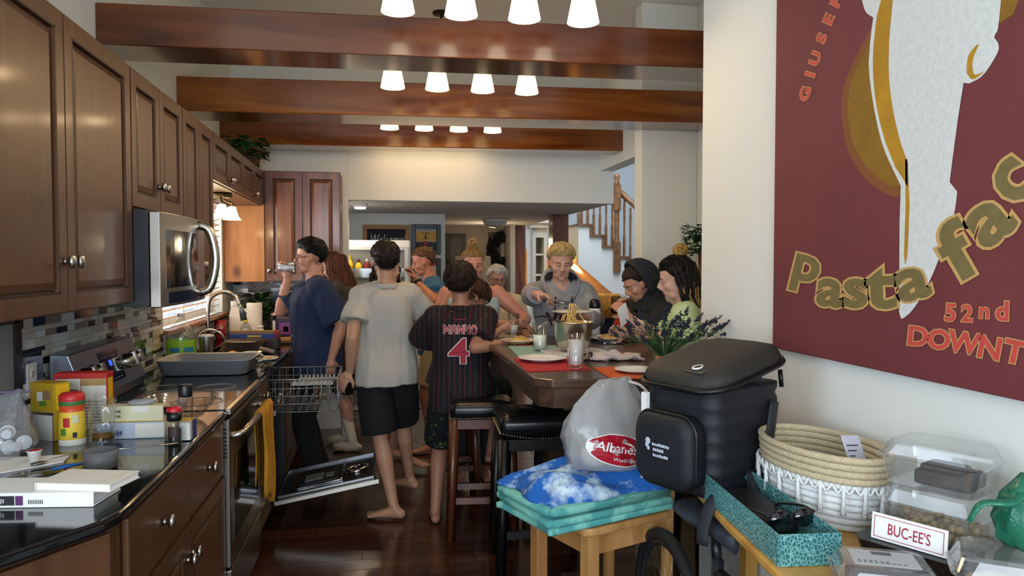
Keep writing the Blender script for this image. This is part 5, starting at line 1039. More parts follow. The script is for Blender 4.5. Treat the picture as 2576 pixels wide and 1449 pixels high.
for d,s_ in ((0,1),(.05,1),(.065,.93),(.07,.7)): rs.append([(-.155-d,x*s_,.12+y*s_) for x,y in rrect(-.11,-.10,.11,.10,.05,5)])
pk=MB().rings(rs,0,True,True).build('front_pouch',NYL,t)
MB().tube([(-.198,x,.12+y) for x,y in rrect(-.112,-.102,.112,.102,.05,5)],.006,6,closed=True).build('zipper',ZIP,pk)
b=MB(); random.seed(41)
for z_,y_,n_ in ((.132,.030,8),(.117,.026,5),(.102,.026,7)):   # embroidered lines too small to read
    for k in range(n_): h_=random.uniform(.006,.0095); b.add([(-.2262,y_-k*.0085,z_),(-.2262,y_-k*.0085-.0068,z_),(-.2262,y_-k*.0085-.0068,z_+h_),(-.2262,y_-k*.0085,z_+h_)],[(0,1,2,3)])
for y_,z_,r_ in ((.046,.142,.010),(.05,.13,.007),(.044,.122,.006)): b.add([(-.2262,y_+r_*math.cos(2*PI*i/12),z_+r_*math.sin(2*PI*i/12)) for i in range(12)],[tuple(range(12))])
o_=b.build('lettering',mat('pouch_print','#c4ccdc',.6),pk); o_['kind']='stuff'
MB().tube(bez([(.10,-.15,.25),(.06,-.165,.16),(.03,-.17,.08),(.06,-.2,.02),(.12,-.2,.012)],16),.022,8,flat=(1,.3)).build('shoulder_strap',mat('strap_black','#22252b',.6),t)
MB().tube(bez([(-.02,-.16,.07),(-.05,-.20,.04),(-.1,-.21,.03),(-.13,-.20,.02),(-.19,-.17,.02),(-.21,-.15,-.05),(-.215,-.15,-.10)],18),.02,8,flat=(1,.25)).build('hip_strap',MATS['strap_black'],t)
MB().tube(bez([(.0,-.19,.02),(.05,-.215,.07),(.11,-.21,.09),(.15,-.19,.05)],12),.018,8).build('padded_handle',MATS['strap_black'],t)
MB().tube([(.168,-.12,.33),(.17,-.125,.28)],.007,6).build('zip_pull',ZIP,t)
o=MB().box((-.2,.08,.02),(-.185,.10,.27)).build('paper_edge',PAPER,t)
# ================================================================ bicycle under the console
t=thing('bicycle','black bicycle parked under the console','bicycle',(.985,2.2,0))
def wheel(cy):
    b=MB(); b.tube([(.955,cy+.27*math.cos(a),.30+.27*math.sin(a)) for a in [2*PI*i/48 for i in range(48)]],.022,8,closed=True); o=b.build('tyre',RUBBER,t,world=True)
    MB().tube([(.955,cy+.245*math.cos(a),.30+.245*math.sin(a)) for a in [2*PI*i/48 for i in range(48)]],.012,6,closed=True).build('rim',mat('rim_grey','#303338',.4,.5),t,world=True)
    b=MB()
    for k in range(18): a=2*PI*k/18; b.cyl((.955,cy,.30),(.955,cy+.24*math.cos(a),.30+.24*math.sin(a)),.0012,n=4)
    b.cyl((.915,cy,.30),(.995,cy,.30),.018,n=10); o=b.build('spokes',STEEL,t,world=True); o['kind']='stuff'
wheel(2.34); wheel(1.38)
BF=mat('bike_frame','#1f2329',.35,coat=.3)
b=MB(); b.cyl((.955,1.98,.30),(.985,2.03,.62),.018); b.cyl((.955,1.98,.30),(.955,2.34,.30),.012); b.cyl((.98,2.03,.56),(.955,2.34,.30),.012); b.cyl((.955,1.98,.30),(.955,1.50,.66),.02); b.cyl((.985,2.03,.58),(.955,1.52,.62),.018); b.cyl((.955,1.50,.70),(.955,1.38,.30),.016); b.build('bike_body',BF,t,world=True)
MB().cyl((.985,2.03,.6),(.99,2.06,.69),.016).build('seat_post',BLK,t,world=True)
rs=[]
for y,w,z in ((2.245,.066,.712),(2.22,.074,.715),(2.15,.068,.708),(2.05,.036,.704),(1.97,.022,.70),(1.94,.012,.697)): rs.append([(.995+w*math.cos(a),y,z+(.028 if math.sin(a)>0 else .03)*math.sin(a)) for a in [2*PI*i/16 for i in range(16)]])
MB().rings(rs,0,True,True).build('saddle',mat('saddle_grey','#32373f',.5),t,world=True)
# lavender bouquet in a vase
t=thing('lavender_bouquet','artificial dark purple lavender in a pot behind the backpack','plant',(1.19,2.97,TZ+.0005)); t.scale=(.9,.9,.44)
MB().lathe([(.001,0),(.03,0),(.045,.10),(.04,.13),(.035,.13),(.028,.01)],20).build('pot',mat('terracotta','#b07a4a',.7),t)
LAV=mat('lavender','#23223c',.8,noise_=(60,.4)); random.seed(21); stem=MB(); fl_=MB(); lf=MB()
for k in range(46):
    a=random.random()*6.283; sp_=random.uniform(.05,1)**.7; x=.33*sp_*math.cos(a); y=.16*sp_*math.sin(a); z=.52-.20*sp_**2+random.uniform(-.13,.06)
    pth=bez([(x*.05,y*.05,.06),(x*.35,y*.35,.25),(x*.8,y*.8,z*.82),(x,y,z)],8); stem.tube(pth,.0022,4)
    d=(pth[-1]-pth[-3]).normalized()
    for q in range(11):
        c=pth[-1]+d*(q*.0085-.02); r=.011*(1-q/14); 
        for w in range(3): aa=random.random()*6.28; fl_.ball(c+Vector((r*math.cos(aa),r*math.sin(aa),0)),random.uniform(.005,.0085)*(1-q/20),5)
    for q in range(4): c=pth[3+q%4]; aa=random.random()*6.28; leafmesh(lf,c,(math.cos(aa),math.sin(aa),.8),(0,0,1),.05,.009,random.randrange(3))
for k in range(12):
    a=random.random()*6.28; leafmesh(lf,(0.02*math.cos(a),.02*math.sin(a),.12),(math.cos(a)*.5,math.sin(a)*.5,1),(0,0,1),random.uniform(.15,.26),.010,random.randrange(3))
for nm,b,m in (('stems',stem,LEAF[2]),('flower_spikes',fl_,LAV),('leaves',lf,LEAF)): o=b.build(nm,m,t); o['kind']='stuff'
# ================================================================ background: fridge, pictures, hall, sofa
WY=8.648
def wp(px,py): return at(px,py,1,WY)
a=wp(919,572); b_=wp(1025,770); t=thing('chalkboard','wood-framed chalkboard with white writing on the back wall','chalkboard',((a.x+b_.x)/2,WY,b_.z))
FRW=mat('oak_frame','#a5703a',.5)
MB().box((a.x,WY-.012,b_.z),(b_.x,WY-.001,a.z)).build('slate',mat('slate','#26282b',.8,noise_=(4,.3)),t,world=True)
for lo,hi in (((a.x-.03,WY-.03,b_.z-.03),(a.x+.02,WY-.001,a.z+.03)),((b_.x-.02,WY-.03,b_.z-.03),(b_.x+.03,WY-.001,a.z+.03)),((a.x+.02,WY-.03,a.z-.02),(b_.x-.02,WY-.001,a.z+.03)),((a.x+.02,WY-.03,b_.z-.03),(b_.x-.02,WY-.001,b_.z+.02))): MB().box(lo,hi).build('frame_rail',FRW,t,bevel=.004,world=True)
q=MB(); CHK=mat('chalk','#c9c9c4',.9)
p=wp(933,618); put_text(q,'Welcome!',(p.x,WY-.0135,p.z),(1,0,.02),(0,0,1),.13,0,shear=.35,width=.40)
p=wp(985,640); put_text(q,'n',(p.x+.06,WY-.0135,p.z),(1,0,.02),(0,0,1),.10,0,shear=.35)
q.build('chalk_writing',CHK,t,world=True)
def framed(name,label,x0,y0,x1,y1,bands,texts,mats,fw=.05):
    a=wp(x0,y0); b=wp(x1,y1); t=thing('framed_picture',label,'picture',((a.x+b.x)/2,WY,b.z),0,'framed fruit prints')
    for lo,hi in (((a.x,WY-.03,b.z),(a.x+fw,WY-.001,a.z)),((b.x-fw,WY-.03,b.z),(b.x,WY-.001,a.z)),((a.x+fw,WY-.03,a.z-fw),(b.x-fw,WY-.001,a.z)),((a.x+fw,WY-.03,b.z),(b.x-fw,WY-.001,b.z+fw))): MB().box(lo,hi).build('frame_rail',BLK,t,bevel=.003,world=True)
    m=MB().box((a.x+fw,WY-.012,b.z+fw),(b.x-fw,WY-.001,a.z-fw),0); W=b.x-a.x-2*fw; H=a.z-b.z-2*fw; X=a.x+fw; Z=b.z+fw
    for u0,v0,u1,v1,mi in bands: m.add([(X+W*u0,WY-.0126,Z+H*v0),(X+W*u1,WY-.0126,Z+H*v0),(X+W*u1,WY-.0126,Z+H*v1),(X+W*u0,WY-.0126,Z+H*v1)],[(0,1,2,3)],mi)
    for s_,u,v,h,w,mi in texts: put_text(m,s_,(X+W*u,WY-.0132,Z+H*v),(1,0,0),(0,0,1),H*h,mi,offset=.015,width=W*w)
    random.seed(3)
    for k in range(16):
        if mi is not None and name=='c': m.ball((X+W*random.uniform(.38,.6),WY-.013,Z+H*random.uniform(.25,.38)),(.017,.002,.017),8,5)
    m.build('print',mats,t,world=True)
FM=[mat('print_charcoal','#34332f',.6),mat('print_lavender','#b9bccb',.6),mat('print_ochre','#d2a04a',.6),mat('print_ink','#2a2622',.6),mat('print_cream','#ddd3b8',.6),mat('print_cherry','#8c2a2c',.5),mat('print_redband','#c23a34',.6),mat('print_pale','#c9c8c4',.6)]
framed('c','black-framed sweet cherries print beside the chalkboard',1034,564,1109,641,[(0.02,.88,.98,.99,1),(.02,.42,.98,.88,2),(.02,.39,.98,.42,1),(.35,.55,.65,.57,3),(.45,.5,.5,.72,3)],[('FANCY FRUITS',.1,.905,.06,.8,3),('SWEET',.28,.75,.075,.42,3),('CHERRIES',.2,.08,.09,.62,4)],FM)
framed('d','lower black-framed print with red heading under the cherries print',1034,649,1109,725,[(.02,.86,.98,.98,6),(.02,.03,.98,.85,7)],[('FAN LEN',.4,.89,.06,.45,3)],FM)
# refrigerator with open door
t=thing('refrigerator','white refrigerator standing open with condiment bottles in its door','refrigerator',(-.3,7.9,0))
MB().box((-1.15,7.45,.02),(-.42,8.2,1.72)).build('body',WHITE,t,world=True)
LIN=mat('fridge_liner','#e3e6ea',.4); FY=7.38
dr=MB().box((-.40,FY,.05),(.30,FY+.06,1.725)).build('door',mat('fridge_door_white','#d8dade',.4),t,bevel=.01,world=True)
MB().box((-.36,FY-.012,.12),(.26,FY-.001,1.64)).build('inner_panel',mat('fridge_interior','#a7a49b',.5),dr,world=True)
for x0,x1 in ((-.375,-.34),(.24,.275)): MB().box((x0,FY-.09,.10),(x1,FY-.001,1.66)).build('liner_rail',LIN,dr,world=True)
MB().box((-.34,FY-.09,1.63),(.24,FY-.013,1.66)).build('liner_top',LIN,dr,world=True)
BIN=thin('bin_plastic','#dfe6e8',1.5,.1,.15)
bins=[1.36,1.04,.62,.25]
for z in bins: MB().box((-.335,FY-.11,z),(.235,FY-.014,z+.012)).box((-.335,FY-.116,z),(.235,FY-.11,z+.09)).build('door_bin',BIN,dr,world=True)
random.seed(14); BC=['#d9b51c','#d9b51c','#7d2a20','#c8c3b4','#b5532a','#e0dccb','#3f4a26']; k=0
bl_=['yellow mustard bottle at the left of the top fridge door shelf','brown-capped sauce bottle in the middle of the top fridge door shelf','pale dressing bottle at the right of the top fridge door shelf','tall yellow bottle at the left of the second fridge door shelf','orange sauce bottle in the middle of the second fridge door shelf','dark green bottle at the right of the second fridge door shelf','white bottle on the third fridge door shelf']
for z,xs_,hs_ in ((1.36,(-.285,-.20,-.12),(.21,.17,.18)),(1.04,(-.28,-.19,-.11),(.24,.2,.19)),(.62,(-.27,),(.2,))):
    for x,h in zip(xs_,hs_):
        r=.035; o=thing('sauce_bottle',bl_[k],'bottle',(x,FY-.062,z+.0125),0,'bottles in the fridge door')
        MB().lathe([(.001,0),(r,0),(r,h*.6),(r*.5,h*.78),(r*.4,h*.8)],14).build('bottle',mat('sauce_%d'%k,BC[k],.35),o); MB().lathe([(r*.5,h*.79),(r*.5,h*.88),(r*.2,h),(.001,h)],12).build('cap',mat('sauce_cap_%d'%k,['#e2c62a','#5a1d18','#cfcfc8','#d9b51c','#f0eee6','#20241a','#cc3322'][k],.4),o); k+=1
l=bpy.data.lights.new('fridge_lamp','POINT'); l.energy=.8; l.color=(1,.97,.92); l.shadow_soft_size=.1
lo=bpy.data.objects.new('fridge_lamp',l); lo.location=(-.36,7.2,1.6); COL.objects.link(lo)
# hall: doorways, wreath, leaning boards
HY=11.49
def hp_(px,py): return at(px,py,1,HY)
def doorway(n,x0,y0,x1,lab):
    a=hp_(x0,y0); b=hp_(x1,y0); t=struct(bpy.data.objects.new('door_%d'%n,None)); COL.objects.link(t); t.location=(a.x,HY,0)
    DW=mat('dark_door_trim','#3a2a1e',.5)
    for lo,hi in (((a.x,HY-.03,0),(a.x+.06,HY,a.z)),((b.x-.06,HY-.03,0),(b.x,HY,a.z)),((a.x+.06,HY-.03,a.z-.06),(b.x-.06,HY,a.z))): MB().box(lo,hi).build('casing',DW,t,world=True)
    MB().box((a.x+.06,HY-.012,0),(b.x-.06,HY-.002,a.z-.06)).build('door_leaf',mat('door_leaf_%d'%n,lab,.6),t,world=True)
l=bpy.data.lights.new('hall_room_lamp','POINT'); l.energy=9; l.color=(1,.78,.5); l.shadow_soft_size=.1  # added fill light to brighten hall and soffit, no fixture here
lo=bpy.data.objects.new('hall_room_lamp',l); lo.location=(1.55,10.4,1.75); COL.objects.link(lo)
doorway(1,1122,588,1172,'#5d564c'); doorway(2,1228,585,1258,'#9a7a3c')  # second leaf's amber colour paints the glow of a lit doorway
p=at(1277,628,1,11.1); t=thing('wreath','dark round wreath hanging in the hall','wreath',(p.x,11.42,p.z))
b=MB(); random.seed(5)
for k in range(420):
    a=random.random()*6.283; R_=.17+random.uniform(-.07,.07); leafmesh(b,(R_*math.cos(a),-.03+random.uniform(-.03,.02),R_*math.sin(a)),(math.cos(a+random.uniform(-1,1)),-.5,math.sin(a+random.uniform(-1,1))),(0,1,0),.09,.04,0)
o=b.build('leaves',mat('wreath_leaf','#17181a',.5),t); o['kind']='stuff'; MB().tube([(.17*math.cos(a),0,.17*math.sin(a)) for a in [2*PI*i/24 for i in range(24)]],.03,8,closed=True).build('ring',MATS['wreath_leaf'],t)
t=thing('leaning_mattress','pale quilted board leaning in the dark hall','board',(1.38,10.9,0),0,rot=(math.radians(-8),0,0)); MB().prism(rrect(-.28,-.06,.28,.06,.03),0,1.62).build('board',mat('hall_board','#8a8274',.9,noise_=(2,.3)),t,bevel=.02)
# hutch
t=thing('hutch','cream painted hutch with open shelves behind the wooden posts','hutch',(2.62,11.6,0)); 
HX0,HX1=at(1340,650,1,11.3).x,at(1376,650,1,11.3).x
b=MB(); b.box((HX0,11.3,.0),(HX0+.05,11.75,2.05)).box((HX1-.05,11.3,0),(HX1,11.75,2.05)).box((HX0+.05,11.72,0),(HX1-.05,11.75,2.05)).box((HX0+.05,11.3,1.9),(HX1-.05,11.72,2.05)).box((HX0-.06,11.24,2.05),(HX1+.06,11.75,2.12)).box((HX0-.1,11.2,2.12),(HX1+.1,11.75,2.17)); b.build('case',CREAM,t,world=True)
for z in (.9,1.3,1.62): MB().box((HX0+.05,11.33,z),(HX1-.05,11.72,z+.03)).build('shelf',CREAM,t,world=True)
# sofa with cushions
t=thing('sofa','dark sofa back at the foot of the stairs','sofa',(3.6,9.4,0))
SOF=mat('sofa_fabric','#2a2f3c',.9,bump=(120,.4,.004))
SX0,SX1=at(1470,760,1,9.6).x,at(1640,760,1,9.6).x
MB().box((SX0,9.7,0),(SX1,9.95,1.0)).build('backrest',SOF,t,bevel=.06,seg=4,world=True); MB().box((SX0,9.1,0),(SX1,9.7,.5)).build('seat',SOF,t,bevel=.05,seg=4,world=True); MB().box((SX0-.2,9.1,0),(SX0-.001,9.95,.75)).build('armrest',SOF,t,bevel=.06,seg=4,world=True)
for k,(px,py,w,h,c,lab) in enumerate(((1527,770,.20,.17,'#c8822a','orange floral sofa cushion behind the water bottle'),(1556,765,.17,.14,'#a9a79c','grey sunflower sofa cushion in the middle'),(1577,772,.16,.15,'#b5742a','plain brown-orange sofa cushion on the right'))):
    p=at(px,py,1,9.6); o=MB().rings([[ (x,d,z) for x,z in rrect(-w,-h,w,h,.05,4)] if abs(d)<.05 else [(x*.85,d,z*.85) for x,z in rrect(-w,-h,w,h,.05,4)] for d in (-.09,-.04,.04,.09)],0,True,True).build('sofa_cushion',mat('cushion_%d'%k,c,.9,noise_=(9,.5)),None); o.location=(p.x,9.58,p.z); tag(o,lab,'cushion','sofa cushions')
# topiary in the nook corner
t=thing('topiary','small green boxwood topiary in the dining nook corner','plant',(2.14,4.72,0))
p=at(1752,605,1,4.72); MB().lathe([(.001,0),(.11,0),(.14,.24),(.12,.24)],18).build('pot',mat('topiary_pot','#4a4138',.7),t); MB().cyl((0,0,.2),(0,0,p.z-.06),.014,n=8).build('trunk',OAK,t)
o=bush('crown',420,(.085,.085),(-.1,.1),.035,.025,17,t); o.location=(p.x-2.14,0,p.z)
# ================================================================ people
def ik(S,Tt,l1,l2,pole):
    S=Vector(S); Tt=Vector(Tt); d=Tt-S; L=min(d.length,(l1+l2)*.995); u=d.normalized(); a=(l1*l1-l2*l2+L*L)/(2*L); h=math.sqrt(max(0,l1*l1-a*a))
    p=Vector(pole); p=p-u*p.dot(u); p=p.normalized() if p.length>1e-5 else u.orthogonal().normalized()
    return S+u*a+p*h, S+u*L
def remesh(mb,voxel,smooth=3,wr=None,seed=0):
    me=bpy.data.meshes.new('tmp'); me.from_pydata(mb.v,[],mb.f)
    o=bpy.data.objects.new('tmp',me); TS=bpy.data.scenes.new('workshop'); TS.collection.objects.link(o)
    r=o.modifiers.new('r','REMESH'); r.mode='VOXEL'; r.voxel_size=voxel
    if smooth: s_=o.modifiers.new('s','SMOOTH'); s_.factor=.5; s_.iterations=smooth
    TS.view_layers[0].update(); dg=TS.view_layers[0].depsgraph
    out=bpy.data.meshes.new_from_object(o.evaluated_get(dg)); bpy.data.scenes.remove(TS); bpy.data.objects.remove(o); bpy.data.meshes.remove(me)
    if wr:
        amp,fx,fz=wr
        cos=[v.co.copy() for v in out.vertices]; nrm=[v.normal.copy() for v in out.vertices]; flat=[]
        for c,nn in zip(cos,nrm):
            n=noise.noise(Vector((c.x*fx+seed,c.y*fx,c.z*fz+c.x*fx*.5)))+.5*noise.noise(Vector((c.x*fx*2.3,c.y*fx*2.3+seed,c.z*fz*2+c.y*6)))
            flat.extend(c+nn*(amp*n))
        out.vertices.foreach_set('co',flat)
    out.polygons.foreach_set('use_smooth',[True]*len(out.polygons)); out.update()
    return out
TOR=[(-.17,.10,.085,-.005),(-.06,.165,.118,-.012),(.08,.165,.112,-.006),(.28,.142,.100,.004),(.50,.155,.108,.008),(.72,.172,.115,.008),(.88,.160,.095,-.004),(.97,.095,.072,-.012),(1.05,.058,.058,-.008)]
def interp(t):
    for i in range(len(TOR)-1):
        a,b=TOR[i],TOR[i+1]
        if t<=b[0]: f=(t-a[0])/(b[0]-a[0]); f=max(0,min(1,f)); return [a[k]+(b[k]-a[k])*f for k in (1,2,3)]
    return list(TOR[-1][1:])
SKINS={}
def skinmat(c):
    if c not in SKINS: SKINS[c]=mat('skin_'+c.strip('#'),c,.5,noise_=(25,.10),sss=.12,bump=(300,.08,.002))
    return SKINS[c]
class Person: pass
def person(label,pos,rz,h,skin,build=1.0,hs=1.0,pz=None,lean=0,side=0,twist=0,feet=None,hands=None,head=(0,0,0),voxel=.0065,legs=True,shoulder=1.0,group='people in the kitchen'):
    P=Person(); s=h/1.75; P.s=s; P.build=build
    P.root=thing('person',label,'person',(pos[0],pos[1],0),rz,group); P.skin=skinmat(skin)
    pz=pz if pz else .95*s; P.W=world_of(P.root).inverted()
    pel=Vector((0,0,pz)); up=Vector((math.sin(side),math.sin(lean)*math.cos(side),math.cos(lean)*math.cos(side))).normalized()
    xr=Vector((1,0,0)); xr=(xr-up*xr.dot(up)).normalized(); fw=up.cross(xr).normalized()
    x2=(xr*math.cos(twist)+fw*math.sin(twist)); f2=up.cross(x2)
    P.pel,P.up,P.x,P.f,P.x2,P.f2=pel,up,xr,fw,x2,f2; P.tl=.52*s
    def spine(t):
        k=max(0,min(1,t)); xx=(xr*(1-k)+x2*k).normalized(); ff=up.cross(xx); return pel+up*(P.tl*t),xx,ff
    P.spine=spine
    def ring(t,gw=0,gd=0,n=26,ex=2.4,mul=1):
        w,d,o=interp(t); c,xx,ff=spine(t); w=w*s*build*mul+gw; d=d*s*build*mul+gd; out=[]
        for i in range(n):
            a=2*PI*i/n; ca,sa=math.cos(a),math.sin(a); out.append(tuple(c+ff*(o*s)+xx*(w*math.copysign(abs(ca)**(2/ex),ca))+ff*(d*math.copysign(abs(sa)**(2/ex),sa))))
        return out
    P.ring=ring
    mb=MB(); mb.rings([ring(t) for t in (-.17,-.12,-.06,.0,.08,.18,.28,.4,.5,.6,.72,.8,.88,.93,.97,1.05)])
    N,xx,ff=spine(1.0); P.sh={}; P.el={}; P.wr={}; P.hd={}
    # head
    yaw,pitch,roll=head
    hup=(up*.35+Vector((0,0,1))*.65).normalized()
    R=Matrix((xx,ff,xx.cross(ff))).transposed(); base=Matrix((x2,f2,up)).transposed()
    Z=hup; X=(x2-Z*x2.dot(Z)).normalized(); Y=Z.cross(X); B=Matrix((X,Y,Z)).transposed()
    Rh=B@Euler((pitch,roll,yaw),'ZXY').to_matrix() if False else B@(Matrix.Rotation(yaw,3,'Z')@Matrix.Rotation(-pitch,3,'X')@Matrix.Rotation(roll,3,'Y'))
    H=.235*s*hs; P.H=H; nb=N+up*.02*s; hc=nb+hup*(.042*s)+Rh@Vector((0,.02*s,.46*H)); P.hc=hc; P.Rh=Rh
    HM=Matrix.Translation(hc)@Rh.to_4x4()@Matrix.Scale(H,4); P.HM=HM
    mb.tube([N-up*.04*s,nb+hup*.03*s,hc+Rh@Vector((0,-.10*H,-.25*H))],[.066*s*build**.5,.054*s*build**.5,.053*s],14)
    def hb(c,r): mb.ball(c,r,18,0,HM)
    hb((0,-.06,.13),(.335,.41,.37)); hb((0,.08,-.10),(.285,.27,.36)); hb((0,.13,-.31),(.215,.225,.175)); hb((0,.275,-.42),(.095,.075,.07)); hb((.12,.14,-.36),(.10,.13,.10)); hb((-.12,.14,-.36),(.10,.13,.10))
    mb.tube([(0,.33,.07),(0,.375,-.0),(0,.43,-.09),(0,.45,-.135)],[.038,.042,.052,.055],10,0,True,HM); hb((.045,.385,-.165),(.04,.045,.035)); hb((-.045,.385,-.165),(.04,.045,.035))
    mb.tube([(-.20,.27,.055),(-.10,.335,.065),(0,.345,.045),(.10,.335,.065),(.20,.27,.055)],.045,8,0,True,HM)
    hb((.17,.21,-.13),(.10,.11,.11)); hb((-.17,.21,-.13),(.10,.11,.11)); hb((0,.325,-.255),(.11,.05,.06))
    for k in (-1,1): hb((k*.315,-.02,-.04),(.035,.085,.125)); hb((k*.30,.0,-.05),(.06,.05,.08))
    # arms
    hands=hands or {}
    for k,nm in ((-1,'L'),(1,'R')):
        c,xs,fs=spine(.885); S=c+xs*(k*.178*s*shoulder*build**.5)-fs*.005*s; P.sh[nm]=S
        spec=hands.get(nm)
        if spec is None: spec=dict(t=S+Vector((k*.06*s,.05*s,-.53*s)),pole=(k*.3,-1,0))
        tt=Vector(spec['t']); tt=(P.W@tt) if spec.get('world') else tt
        pole=Vector(spec.get('pole',(k*.4,-1,-.3)))
        E_,Wr=ik(S,tt,.285*s,.25*s,pole); P.el[nm]=E_; P.wr[nm]=Wr
        q=build**.6
        mb.tube([spine(1.03)[0],spine(.97)[0].lerp(S,.5),S],[.05*s,.05*s,.055*s],12); mb.ball(S,.062*s*q,14); a1=S.lerp(E_,.35); mb.tube([S,a1,S.lerp(E_,.75),E_],[.058*s*q,.054*s*q,.043*s*q,.039*s*q],14)
        mb.tube([E_,E_.lerp(Wr,.25),E_.lerp(Wr,.65),Wr],[.039*s*q,.043*s*q,.034*s,.026*s],14); mb.ball(E_,.040*s*q,12)
        d=Vector(spec['d']) if 'd' in spec else (Wr-E_); d=d.normalized(); n=Vector(spec.get('n',(-k*1.0,0,0))); n=(n-d*n.dot(d)); n=n.normalized() if n.length>1e-4 else d.orthogonal().normalized()
        sd=d.cross(n)*(1 if k<0 else -1)          # towards the thumb
        cu=spec.get('curl',.35); g=s*hs**.3*spec.get('size',1.0)
        Mh=Matrix((sd,n,d)).transposed().to_4x4(); 
        mb.ball(Wr+d*.048*g,(.041*g,.019*g,.052*g),14,0,None,Mh); mb.tube([Wr-d*.01*g,Wr+d*.04*g],[.026*g,.03*g],12)
        tips=[]
        for fi,(off,L) in enumerate(((1.45,.070),(.5,.080),(-.5,.075),(-1.4,.058))):
            b0=Wr+d*(.085-.004*abs(off))*g+sd*(off*.0205*g); pts=[b0-d*.02*g,b0]; ang=cu*.6; c0=b0
            for seg,f in enumerate((.45,.30,.25)):
                ang+=cu*(.55 if seg else 0); dd=(d*math.cos(ang)+n*math.sin(ang)+sd*(off*.03*(1-cu))).normalized(); c0=c0+dd*(L*f*g); pts.append(c0); ang+=cu*.35
            mb.tube(pts,[.0105*g,.0105*g,.0098*g,.009*g,.0078*g],9); tips.append(c0)
        b0=Wr+d*.025*g+sd*.03*g; t1=(sd*.75+d*.6+n*(.25+cu*.5)).normalized(); t2=(sd*.25+d*.8+n*(.3+cu*.7)).normalized()
        mb.tube([Wr+d*.02*g+sd*.012*g,b0,b0+t1*.04*g,b0+t1*.04*g+t2*.034*g],[.016*g,.0145*g,.012*g,.009*g],10)
        P.hd[nm]=(Wr+d*.085*g+n*.028*g,d,n,sd)
    # legs
    P.kn={}; P.an={}; P.hip={}; feet=feet or {}
    for k,nm in ((-1,'L'),(1,'R')):
        Hp=pel+xr*(k*.092*s*build**.5)-Vector((0,0,.03*s)); P.hip[nm]=Hp
        spec=feet.get(nm) or dict(t=(k*.10*s,0,.075*s))
        tt=Vector(spec['t']); tt=(P.W@tt) if spec.get('world') else tt
        K,A=ik(Hp,tt,.435*s,.425*s,spec.get('pole',(k*.1,1,.15))); P.kn[nm]=K; P.an[nm]=A
        q=build**.7
        mb.tube([Hp+Vector((0,0,.03*s)),Hp.lerp(K,.3),Hp.lerp(K,.7),K],[.09*s*q,.088*s*q,.066*s*q,.054*s*q],16); mb.ball(K,.055*s*q,14)
        back=-(fw if True else fw)
        bend=(K-Hp).normalized().cross((A-K).normalized()); cb=K.lerp(A,.28)+(Vector((0,-1,0)))*(.014*s)
        mb.tube([K,cb,K.lerp(A,.62),A],[.053*s*q,.058*s*q,.043*s*q,.034*s*q],14)
        fa=spec.get('ang',-k*.12); fd=Vector((math.sin(-fa),math.cos(-fa),spec.get('pitch',0))).normalized(); fs_=Vector((fd.y,-fd.x,0)).normalized(); g=s
        dn=Vector((0,0,-1)); he=A+dn*.045*g-fd*.045*g
        mb.ball(he,(.032*g,.034*g,.032*g),12); mb.tube([A+dn*.0*g,A+dn*.035*g-fd*.02*g],[.034*g,.034*g],12)
        fl_=[]
        for u,w,hh,z in ((-.045,.03,.033,-.044),(.0,.034,.042,-.034),(.06,.041,.030,-.046),(.11,.045,.021,-.055),(.15,.042,.016,-.060)):
            c=A+fd*(u*g)+dn*(-z*g); fl_.append([tuple(c+fs_*(w*g*math.cos(2*PI*i/14))+Vector((0,0,1))*(hh*g*math.sin(2*PI*i/14))) for i in range(14)])
        mb.rings(fl_)
        for ti in range(5):
            off=(ti-2)*.0175*g; L=(.052,.048,.043,.037,.03)[ti if k>0 else ti]; ii=ti if k<0 else 4-ti
            L=(.052,.050,.045,.038,.030)[4-ii if k>0 else ii] if False else (.030,.038,.045,.050,.054)[ii]
            r=.0105*g if ii<4 else .014*g; b0=A+fd*.135*g+dn*.062*g+fs_*off; mb.tube([b0,b0+fd*L*.6*g,b0+fd*L*g+dn*.003*g],[r,r,r*.8],8)
    P.mesh=remesh(mb,voxel,2); P.mesh.materials.append(P.skin); P.body=link('body',P.mesh,P.root)
    return P
EYEW=mat('eye_white','#bdb2a8',.3); LIPM={}
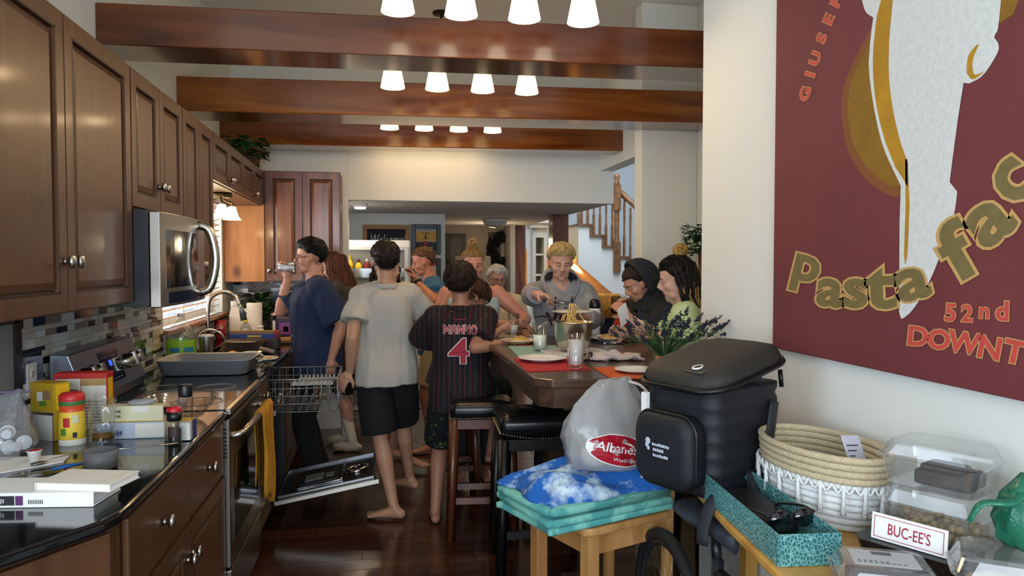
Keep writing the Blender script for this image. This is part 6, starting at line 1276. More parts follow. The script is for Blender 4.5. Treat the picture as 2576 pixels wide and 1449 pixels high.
def face(P,iris='#3a2a1c',brow='#3a2618',lip='#a3605a',lids=.5,glasses=None,open_=1.0):
    HM=P.HM; br=mat('brow_'+brow.strip('#'),brow,.8); ir=mat('iris_'+iris.strip('#'),iris,.15); lp=mat('lip_'+lip.strip('#'),lip,.4)
    for k in (-1,1):
        e=MB().ball((k*.125,.318,-.008),(.052,.035,.022*open_),12,0,HM).build('eye',EYEW,P.root); MB().ball((k*.122,.340,-.010),(.026,.016,.021*open_),10,0,HM).build('iris',ir,e)
        MB().tube([(k*.19,.31,.006),(k*.13,.350,.024*open_),(k*.06,.343,.004)],[.012,.020,.012],6,0,True,HM).build('eyelid',P.skin,P.root)
        MB().tube([(k*.22,.275,.070),(k*.14,.357,.092),(k*.05,.375,.078)],[.008,.018,.014],6,0,True,HM).build('eyebrow',br,P.root)
    MB().tube([(-.085,.345,-.262),(-.03,.369,-.250),(0,.367,-.255),(.03,.369,-.250),(.085,.345,-.262)],[.006,.013,.011,.013,.006],8,0,True,HM).build('upper_lip',lp,P.root)
    MB().tube([(-.075,.345,-.27),(0,.366,-.284),(.075,.345,-.27)],[.006,.018,.006],8,0,True,HM).build('lower_lip',lp,P.root)
    if glasses:
        gm=mat('glasses_'+glasses.strip('#'),glasses,.3); g=bpy.data.objects.new('glasses',None); COL.objects.link(g); g.parent=P.root
        g_=MB()
        for k in (-1,1):
            g_.tube([(k*.145+x,.415-abs(x+k*.145)*.18,-.01+z) for x,z in rrect(-.105,-.07,.105,.07,.04,3)],.011,5,0,True,HM,closed=True); g_.tube([(k*.25,.37,.0),(k*.335,.15,.0),(k*.34,-.02,-.01)],.011,5,0,True,HM)
        g_.tube([(-.04,.43,.0),(0,.44,.01),(.04,.43,0)],.01,5,0,True,HM)
        o=g_.build('frame',gm,g); q=MB()
        for k in (-1,1): MB().add([(k*.145+x,.414-abs(x+k*.145)*.18,-.01+z) for x,z in rrect(-.1,-.065,.1,.065,.04,3)],[tuple(range(16))],0,False,HM).build('lens',GLASS,g)
def hairmat(c,c2): return mat('hair_'+c.strip('#')+c2.strip('#'),c,.55,noise_=(60,0,.3,.7),col2=c2,stretch=(1,1,.25),bump=(170,.9,.006),spec=.25)
def hair(P,c,c2,front=.42,sidez=-.02,backz=-.62,thick=.05,locks=160,llen=.16,seed=1,sweep=(0,-.4,-.5),puff=.03,name='hair',lr=.013):
    """short hair: a cap cut along the hairline with combed locks over it"""
    HM=P.HM; mb=MB(); n,m=40,26; cx=Vector((0,-.06,.13)); rad=(.335,.41,.37); random.seed(seed); V={}; keep=[]
    def thr(d):
        phi=abs(math.atan2(d.x,d.y)); 
        if phi<.95: return front
        if phi<1.25: return front+(sidez-front)*(phi-.95)/.30
        if phi<1.75: return sidez
        return sidez+(backz-sidez)*min(1,(phi-1.75)/.55)
    def surf(d,off): 
        k=1/math.sqrt((d.x/rad[0])**2+(d.y/rad[1])**2+(d.z/rad[2])**2); p=cx+d*k
        if d.y<-.1 and d.z<-.3: p.y=min(p.y,-.33+.12*(-d.z-.3)); p.z-=.10*(-d.z-.3)
        return p+d*off
    grid=[[Vector((math.sin(PI*a/m)*math.sin(2*PI*i/n),math.sin(PI*a/m)*math.cos(2*PI*i/n),math.cos(PI*a/m))) for i in range(n)] for a in range(m+1)]
    n,m=44,20; vo=[]; fs=[]
    def low(i):
        ph=2*PI*i/n; t0=1.2
        for _ in range(30):
            d=Vector((math.cos(t0)*math.sin(ph),math.cos(t0)*math.cos(ph),math.sin(t0)))
            if d.z<=thr(d)+.015*math.sin(i*2.7+seed): break
            t0-=.07
        return t0
    lows=[low(i) for i in range(n)]; lows=[(lows[i-1]+2*lows[i]+lows[(i+1)%n])/4 for i in range(n)]
    def dirn(a,i):
        ph=2*PI*i/n; e=PI/2+(lows[i%n]-PI/2)*(a/m); return Vector((math.cos(e)*math.sin(ph),math.cos(e)*math.cos(ph),math.sin(e)))
    for a in range(m+1):
        for i in range(n):
            d=dirn(a,i); nz=noise.noise(d*3.1+Vector((seed,0,0)))*puff+noise.noise(d*9+Vector((seed,3,0)))*puff*.5; k=min(1,.12+(m-a)/m*4.5)
            vo.append(surf(d,(thick+nz)*k))
    for i in range(n): vo.append(surf(dirn(m,i),-.03))
    for a in range(m+1):
        for i in range(n): fs.append((a*n+i,(a+1)*n+i,(a+1)*n+(i+1)%n,a*n+(i+1)%n))
    mb.add(vo,fs,0,True,HM)
    sw=Vector(sweep)
    for k in range(locks):
        a=m*math.sqrt(random.random())*.97; i=random.randrange(n); ph=2*PI*(i+random.random())/n; e=PI/2+(lows[i]-PI/2)*(a/m); p=Vector((math.cos(e)*math.sin(ph),math.cos(e)*math.cos(ph),math.sin(e))); pts=[]; L=llen*random.uniform(.6,1.2)
        ed=min(1,.25+(m-a)/m*3)
        for j in range(5):
            pts.append(surf(p,(thick*(.8+.35*math.sin(j/4*PI))+.008)*ed+random.uniform(-.004,.008))); f=sw+Vector((p.x*.8,0,0))+Vector((random.uniform(-.25,.25),random.uniform(-.25,.25),random.uniform(-.15,.15))); f=f-p*f.dot(p); p=(p+f*(L/4/.38)).normalized()
        mb.tube(pts,[lr*.4,lr,lr,lr*.8,lr*.15],5,0,True,HM,flat=(1.6,.6))
    return mb.build(name,hairmat(c,c2),P.root)
def longlocks(P,c,c2,n,zlen,spread,seed,wave=.02,front=False,r=.028,name='long_hair',curl=0,az=None,els=(-.1,.75)):
    HM=P.HM; random.seed(seed); mb=MB()
    for k in range(n):
        phi=random.uniform(*(az or (1.15,5.13))); el=random.uniform(*els); d=Vector((math.sin(phi)*math.cos(el),math.cos(phi)*math.cos(el),math.sin(el))); p=Vector((0,-.06,.13))+Vector((d.x*.37,d.y*.45,d.z*.40)); pts=[p]; L=zlen*random.uniform(.75,1.1)
        for j in range(1,8):
            f=j/7; q=Vector((math.sin(phi)*(.39+spread*f)+wave*math.sin(j*1.6+k)+curl*math.sin(j*2.6+k*1.7),-.06+math.cos(phi)*(.46+spread*.8*f)+wave*math.cos(j*1.9+k)+curl*math.cos(j*2.6+k*1.7),p.z-(p.z+.05)*min(1,f*1.7)*(1 if p.z>-.05 else 0)-L*max(0,f-.12))); pts.append(q)
        mb.tube(pts,[r*.6,r,r,r,r*.95,r*.85,r*.6,r*.15],6,0,True,HM,flat=(1.3,.7))
    return mb.build(name,hairmat(c,c2),P.root)
def bun(P,c,c2,loc,r,seed=1):
    random.seed(seed); mb=MB(); mb.ball(loc,r*.8,14,0,P.HM); L=Vector(loc)
    for k in range(16):
        ax=Vector((random.uniform(-1,1),random.uniform(-1,1),random.uniform(-1,1))).normalized(); u=ax.orthogonal().normalized(); v=ax.cross(u); rr_=r*random.uniform(.75,1.0); a0=random.random()*6
        mb.tube([L+ax*r*.25*random.uniform(-1,1)+(u*math.cos(a0+j*.55)+v*math.sin(a0+j*.55))*rr_*(1+.04*j*.2) for j in range(9)],[.012,.028,.03,.03,.03,.03,.028,.02,.006],5,0,True,P.HM)
    return mb.build('hair_bun',hairmat(c,c2),P.root)
def shirt(P,m,hem=-.2,sleeve=.75,name='shirt',loose=.012,neck=.985,flare=.012,wr=(.006,14,5),voxel=.008,seed=1,cuff=.012,hemdrop=0,sides=('L','R')):
    s=P.s; mb=MB(); rs=[]; k=14
    for i in range(k+1):
        t=hem+(neck-hem)*i/k; g=loose+(flare*(1-i/k)); tt=t
        if t<-.05: tt=-.05
        w=P.ring(tt,g,g*1.1+.004); sh_=P.up*(P.tl*(t-tt)); rs.append([tuple(Vector(p)+sh_) for p in w])
    if neck>.95: rs[-1]=P.ring(neck,.004,.004)
    mb.rings(rs)
    for nm in sides:
        S,E_,Wr=P.sh[nm],P.el[nm],P.wr[nm]; q=P.build**.6
        if sleeve<=1: end=S.lerp(E_,sleeve); pts=[S,S.lerp(end,.5),end]; r=[.066*s*q+loose*.4,.062*s*q+loose*.7+cuff*.4,.056*s*q+loose+cuff]
        else: end=E_.lerp(Wr,sleeve-1); pts=[S,S.lerp(E_,.5),E_,E_.lerp(end,.5),end]; r=[.066*s*q+loose*.5,.062*s*q+loose,.052*s*q+loose,.05*s*q+loose,.040*s+cuff]
        mb.ball(S,.071*s*q+loose*.3,14); mb.tube(pts,r,16)
        if neck>.95: mb.tube([P.spine(.965)[0],P.spine(.96)[0].lerp(S,.5),S],[.058*s,.07*s+loose*.4,.074*s+loose*.4],12)
    me=remesh(mb,voxel,4,wr,seed); me.materials.append(m); return link(name,me,P.root)
def trousers(P,m,length=.9,top=.12,name='shorts',loose=.014,flare=.018,wr=(.004,12,4),voxel=.009,seed=2):
    s=P.s; mb=MB(); q=P.build**.7
    mb.rings([P.ring(t,loose*.8,loose*.8) for t in (-.14,-.06,0,.06,top)])
    for nm in ('L','R'):
        Hp,K,A=P.hip[nm],P.kn[nm],P.an[nm]
        if length<=1: end=Hp.lerp(K,length); pts=[Hp+Vector((0,0,.03*s)),Hp.lerp(end,.5),end]; r=[.092*s*q+loose,.088*s*q+loose+flare*.4,.066*s*q+loose+flare]
        else: end=K.lerp(A,length-1); pts=[Hp+Vector((0,0,.03*s)),Hp.lerp(K,.5),K,K.lerp(end,.5),end]; r=[.092*s*q+loose,.08*s*q+loose,.06*s*q+loose,.058*s*q+loose,.045*s*q+loose+flare*.5]
        mb.tube(pts,r,18)
    me=remesh(mb,voxel,3,wr,seed); me.materials.append(m); return link(name,me,P.root)
def collar(P,m,w=.03,r=.014):
    c,xx,ff=P.spine(.985); pts=[]; 
    for i in range(20):
        a=2*PI*i/20; pts.append(c+xx*(.078*P.s*math.cos(a))+ff*(.072*P.s*math.sin(a)-.010)+P.up*((.008-.03*math.sin(a)*(1 if math.sin(a)>0 else .3))*P.s))
    return MB().tube(pts,r,8,closed=True,flat=(.6,1.6)).build('collar',m,P.root)
def cloth(name,c,bump=(240,.35,.002),noise_=None): return mat(name,c,.9,bump=bump,noise_=noise_)
def W(px,py,Y): return at(px,py,1,Y)
# ---- boy in the grey T-shirt (back view)
P=person('barefoot boy in grey T-shirt and black shorts reaching for the dish rack',(.035,4.48),math.radians(6),1.615,'#b98a6e',.93,1.04,
  feet={'L':dict(t=(.075,4.33,.07),world=True,ang=1.15,pole=(-.3,1,.1)),'R':dict(t=(.19,4.80,.07),world=True,ang=.7,pole=(-.3,1,.1))},
  hands={'L':dict(t=W(880,935,4.44),world=True,pole=(-.2,-1,-.2),d=(-.55,.15,-.85),n=(.4,.6,-.4),curl=.45),'R':dict(t=(.22,.30,1.02),pole=(1,-.5,-.3),curl=.5)},head=(.05,-.05,0),voxel=.006)
hair(P,'#241812','#120a07',front=.40,sidez=-.05,backz=-.86,thick=.045,locks=260,llen=.10,seed=3)
face(P)
shirt(P,cloth('grey_tee','#aaa59c'),hem=-.20,sleeve=.62,loose=.02,flare=.022,wr=(.015,10,3.5),seed=5,cuff=.014,name='t_shirt'); collar(P,MATS['grey_tee'],r=.011)
trousers(P,mat('black_shorts','#0d0d10',.85),.90,.05,loose=.02,flare=.03)
# ---- man in navy drinking
P=person('man in navy short-sleeved shirt and glasses drinking from a clear glass',(-.43,5.10),math.radians(104),1.65,'#c08a70',1.06,1.0,
  feet={'L':dict(t=(-.10*.97,.02,.075)),'R':dict(t=(.10,-.05,.075))},
  hands={'L':dict(t=W(833,905,4.92),world=True,pole=(-.3,-1,0),d=(0.05,.05,-1),n=(.9,.3,0),curl=.35),'R':dict(t=W(724,700,5.12),world=True,pole=(.5,-.3,-1),d=(-.1,.15,1),n=(-.6,.8,.2),curl=.75)},head=(-.22,.10,0),voxel=.006)
hair(P,'#15110f','#060505',front=.36,sidez=-.06,backz=-.86,thick=.085,locks=240,llen=.22,seed=6,sweep=(0,-.8,-.2))
face(P,glasses='#5a2f24')
NAVY=cloth('navy_shirt','#182746')
shirt(P,NAVY,hem=-.30,sleeve=.86,loose=.026,flare=.02,wr=(.016,11,4),seed=9,cuff=.034)
collar(P,NAVY); trousers(P,mat('black_trousers','#0c0d11',.9),1.9,.05,name='trousers')
b=MB()
for k in range(5): c,xx,ff=P.spine(.85-k*.2); b.ball(c+ff*(.115*P.s*1.06+.034),.006,8)
o=b.build('buttons',mat('shirt_button','#9ab4c8',.3),P.root); o['kind']='stuff'
hp=P.hd['R'][0]; g=world_of(P.root)@hp; mouth=world_of(P.root)@(P.HM@Vector((0,.43,-.27)))
t=thing('water_glass','clear tumbler tilted at the lips of the man in navy','glass',tuple(g)); dv=(mouth-g).normalized(); t.rotation_euler=dv.to_track_quat('Z','Y').to_euler(); L=min(.12,(mouth-g).length)
t.location=mouth-dv*L
MB().lathe([(.001,-.035),(.030,-.035),(.038,max(.05,L-.01)),(.036,max(.05,L-.01)),(.028,-.028),(.001,-.028)],24).build('glass',thin('tumbler_glass','#eef2f6',1.5,.03,.10,'#cfd8e6'),t)
# ---- woman with long brown hair behind him
P=person('woman with long wavy brown hair and white socks behind the man in navy',(-.20,6.08),math.radians(70),1.60,'#c08f78',1.02,1.0,lean=.25,
  feet={'L':dict(t=(-.10,-.02,.075)),'R':dict(t=(.10,.12,.075))},hands={'L':dict(t=(-.15,.38,1.0)),'R':dict(t=(.15,.38,1.0))},head=(0,.25,0),voxel=.008)
hair(P,'#4a2a1a','#2a150c',front=.5,sidez=-.3,backz=-.94,thick=.06,locks=60,llen=.3,seed=8)
longlocks(P,'#5a3320','#351b0f',120,1.55,.10,4,.04); face(P)
shirt(P,cloth('charcoal_top','#3a3a3a'),hem=-.25,sleeve=1.5,loose=.02,name='sweater'); trousers(P,mat('dark_shorts','#16181d',.9),.95,.05)
for nm in ('L','R'):
    K,A=P.kn[nm],P.an[nm]; mb=MB(); mb.tube([K.lerp(A,.45),K.lerp(A,.75),A+Vector((0,0,-.02))],[.05*P.s,.043*P.s,.042*P.s],14); mb.ball(A+Vector((0,.05,-.035)),(.047,.13,.042),14); me=remesh(mb,.008,2); me.materials.append(cloth('white_sock','#cfc3ac')); link('sock',me,P.root)
# ---- woman with dark curly hair
P=person('woman with dark curly hair behind the boy in grey',(.05,5.62),math.radians(238),1.55,'#c49a84',1.0,1.0,
  feet={'L':dict(t=(-.10,-.02,.075)),'R':dict(t=(.10,.25,.075))},hands={'R':dict(t=(.12,.30,1.05)),'L':dict(t=W(1048,795,5.40),world=True,pole=(-1,-.5,-.6),curl=.6)},head=(-.1,.05,0),voxel=.0075)
hair(P,'#1d1512','#0c0807',front=.36,sidez=-.3,backz=-.94,thick=.08,locks=120,llen=.2,seed=11); longlocks(P,'#231915','#0e0908',120,.85,.22,6,.05,curl=.05,r=.026); face(P,brow='#241a14')
shirt(P,cloth('black_top','#1b1b1e'),hem=-.2,sleeve=.7); trousers(P,mat('denim_shorts','#2b3442',.9),.8,.05)
# ---- man in blue polo eating
P=person('man in teal blue polo with black watch and beige shorts raising food to his mouth',(.44,5.95),math.radians(98),1.63,'#c07f63',1.05,1.0,lean=.10,
  feet={'L':dict(t=(-.10,.05,.075)),'R':dict(t=(.10,-.10,.075))},
  hands={'L':dict(t=W(1046,708,5.66),world=True,pole=(-.6,-.9,-.8),d=(.35,.25,.9),n=(.2,1,0),curl=.8),'R':dict(t=(.15,.25,1.0),curl=.6)},head=(-.12,.28,0),voxel=.0065)
hair(P,'#6a4a30','#4a3220',front=.48,sidez=.10,backz=-.86,thick=.03,locks=200,llen=.10,seed=12,sweep=(0,.3,.2)); face(P,brow='#6b4a30')
POLO=cloth('teal_polo','#2f5f86'); shirt(P,POLO,hem=-.22,sleeve=.75,loose=.024,flare=.015,wr=(.008,10,4),cuff=.022,name='polo'); collar(P,POLO); trousers(P,cloth('beige_shorts','#c9b182'),.85,.04)
Wr,E_=P.wr['L'],P.el['L']; dd=(Wr-E_).normalized(); MB().tube([Wr-dd*.02+ (dd.orthogonal().normalized()*math.cos(a)+dd.cross(dd.orthogonal().normalized())*math.sin(a))*.031 for a in [2*PI*i/16 for i in range(16)]],.008,6,closed=True,flat=(1,1.5)).build('watch',BLK,P.root)
# ---- boy in the pinstriped jersey (back view)
P=person('boy in black pinstriped baseball jersey half seated on the brown stool',(.455,4.24),math.radians(-8),1.50,'#a9765c',1.03,1.10,pz=.785,lean=.05,
  feet={'L':dict(t=(.31,4.26,.07),world=True,ang=.1,pole=(-.1,1,.1)),'R':dict(t=(.66,4.42,.36),world=True,ang=-.3,pole=(.5,1,.5))},
  hands={'R':dict(t=W(1285,862,4.10),world=True,pole=(.6,-1,-1),d=(.9,.45,.05),n=(0,.3,-1),curl=.6),'L':dict(t=(-.12,.34,1.0),pole=(-1,-.4,-.5),curl=.5)},head=(-.05,-.02,0),voxel=.006)
hair(P,'#2a1a12','#140b07',front=.38,sidez=-.32,backz=-.94,thick=.085,locks=380,llen=.28,seed=14,puff=.06); face(P)
def pinstripe():
    m=mat('pinstripe_jersey','#0f0d13',.85); nt=m.node_tree; b=nt.nodes['Principled BSDF']; tc=nt.nodes.new('ShaderNodeTexCoord'); sx=nt.nodes.new('ShaderNodeSeparateXYZ'); nt.links.new(tc.outputs['Object'],sx.inputs[0])
    a=nt.nodes.new('ShaderNodeMath'); a.operation='MULTIPLY'; a.inputs[1].default_value=34; nt.links.new(sx.outputs[0],a.inputs[0]); f=nt.nodes.new('ShaderNodeMath'); f.operation='FRACT'; nt.links.new(a.outputs[0],f.inputs[0]); g=nt.nodes.new('ShaderNodeMath'); g.operation='LESS_THAN'; g.inputs[1].default_value=.09; nt.links.new(f.outputs[0],g.inputs[0])
    mx=nt.nodes.new('ShaderNodeMix'); mx.data_type='RGBA'; mx.inputs['A'].default_value=lin('#0f0d13'); mx.inputs['B'].default_value=lin('#6a2630'); nt.links.new(g.outputs[0],mx.inputs['Factor']); nt.links.new(mx.outputs['Result'],b.inputs['Base Color']); return m
js=shirt(P,pinstripe(),hem=-.30,sleeve=.78,loose=.022,flare=.018,wr=(.011,10,4),seed=3,cuff=.02,name='jersey',voxel=.007)
bv=BVHTree.FromPolygons([v.co.copy() for v in js.data.vertices],[tuple(p.vertices) for p in js.data.polygons])
def onback(words,mats,name):
    q=MB()
    for s_,x,z,hh,w,off,mi,lift in words: put_text(q,s_,(x,0,z),(1,0,0),(0,0,1),hh,mi,offset=off,width=w,lift=lift,ref=0)
    out=[]
    for v in q.v:
        hit=bv.ray_cast(Vector((v[0],-1,v[2])),Vector((0,1,0))); y=hit[0].y if hit[0] else -.15; out.append((v[0],y-.004+v[1],v[2]))
    q.v=out; return q.build(name,mats,P.root)
JR=mat('jersey_red','#a01c34',.7); JW=mat('jersey_white','#d8cfc6',.7)
collar(P,MATS['pinstripe_jersey'],r=.011)
zc=P.pel.z
onback([('4',-.058,zc+.155,.135,.106,.04,1,0),('4',-.058,zc+.155,.135,.106,.015,0,.006),('marucci',-.035,zc+.395,.010,.07,.01,0,0)],[JR,JW],'jersey_number')['kind']='stuff'
LS={'M':[[(0,0),(0,1),(.5,.35),(1,1),(1,0)]],'A':[[(0,0),(.15,.85),(.35,1),(.65,1),(.85,.85),(1,0)],[(.1,.38),(.9,.38)]],'N':[[(0,0),(0,1),(1,0),(1,1)]],'O':[[(.3,0),(0,.25),(0,.75),(.3,1),(.7,1),(1,.75),(1,.25),(.7,0),(.3,0)]]}
q=MB(); x_=-.086
for ch in 'MANNO':
    w_=.030 if ch=='M' else .025
    for hw,mi,lf in ((.0058,1,.007),(.0034,0,.0095)):
        for st_ in LS[ch]:
            pts=[Vector((x_+w_*u,0,zc+.322+.042*v)) for u,v in st_]
            for p0,p1 in zip(pts,pts[1:]):
                d=(p1-p0).normalized(); n=Vector((-d.z,0,d.x))*hw; e=d*hw*.8; L0=p0-e; L1=p1+e; vs=[]
                for k in range(4):
                    c=L0.lerp(L1,k/3)
                    for sgn in (1,-1):
                        v=c+n*sgn; hit=bv.ray_cast(Vector((v.x,-1,v.z)),Vector((0,1,0))); vs.append((v.x,(hit[0].y if hit[0] else -.15)-lf,v.z))
                q.add(vs,[(2*k,2*k+1,2*k+3,2*k+2) for k in range(3)],mi)
    x_+=w_+.0125
q.build('jersey_lettering',[JR,JW],P.root)['kind']='stuff'
trousers(P,mat('patterned_shorts','#101216',.85,noise_=(38,0,.60,.63),col2='#0d0f12'),.92,.05,loose=.016,flare=.022)
MATS['patterned_shorts'].node_tree.nodes['Color Ramp'].color_ramp.elements[1].color=lin('#5d7a34')
# ---- younger boy looking down
P=person('brown-haired younger boy looking down at the table behind the jersey boy',(.43,4.62),math.radians(-72),1.32,'#b07f66',1.0,1.16,pz=.80,lean=.22,
  feet={'L':dict(t=(-.10,.38,.40),pole=(0,1,.6)),'R':dict(t=(.10,.38,.40),pole=(0,1,.6))},
  hands={'R':dict(t=W(1262,826,4.40),world=True,pole=(.6,-.6,-1),curl=.75,d=(.3,1,.2),n=(-1,0,0)),'L':dict(t=W(1300,815,4.60),world=True,pole=(-.6,-.6,-1),curl=.6)},head=(-.1,.75,0),voxel=.0065)
hair(P,'#4a2f1c','#2a180d',front=.30,sidez=-.28,backz=-.94,thick=.08,locks=320,llen=.30,seed=16,sweep=(0,.5,-.5)); face(P,lids=.9,open_=.5)
shirt(P,cloth('dark_grey_shirt','#3d3f45'),hem=-.2,sleeve=.7,loose=.018); trousers(P,mat('kid_shorts','#22252c',.9),.9,.05)
hp=world_of(P.root)@P.hd['R'][0]
t=thing('boy_glass','small glass of lemonade in the younger boy\'s hand','glass',(hp.x+.01,hp.y-.01,hp.z-.055)); MB().lathe([(.001,0),(.030,0),(.036,.13),(.034,.13),(.028,.006),(.001,.005)],24).build('glass',GLASS,t); MB().lathe([(.001,.008),(.028,.008),(.0305,.06),(.001,.06)],20).build('lemonade',LEM,t)
# ---- woman with blond bun
P=person('woman with blond top bun and light blue tank top facing the camera',(.63,5.12),math.radians(178),1.60,'#c28570',1.14,1.0,lean=.14,
  feet={},hands={'L':dict(t=W(1312,815,4.78),world=True,pole=(-1,-.6,-.6),d=(-.5,.7,-.25),n=(.3,.2,-1),curl=.4),'R':dict(t=W(1150,850,4.85),world=True,pole=(1,-.6,-.4),curl=.4)},head=(.05,.10,0),voxel=.0065)
hair(P,'#8f7048','#6a4f30',front=.42,sidez=-.1,backz=-.86,thick=.03,locks=200,llen=.3,seed=18,sweep=(0,-.6,.6)); bun(P,'#a5855a','#7a5e3a',(0,-.12,.66),.16,3); face(P,brow='#7a5a3c')
shirt(P,cloth('light_blue_tank','#a7bfc4'),hem=-.2,sleeve=.02,loose=.012,neck=.86,name='tank_top',sides=()); trousers(P,mat('grey_trousers','#3a3d44',.9),1.9,.05,name='trousers')
# ---- elderly woman
P=person('elderly woman with short white hair, glasses and cream top',(.93,5.90),math.radians(184),1.47,'#b98672',1.12,1.02,feet={},hands={'L':dict(t=(-.25,.12,.80)),'R':dict(t=(.22,.15,.82))},head=(.0,.12,0),voxel=.0065)
hair(P,'#cfccc6','#a19c94',front=.42,sidez=-.12,backz=-.86,thick=.07,locks=260,llen=.2,seed=20,sweep=(.3,.3,-.4),puff=.05); face(P,glasses='#5a2c34',brow='#9a8c80')
shirt(P,cloth('cream_top','#d5c7ab'),hem=-.22,sleeve=.55,loose=.02,name='top'); trousers(P,mat('tan_trousers','#6b5c4a',.9),1.9,.05,name='trousers')
# ---- blond boy in grey hoodie serving pasta
P=person('blond boy in grey hoodie lifting pasta with tongs',(1.155,4.74),math.radians(176),1.63,'#c59480',.98,1.0,lean=.18,
  feet={},hands={'R':dict(t=W(1350,742,4.14),world=True,pole=(1,-.2,-.5),d=(-.75,.55,-.1),n=(0,.35,-1),curl=.95),'L':dict(t=W(1468,800,4.26),world=True,pole=(-.8,-.3,-1),d=(.35,.8,.05),n=(0,.1,1),curl=.35)},head=(-.05,.26,0),voxel=.0055)
hair(P,'#cbb078','#94784a',front=.40,sidez=-.06,backz=-.86,thick=.075,locks=420,llen=.26,seed=22,sweep=(0,.4,.2),puff=.05); face(P,brow='#6a4a30',open_=.85)
HOOD=cloth('grey_hoodie','#8f9094',noise_=(60,.15)); shirt(P,HOOD,hem=-.22,sleeve=1.78,loose=.016,flare=.01,wr=(.016,10,7),seed=7,cuff=.016,name='hoodie')
c,xx,ff=P.spine(.985)
mb=MB(); pts=[]
for i in range(28):
    a=2*PI*i/28; sn=math.sin(a); pts.append(c+xx*(.115*math.cos(a))+ff*(.10*sn+.02)+P.up*(.035-.115*max(0,sn)+.03*max(0,-sn)))
mb.tube(pts,[.020+.022*max(0,-math.sin(2*PI*i/28)) for i in range(28)],10,closed=True,flat=(.7,1.3)); me=remesh(mb,.007,3,(.006,14,14),3); me.materials.append(HOOD); link('hood',me,P.root)
def harc(r,dz): return [c+xx*(r*math.cos(a_))+ff*(r*.88*math.sin(a_)+.02)+P.up*(dz+.03*max(0,-math.sin(a_))-.06*max(0,math.sin(a_))) for a_ in [PI*.93+PI*1.14*i/20 for i in range(21)]]
ra=[harc(.108,.060),harc(.092,.066),harc(.074,.055),harc(.058,.03)]
MB().add([p for r_ in ra for p in r_],[(k*21+i,k*21+i+1,(k+1)*21+i+1,(k+1)*21+i) for k in range(3) for i in range(20)],0,True).build('hood_lining',mat('hood_navy','#1a1d28',.9),P.root)
for k in (-1,1): MB().tube(bez([c+xx*(k*.05)+ff*.145-P.up*.04,c+xx*(k*.06)+ff*.175-P.up*.12,c+xx*(k*.055)+ff*.18-P.up*.2],8),.0045,6).build('drawstring',mat('drawstring','#15161c',.8),P.root)
bv=BVHTree.FromPolygons([v.co.copy() for v in bpy.data.objects[[o.name for o in P.root.children if o.name.startswith('hoodie')][0]].data.vertices],[tuple(p.vertices) for p in bpy.data.objects[[o.name for o in P.root.children if o.name.startswith('hoodie')][0]].data.polygons])
q=MB(); put_text(q,'VIN',(-.11,0,P.pel.z+.22),(1,0,0),(0,0,1),.08,0,offset=.03,width=.2); q.v=[(-v[0],v[1],v[2]) for v in q.v]; out=[]
for v in q.v:
    h_=bv.ray_cast(Vector((v[0],1,v[2])),Vector((0,-1,0))); out.append((v[0],(h_[0].y if h_[0] else .15)+.003,v[2]))
q.v=out; q.build('hoodie_lettering',mat('maroon_print','#4a1c26',.8),P.root); trousers(P,mat('dark_jeans','#232833',.9),1.9,.05,name='trousers')
hw=world_of(P.root)@P.hd['R'][0]; tip=W(1434,772,BOWL.y+.06)
t=thing('serving_tongs','steel serving tongs held by the blond boy','tongs',tuple(hw)); ti=world_of(t).inverted()
dv=(tip-hw).normalized(); st_=hw-dv*.10; sdv=Vector((0,0,1)).cross(dv).normalized(); upv=dv.cross(sdv)
for k in (-1,1): MB().tube([st_+upv*(k*.004),st_.lerp(tip,.4)+upv*(k*.014),tip+upv*(k*.008)],[.008,.009,.007],8,flat=(1.3,.4)).build('arm',mat('tong_steel','#9ea3a8',.2,1),t,world=True)
t=thing('lifted_pasta','bundle of spaghetti hanging from the tongs into the bowl','pasta',tuple(tip)); mb=MB(); random.seed(31); bot=Vector((BOWL.x-.01,BOWL.y,BOWL.z+.15))
for k in range(34):
    a=random.random()*6.28; r=random.random()*.022; o1=Vector((math.cos(a),math.sin(a),0))*r; j=Vector((random.uniform(-.012,.012),random.uniform(-.012,.012),0))
    mb.tube(bez([tip-dv*.02+upv*random.uniform(-.008,.008),tip+o1*.8+Vector((.012,0,.012)),tip+o1*1.4+Vector((.012,-.01,-.04))+j,tip.lerp(bot,.6)+o1*1.7+j,bot+o1*2.2+j*2],10),.0032,5)
o=mb.build('strands',PASTA,t,world=True); o['kind']='stuff'
hl=world_of(P.root)@P.hd['L'][0]
t=thing('held_plate','white plate held level by the blond boy','plate',(hl.x-.07,hl.y-.06,hl.z+.0)); MB().lathe([(r*.9,h*.9) for r,h in PL],40).build('plate',CERAM,t)
# ---- person in the dark hoodie
P=person('person in dark hooded sweatshirt bent over the table beside the pillar',(1.80,4.40),math.radians(98),1.60,'#c08a72',1.0,1.0,pz=.80,lean=.34,
  feet={'L':dict(t=(-.1,.36,.40),pole=(0,1,.6)),'R':dict(t=(.1,.36,.40),pole=(0,1,.6))},hands={'L':dict(t=W(1580,795,4.15),world=True,pole=(-.7,-.5,-1),curl=.7),'R':dict(t=W(1562,785,4.35),world=True,pole=(.7,-.5,-1),curl=.7)},head=(-.05,.42,0),voxel=.0065)
hair(P,'#33221a','#1a100b',front=.36,sidez=-.3,backz=-.94,thick=.03,locks=60,llen=.2,seed=24); face(P,brow='#3a281c',open_=.6)
DH=cloth('dark_hoodie','#1d2229'); shirt(P,DH,hem=-.2,sleeve=1.8,loose=.028,wr=(.01,8,4),name='hoodie',cuff=.016); trousers(P,mat('dark_jeans2','#1c222c',.9),1.9,.05,name='trousers')
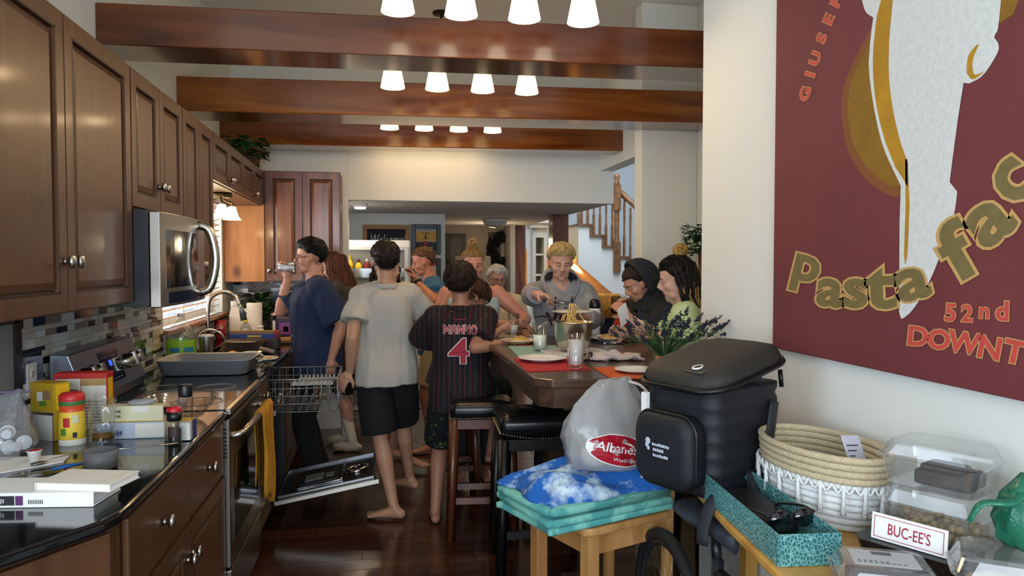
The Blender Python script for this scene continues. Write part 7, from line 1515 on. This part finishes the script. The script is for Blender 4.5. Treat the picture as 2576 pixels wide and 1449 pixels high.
# hood drawn over the head: open shell round the face
n,m=36,22; vo=[];fs=[]
for a in range(m):
    th=.35+(PI-.55)*a/(m-1)     # angle from the face direction
    for i in range(n):
        ph=2*PI*i/n; d=Vector((math.sin(th)*math.cos(ph),math.cos(th),math.sin(th)*math.sin(ph))); r=Vector((.46*d.x,.58*d.y-.08 if d.y<0 else .50*d.y-.08,.56*d.z+.02)); 
        if a<3: r.y=.30+.02*a
        vo.append(r+d*.03*noise.noise(d*3))
keep=[]
for a in range(9,m-1):
    for i in range(n): fs.append((a*n+i,a*n+(i+1)%n,(a+1)*n+(i+1)%n,(a+1)*n+i))
hd=MB().add(vo,fs,0,True,P.HM).build('hood',DH,P.root); sm=hd.modifiers.new('s','SOLIDIFY'); sm.thickness=.018; sm.offset=1
c,xx,ff=P.spine(1.0); mb=MB(); mb.tube([c-P.up*.05-ff*.01,c+P.up*.05-ff*.045,P.hc+P.Rh@Vector((0,-.13,-.07))],[.12,.085,.06],16); me=remesh(mb,.009,4,(.01,9,9),4); me.materials.append(DH); link('hood_base',me,P.root)
# ---- woman in pale green with dark hair and bun
P=person('woman in pale green shirt with dark hair and blond-tipped bun at the table corner',(1.66,3.66),math.radians(62),1.60,'#c69a86',1.05,1.02,pz=.80,lean=.16,
  feet={'L':dict(t=(-.1,.34,.40),pole=(0,1,.6)),'R':dict(t=(.1,.34,.40),pole=(0,1,.6))},hands={'L':dict(t=W(1640,830,3.52),world=True,pole=(-.8,-.6,-1),d=(.1,.9,.25),n=(.9,0,.3),curl=.6),'R':dict(t=(.15,.40,1.10),pole=(1,-.3,-1),curl=.5)},head=(.12,.22,0),voxel=.006)
hair(P,'#1c1512','#0b0807',front=.38,sidez=-.25,backz=-.94,thick=.06,locks=260,llen=.35,seed=26,sweep=(0,-.7,.1)); longlocks(P,'#1d1613','#0d0908',110,1.0,.06,9,.03,az=(1.5,4.8)); longlocks(P,'#a5834a','#6a4f2a',14,1.25,.12,10,.04,r=.02,name='blond_ends',az=(3.0,4.6),els=(-.9,-.6)); bun(P,'#b8914e','#7a5c30',(.05,-.30,.62),.17,5); face(P)
shirt(P,cloth('pale_green_tee','#b9cf9f'),hem=-.22,sleeve=.8,loose=.03,flare=.015,wr=(.01,8,4),name='t_shirt',cuff=.02); trousers(P,mat('grey_leggings','#30343c',.9),1.9,.05,name='trousers')
hp=world_of(P.root)@P.hd['L'][0]; t=thing('paper_card','small white folded paper in the hand of the woman in green','paper',(hp.x-.06,hp.y+.05,hp.z+.02),0,rot=(.2,-.5,.5)); MB().prism([(-.035,-.001),(.035,-.001),(.035,.001),(-.035,.001)],-.03,.08).build('sheet',PAPER,t)
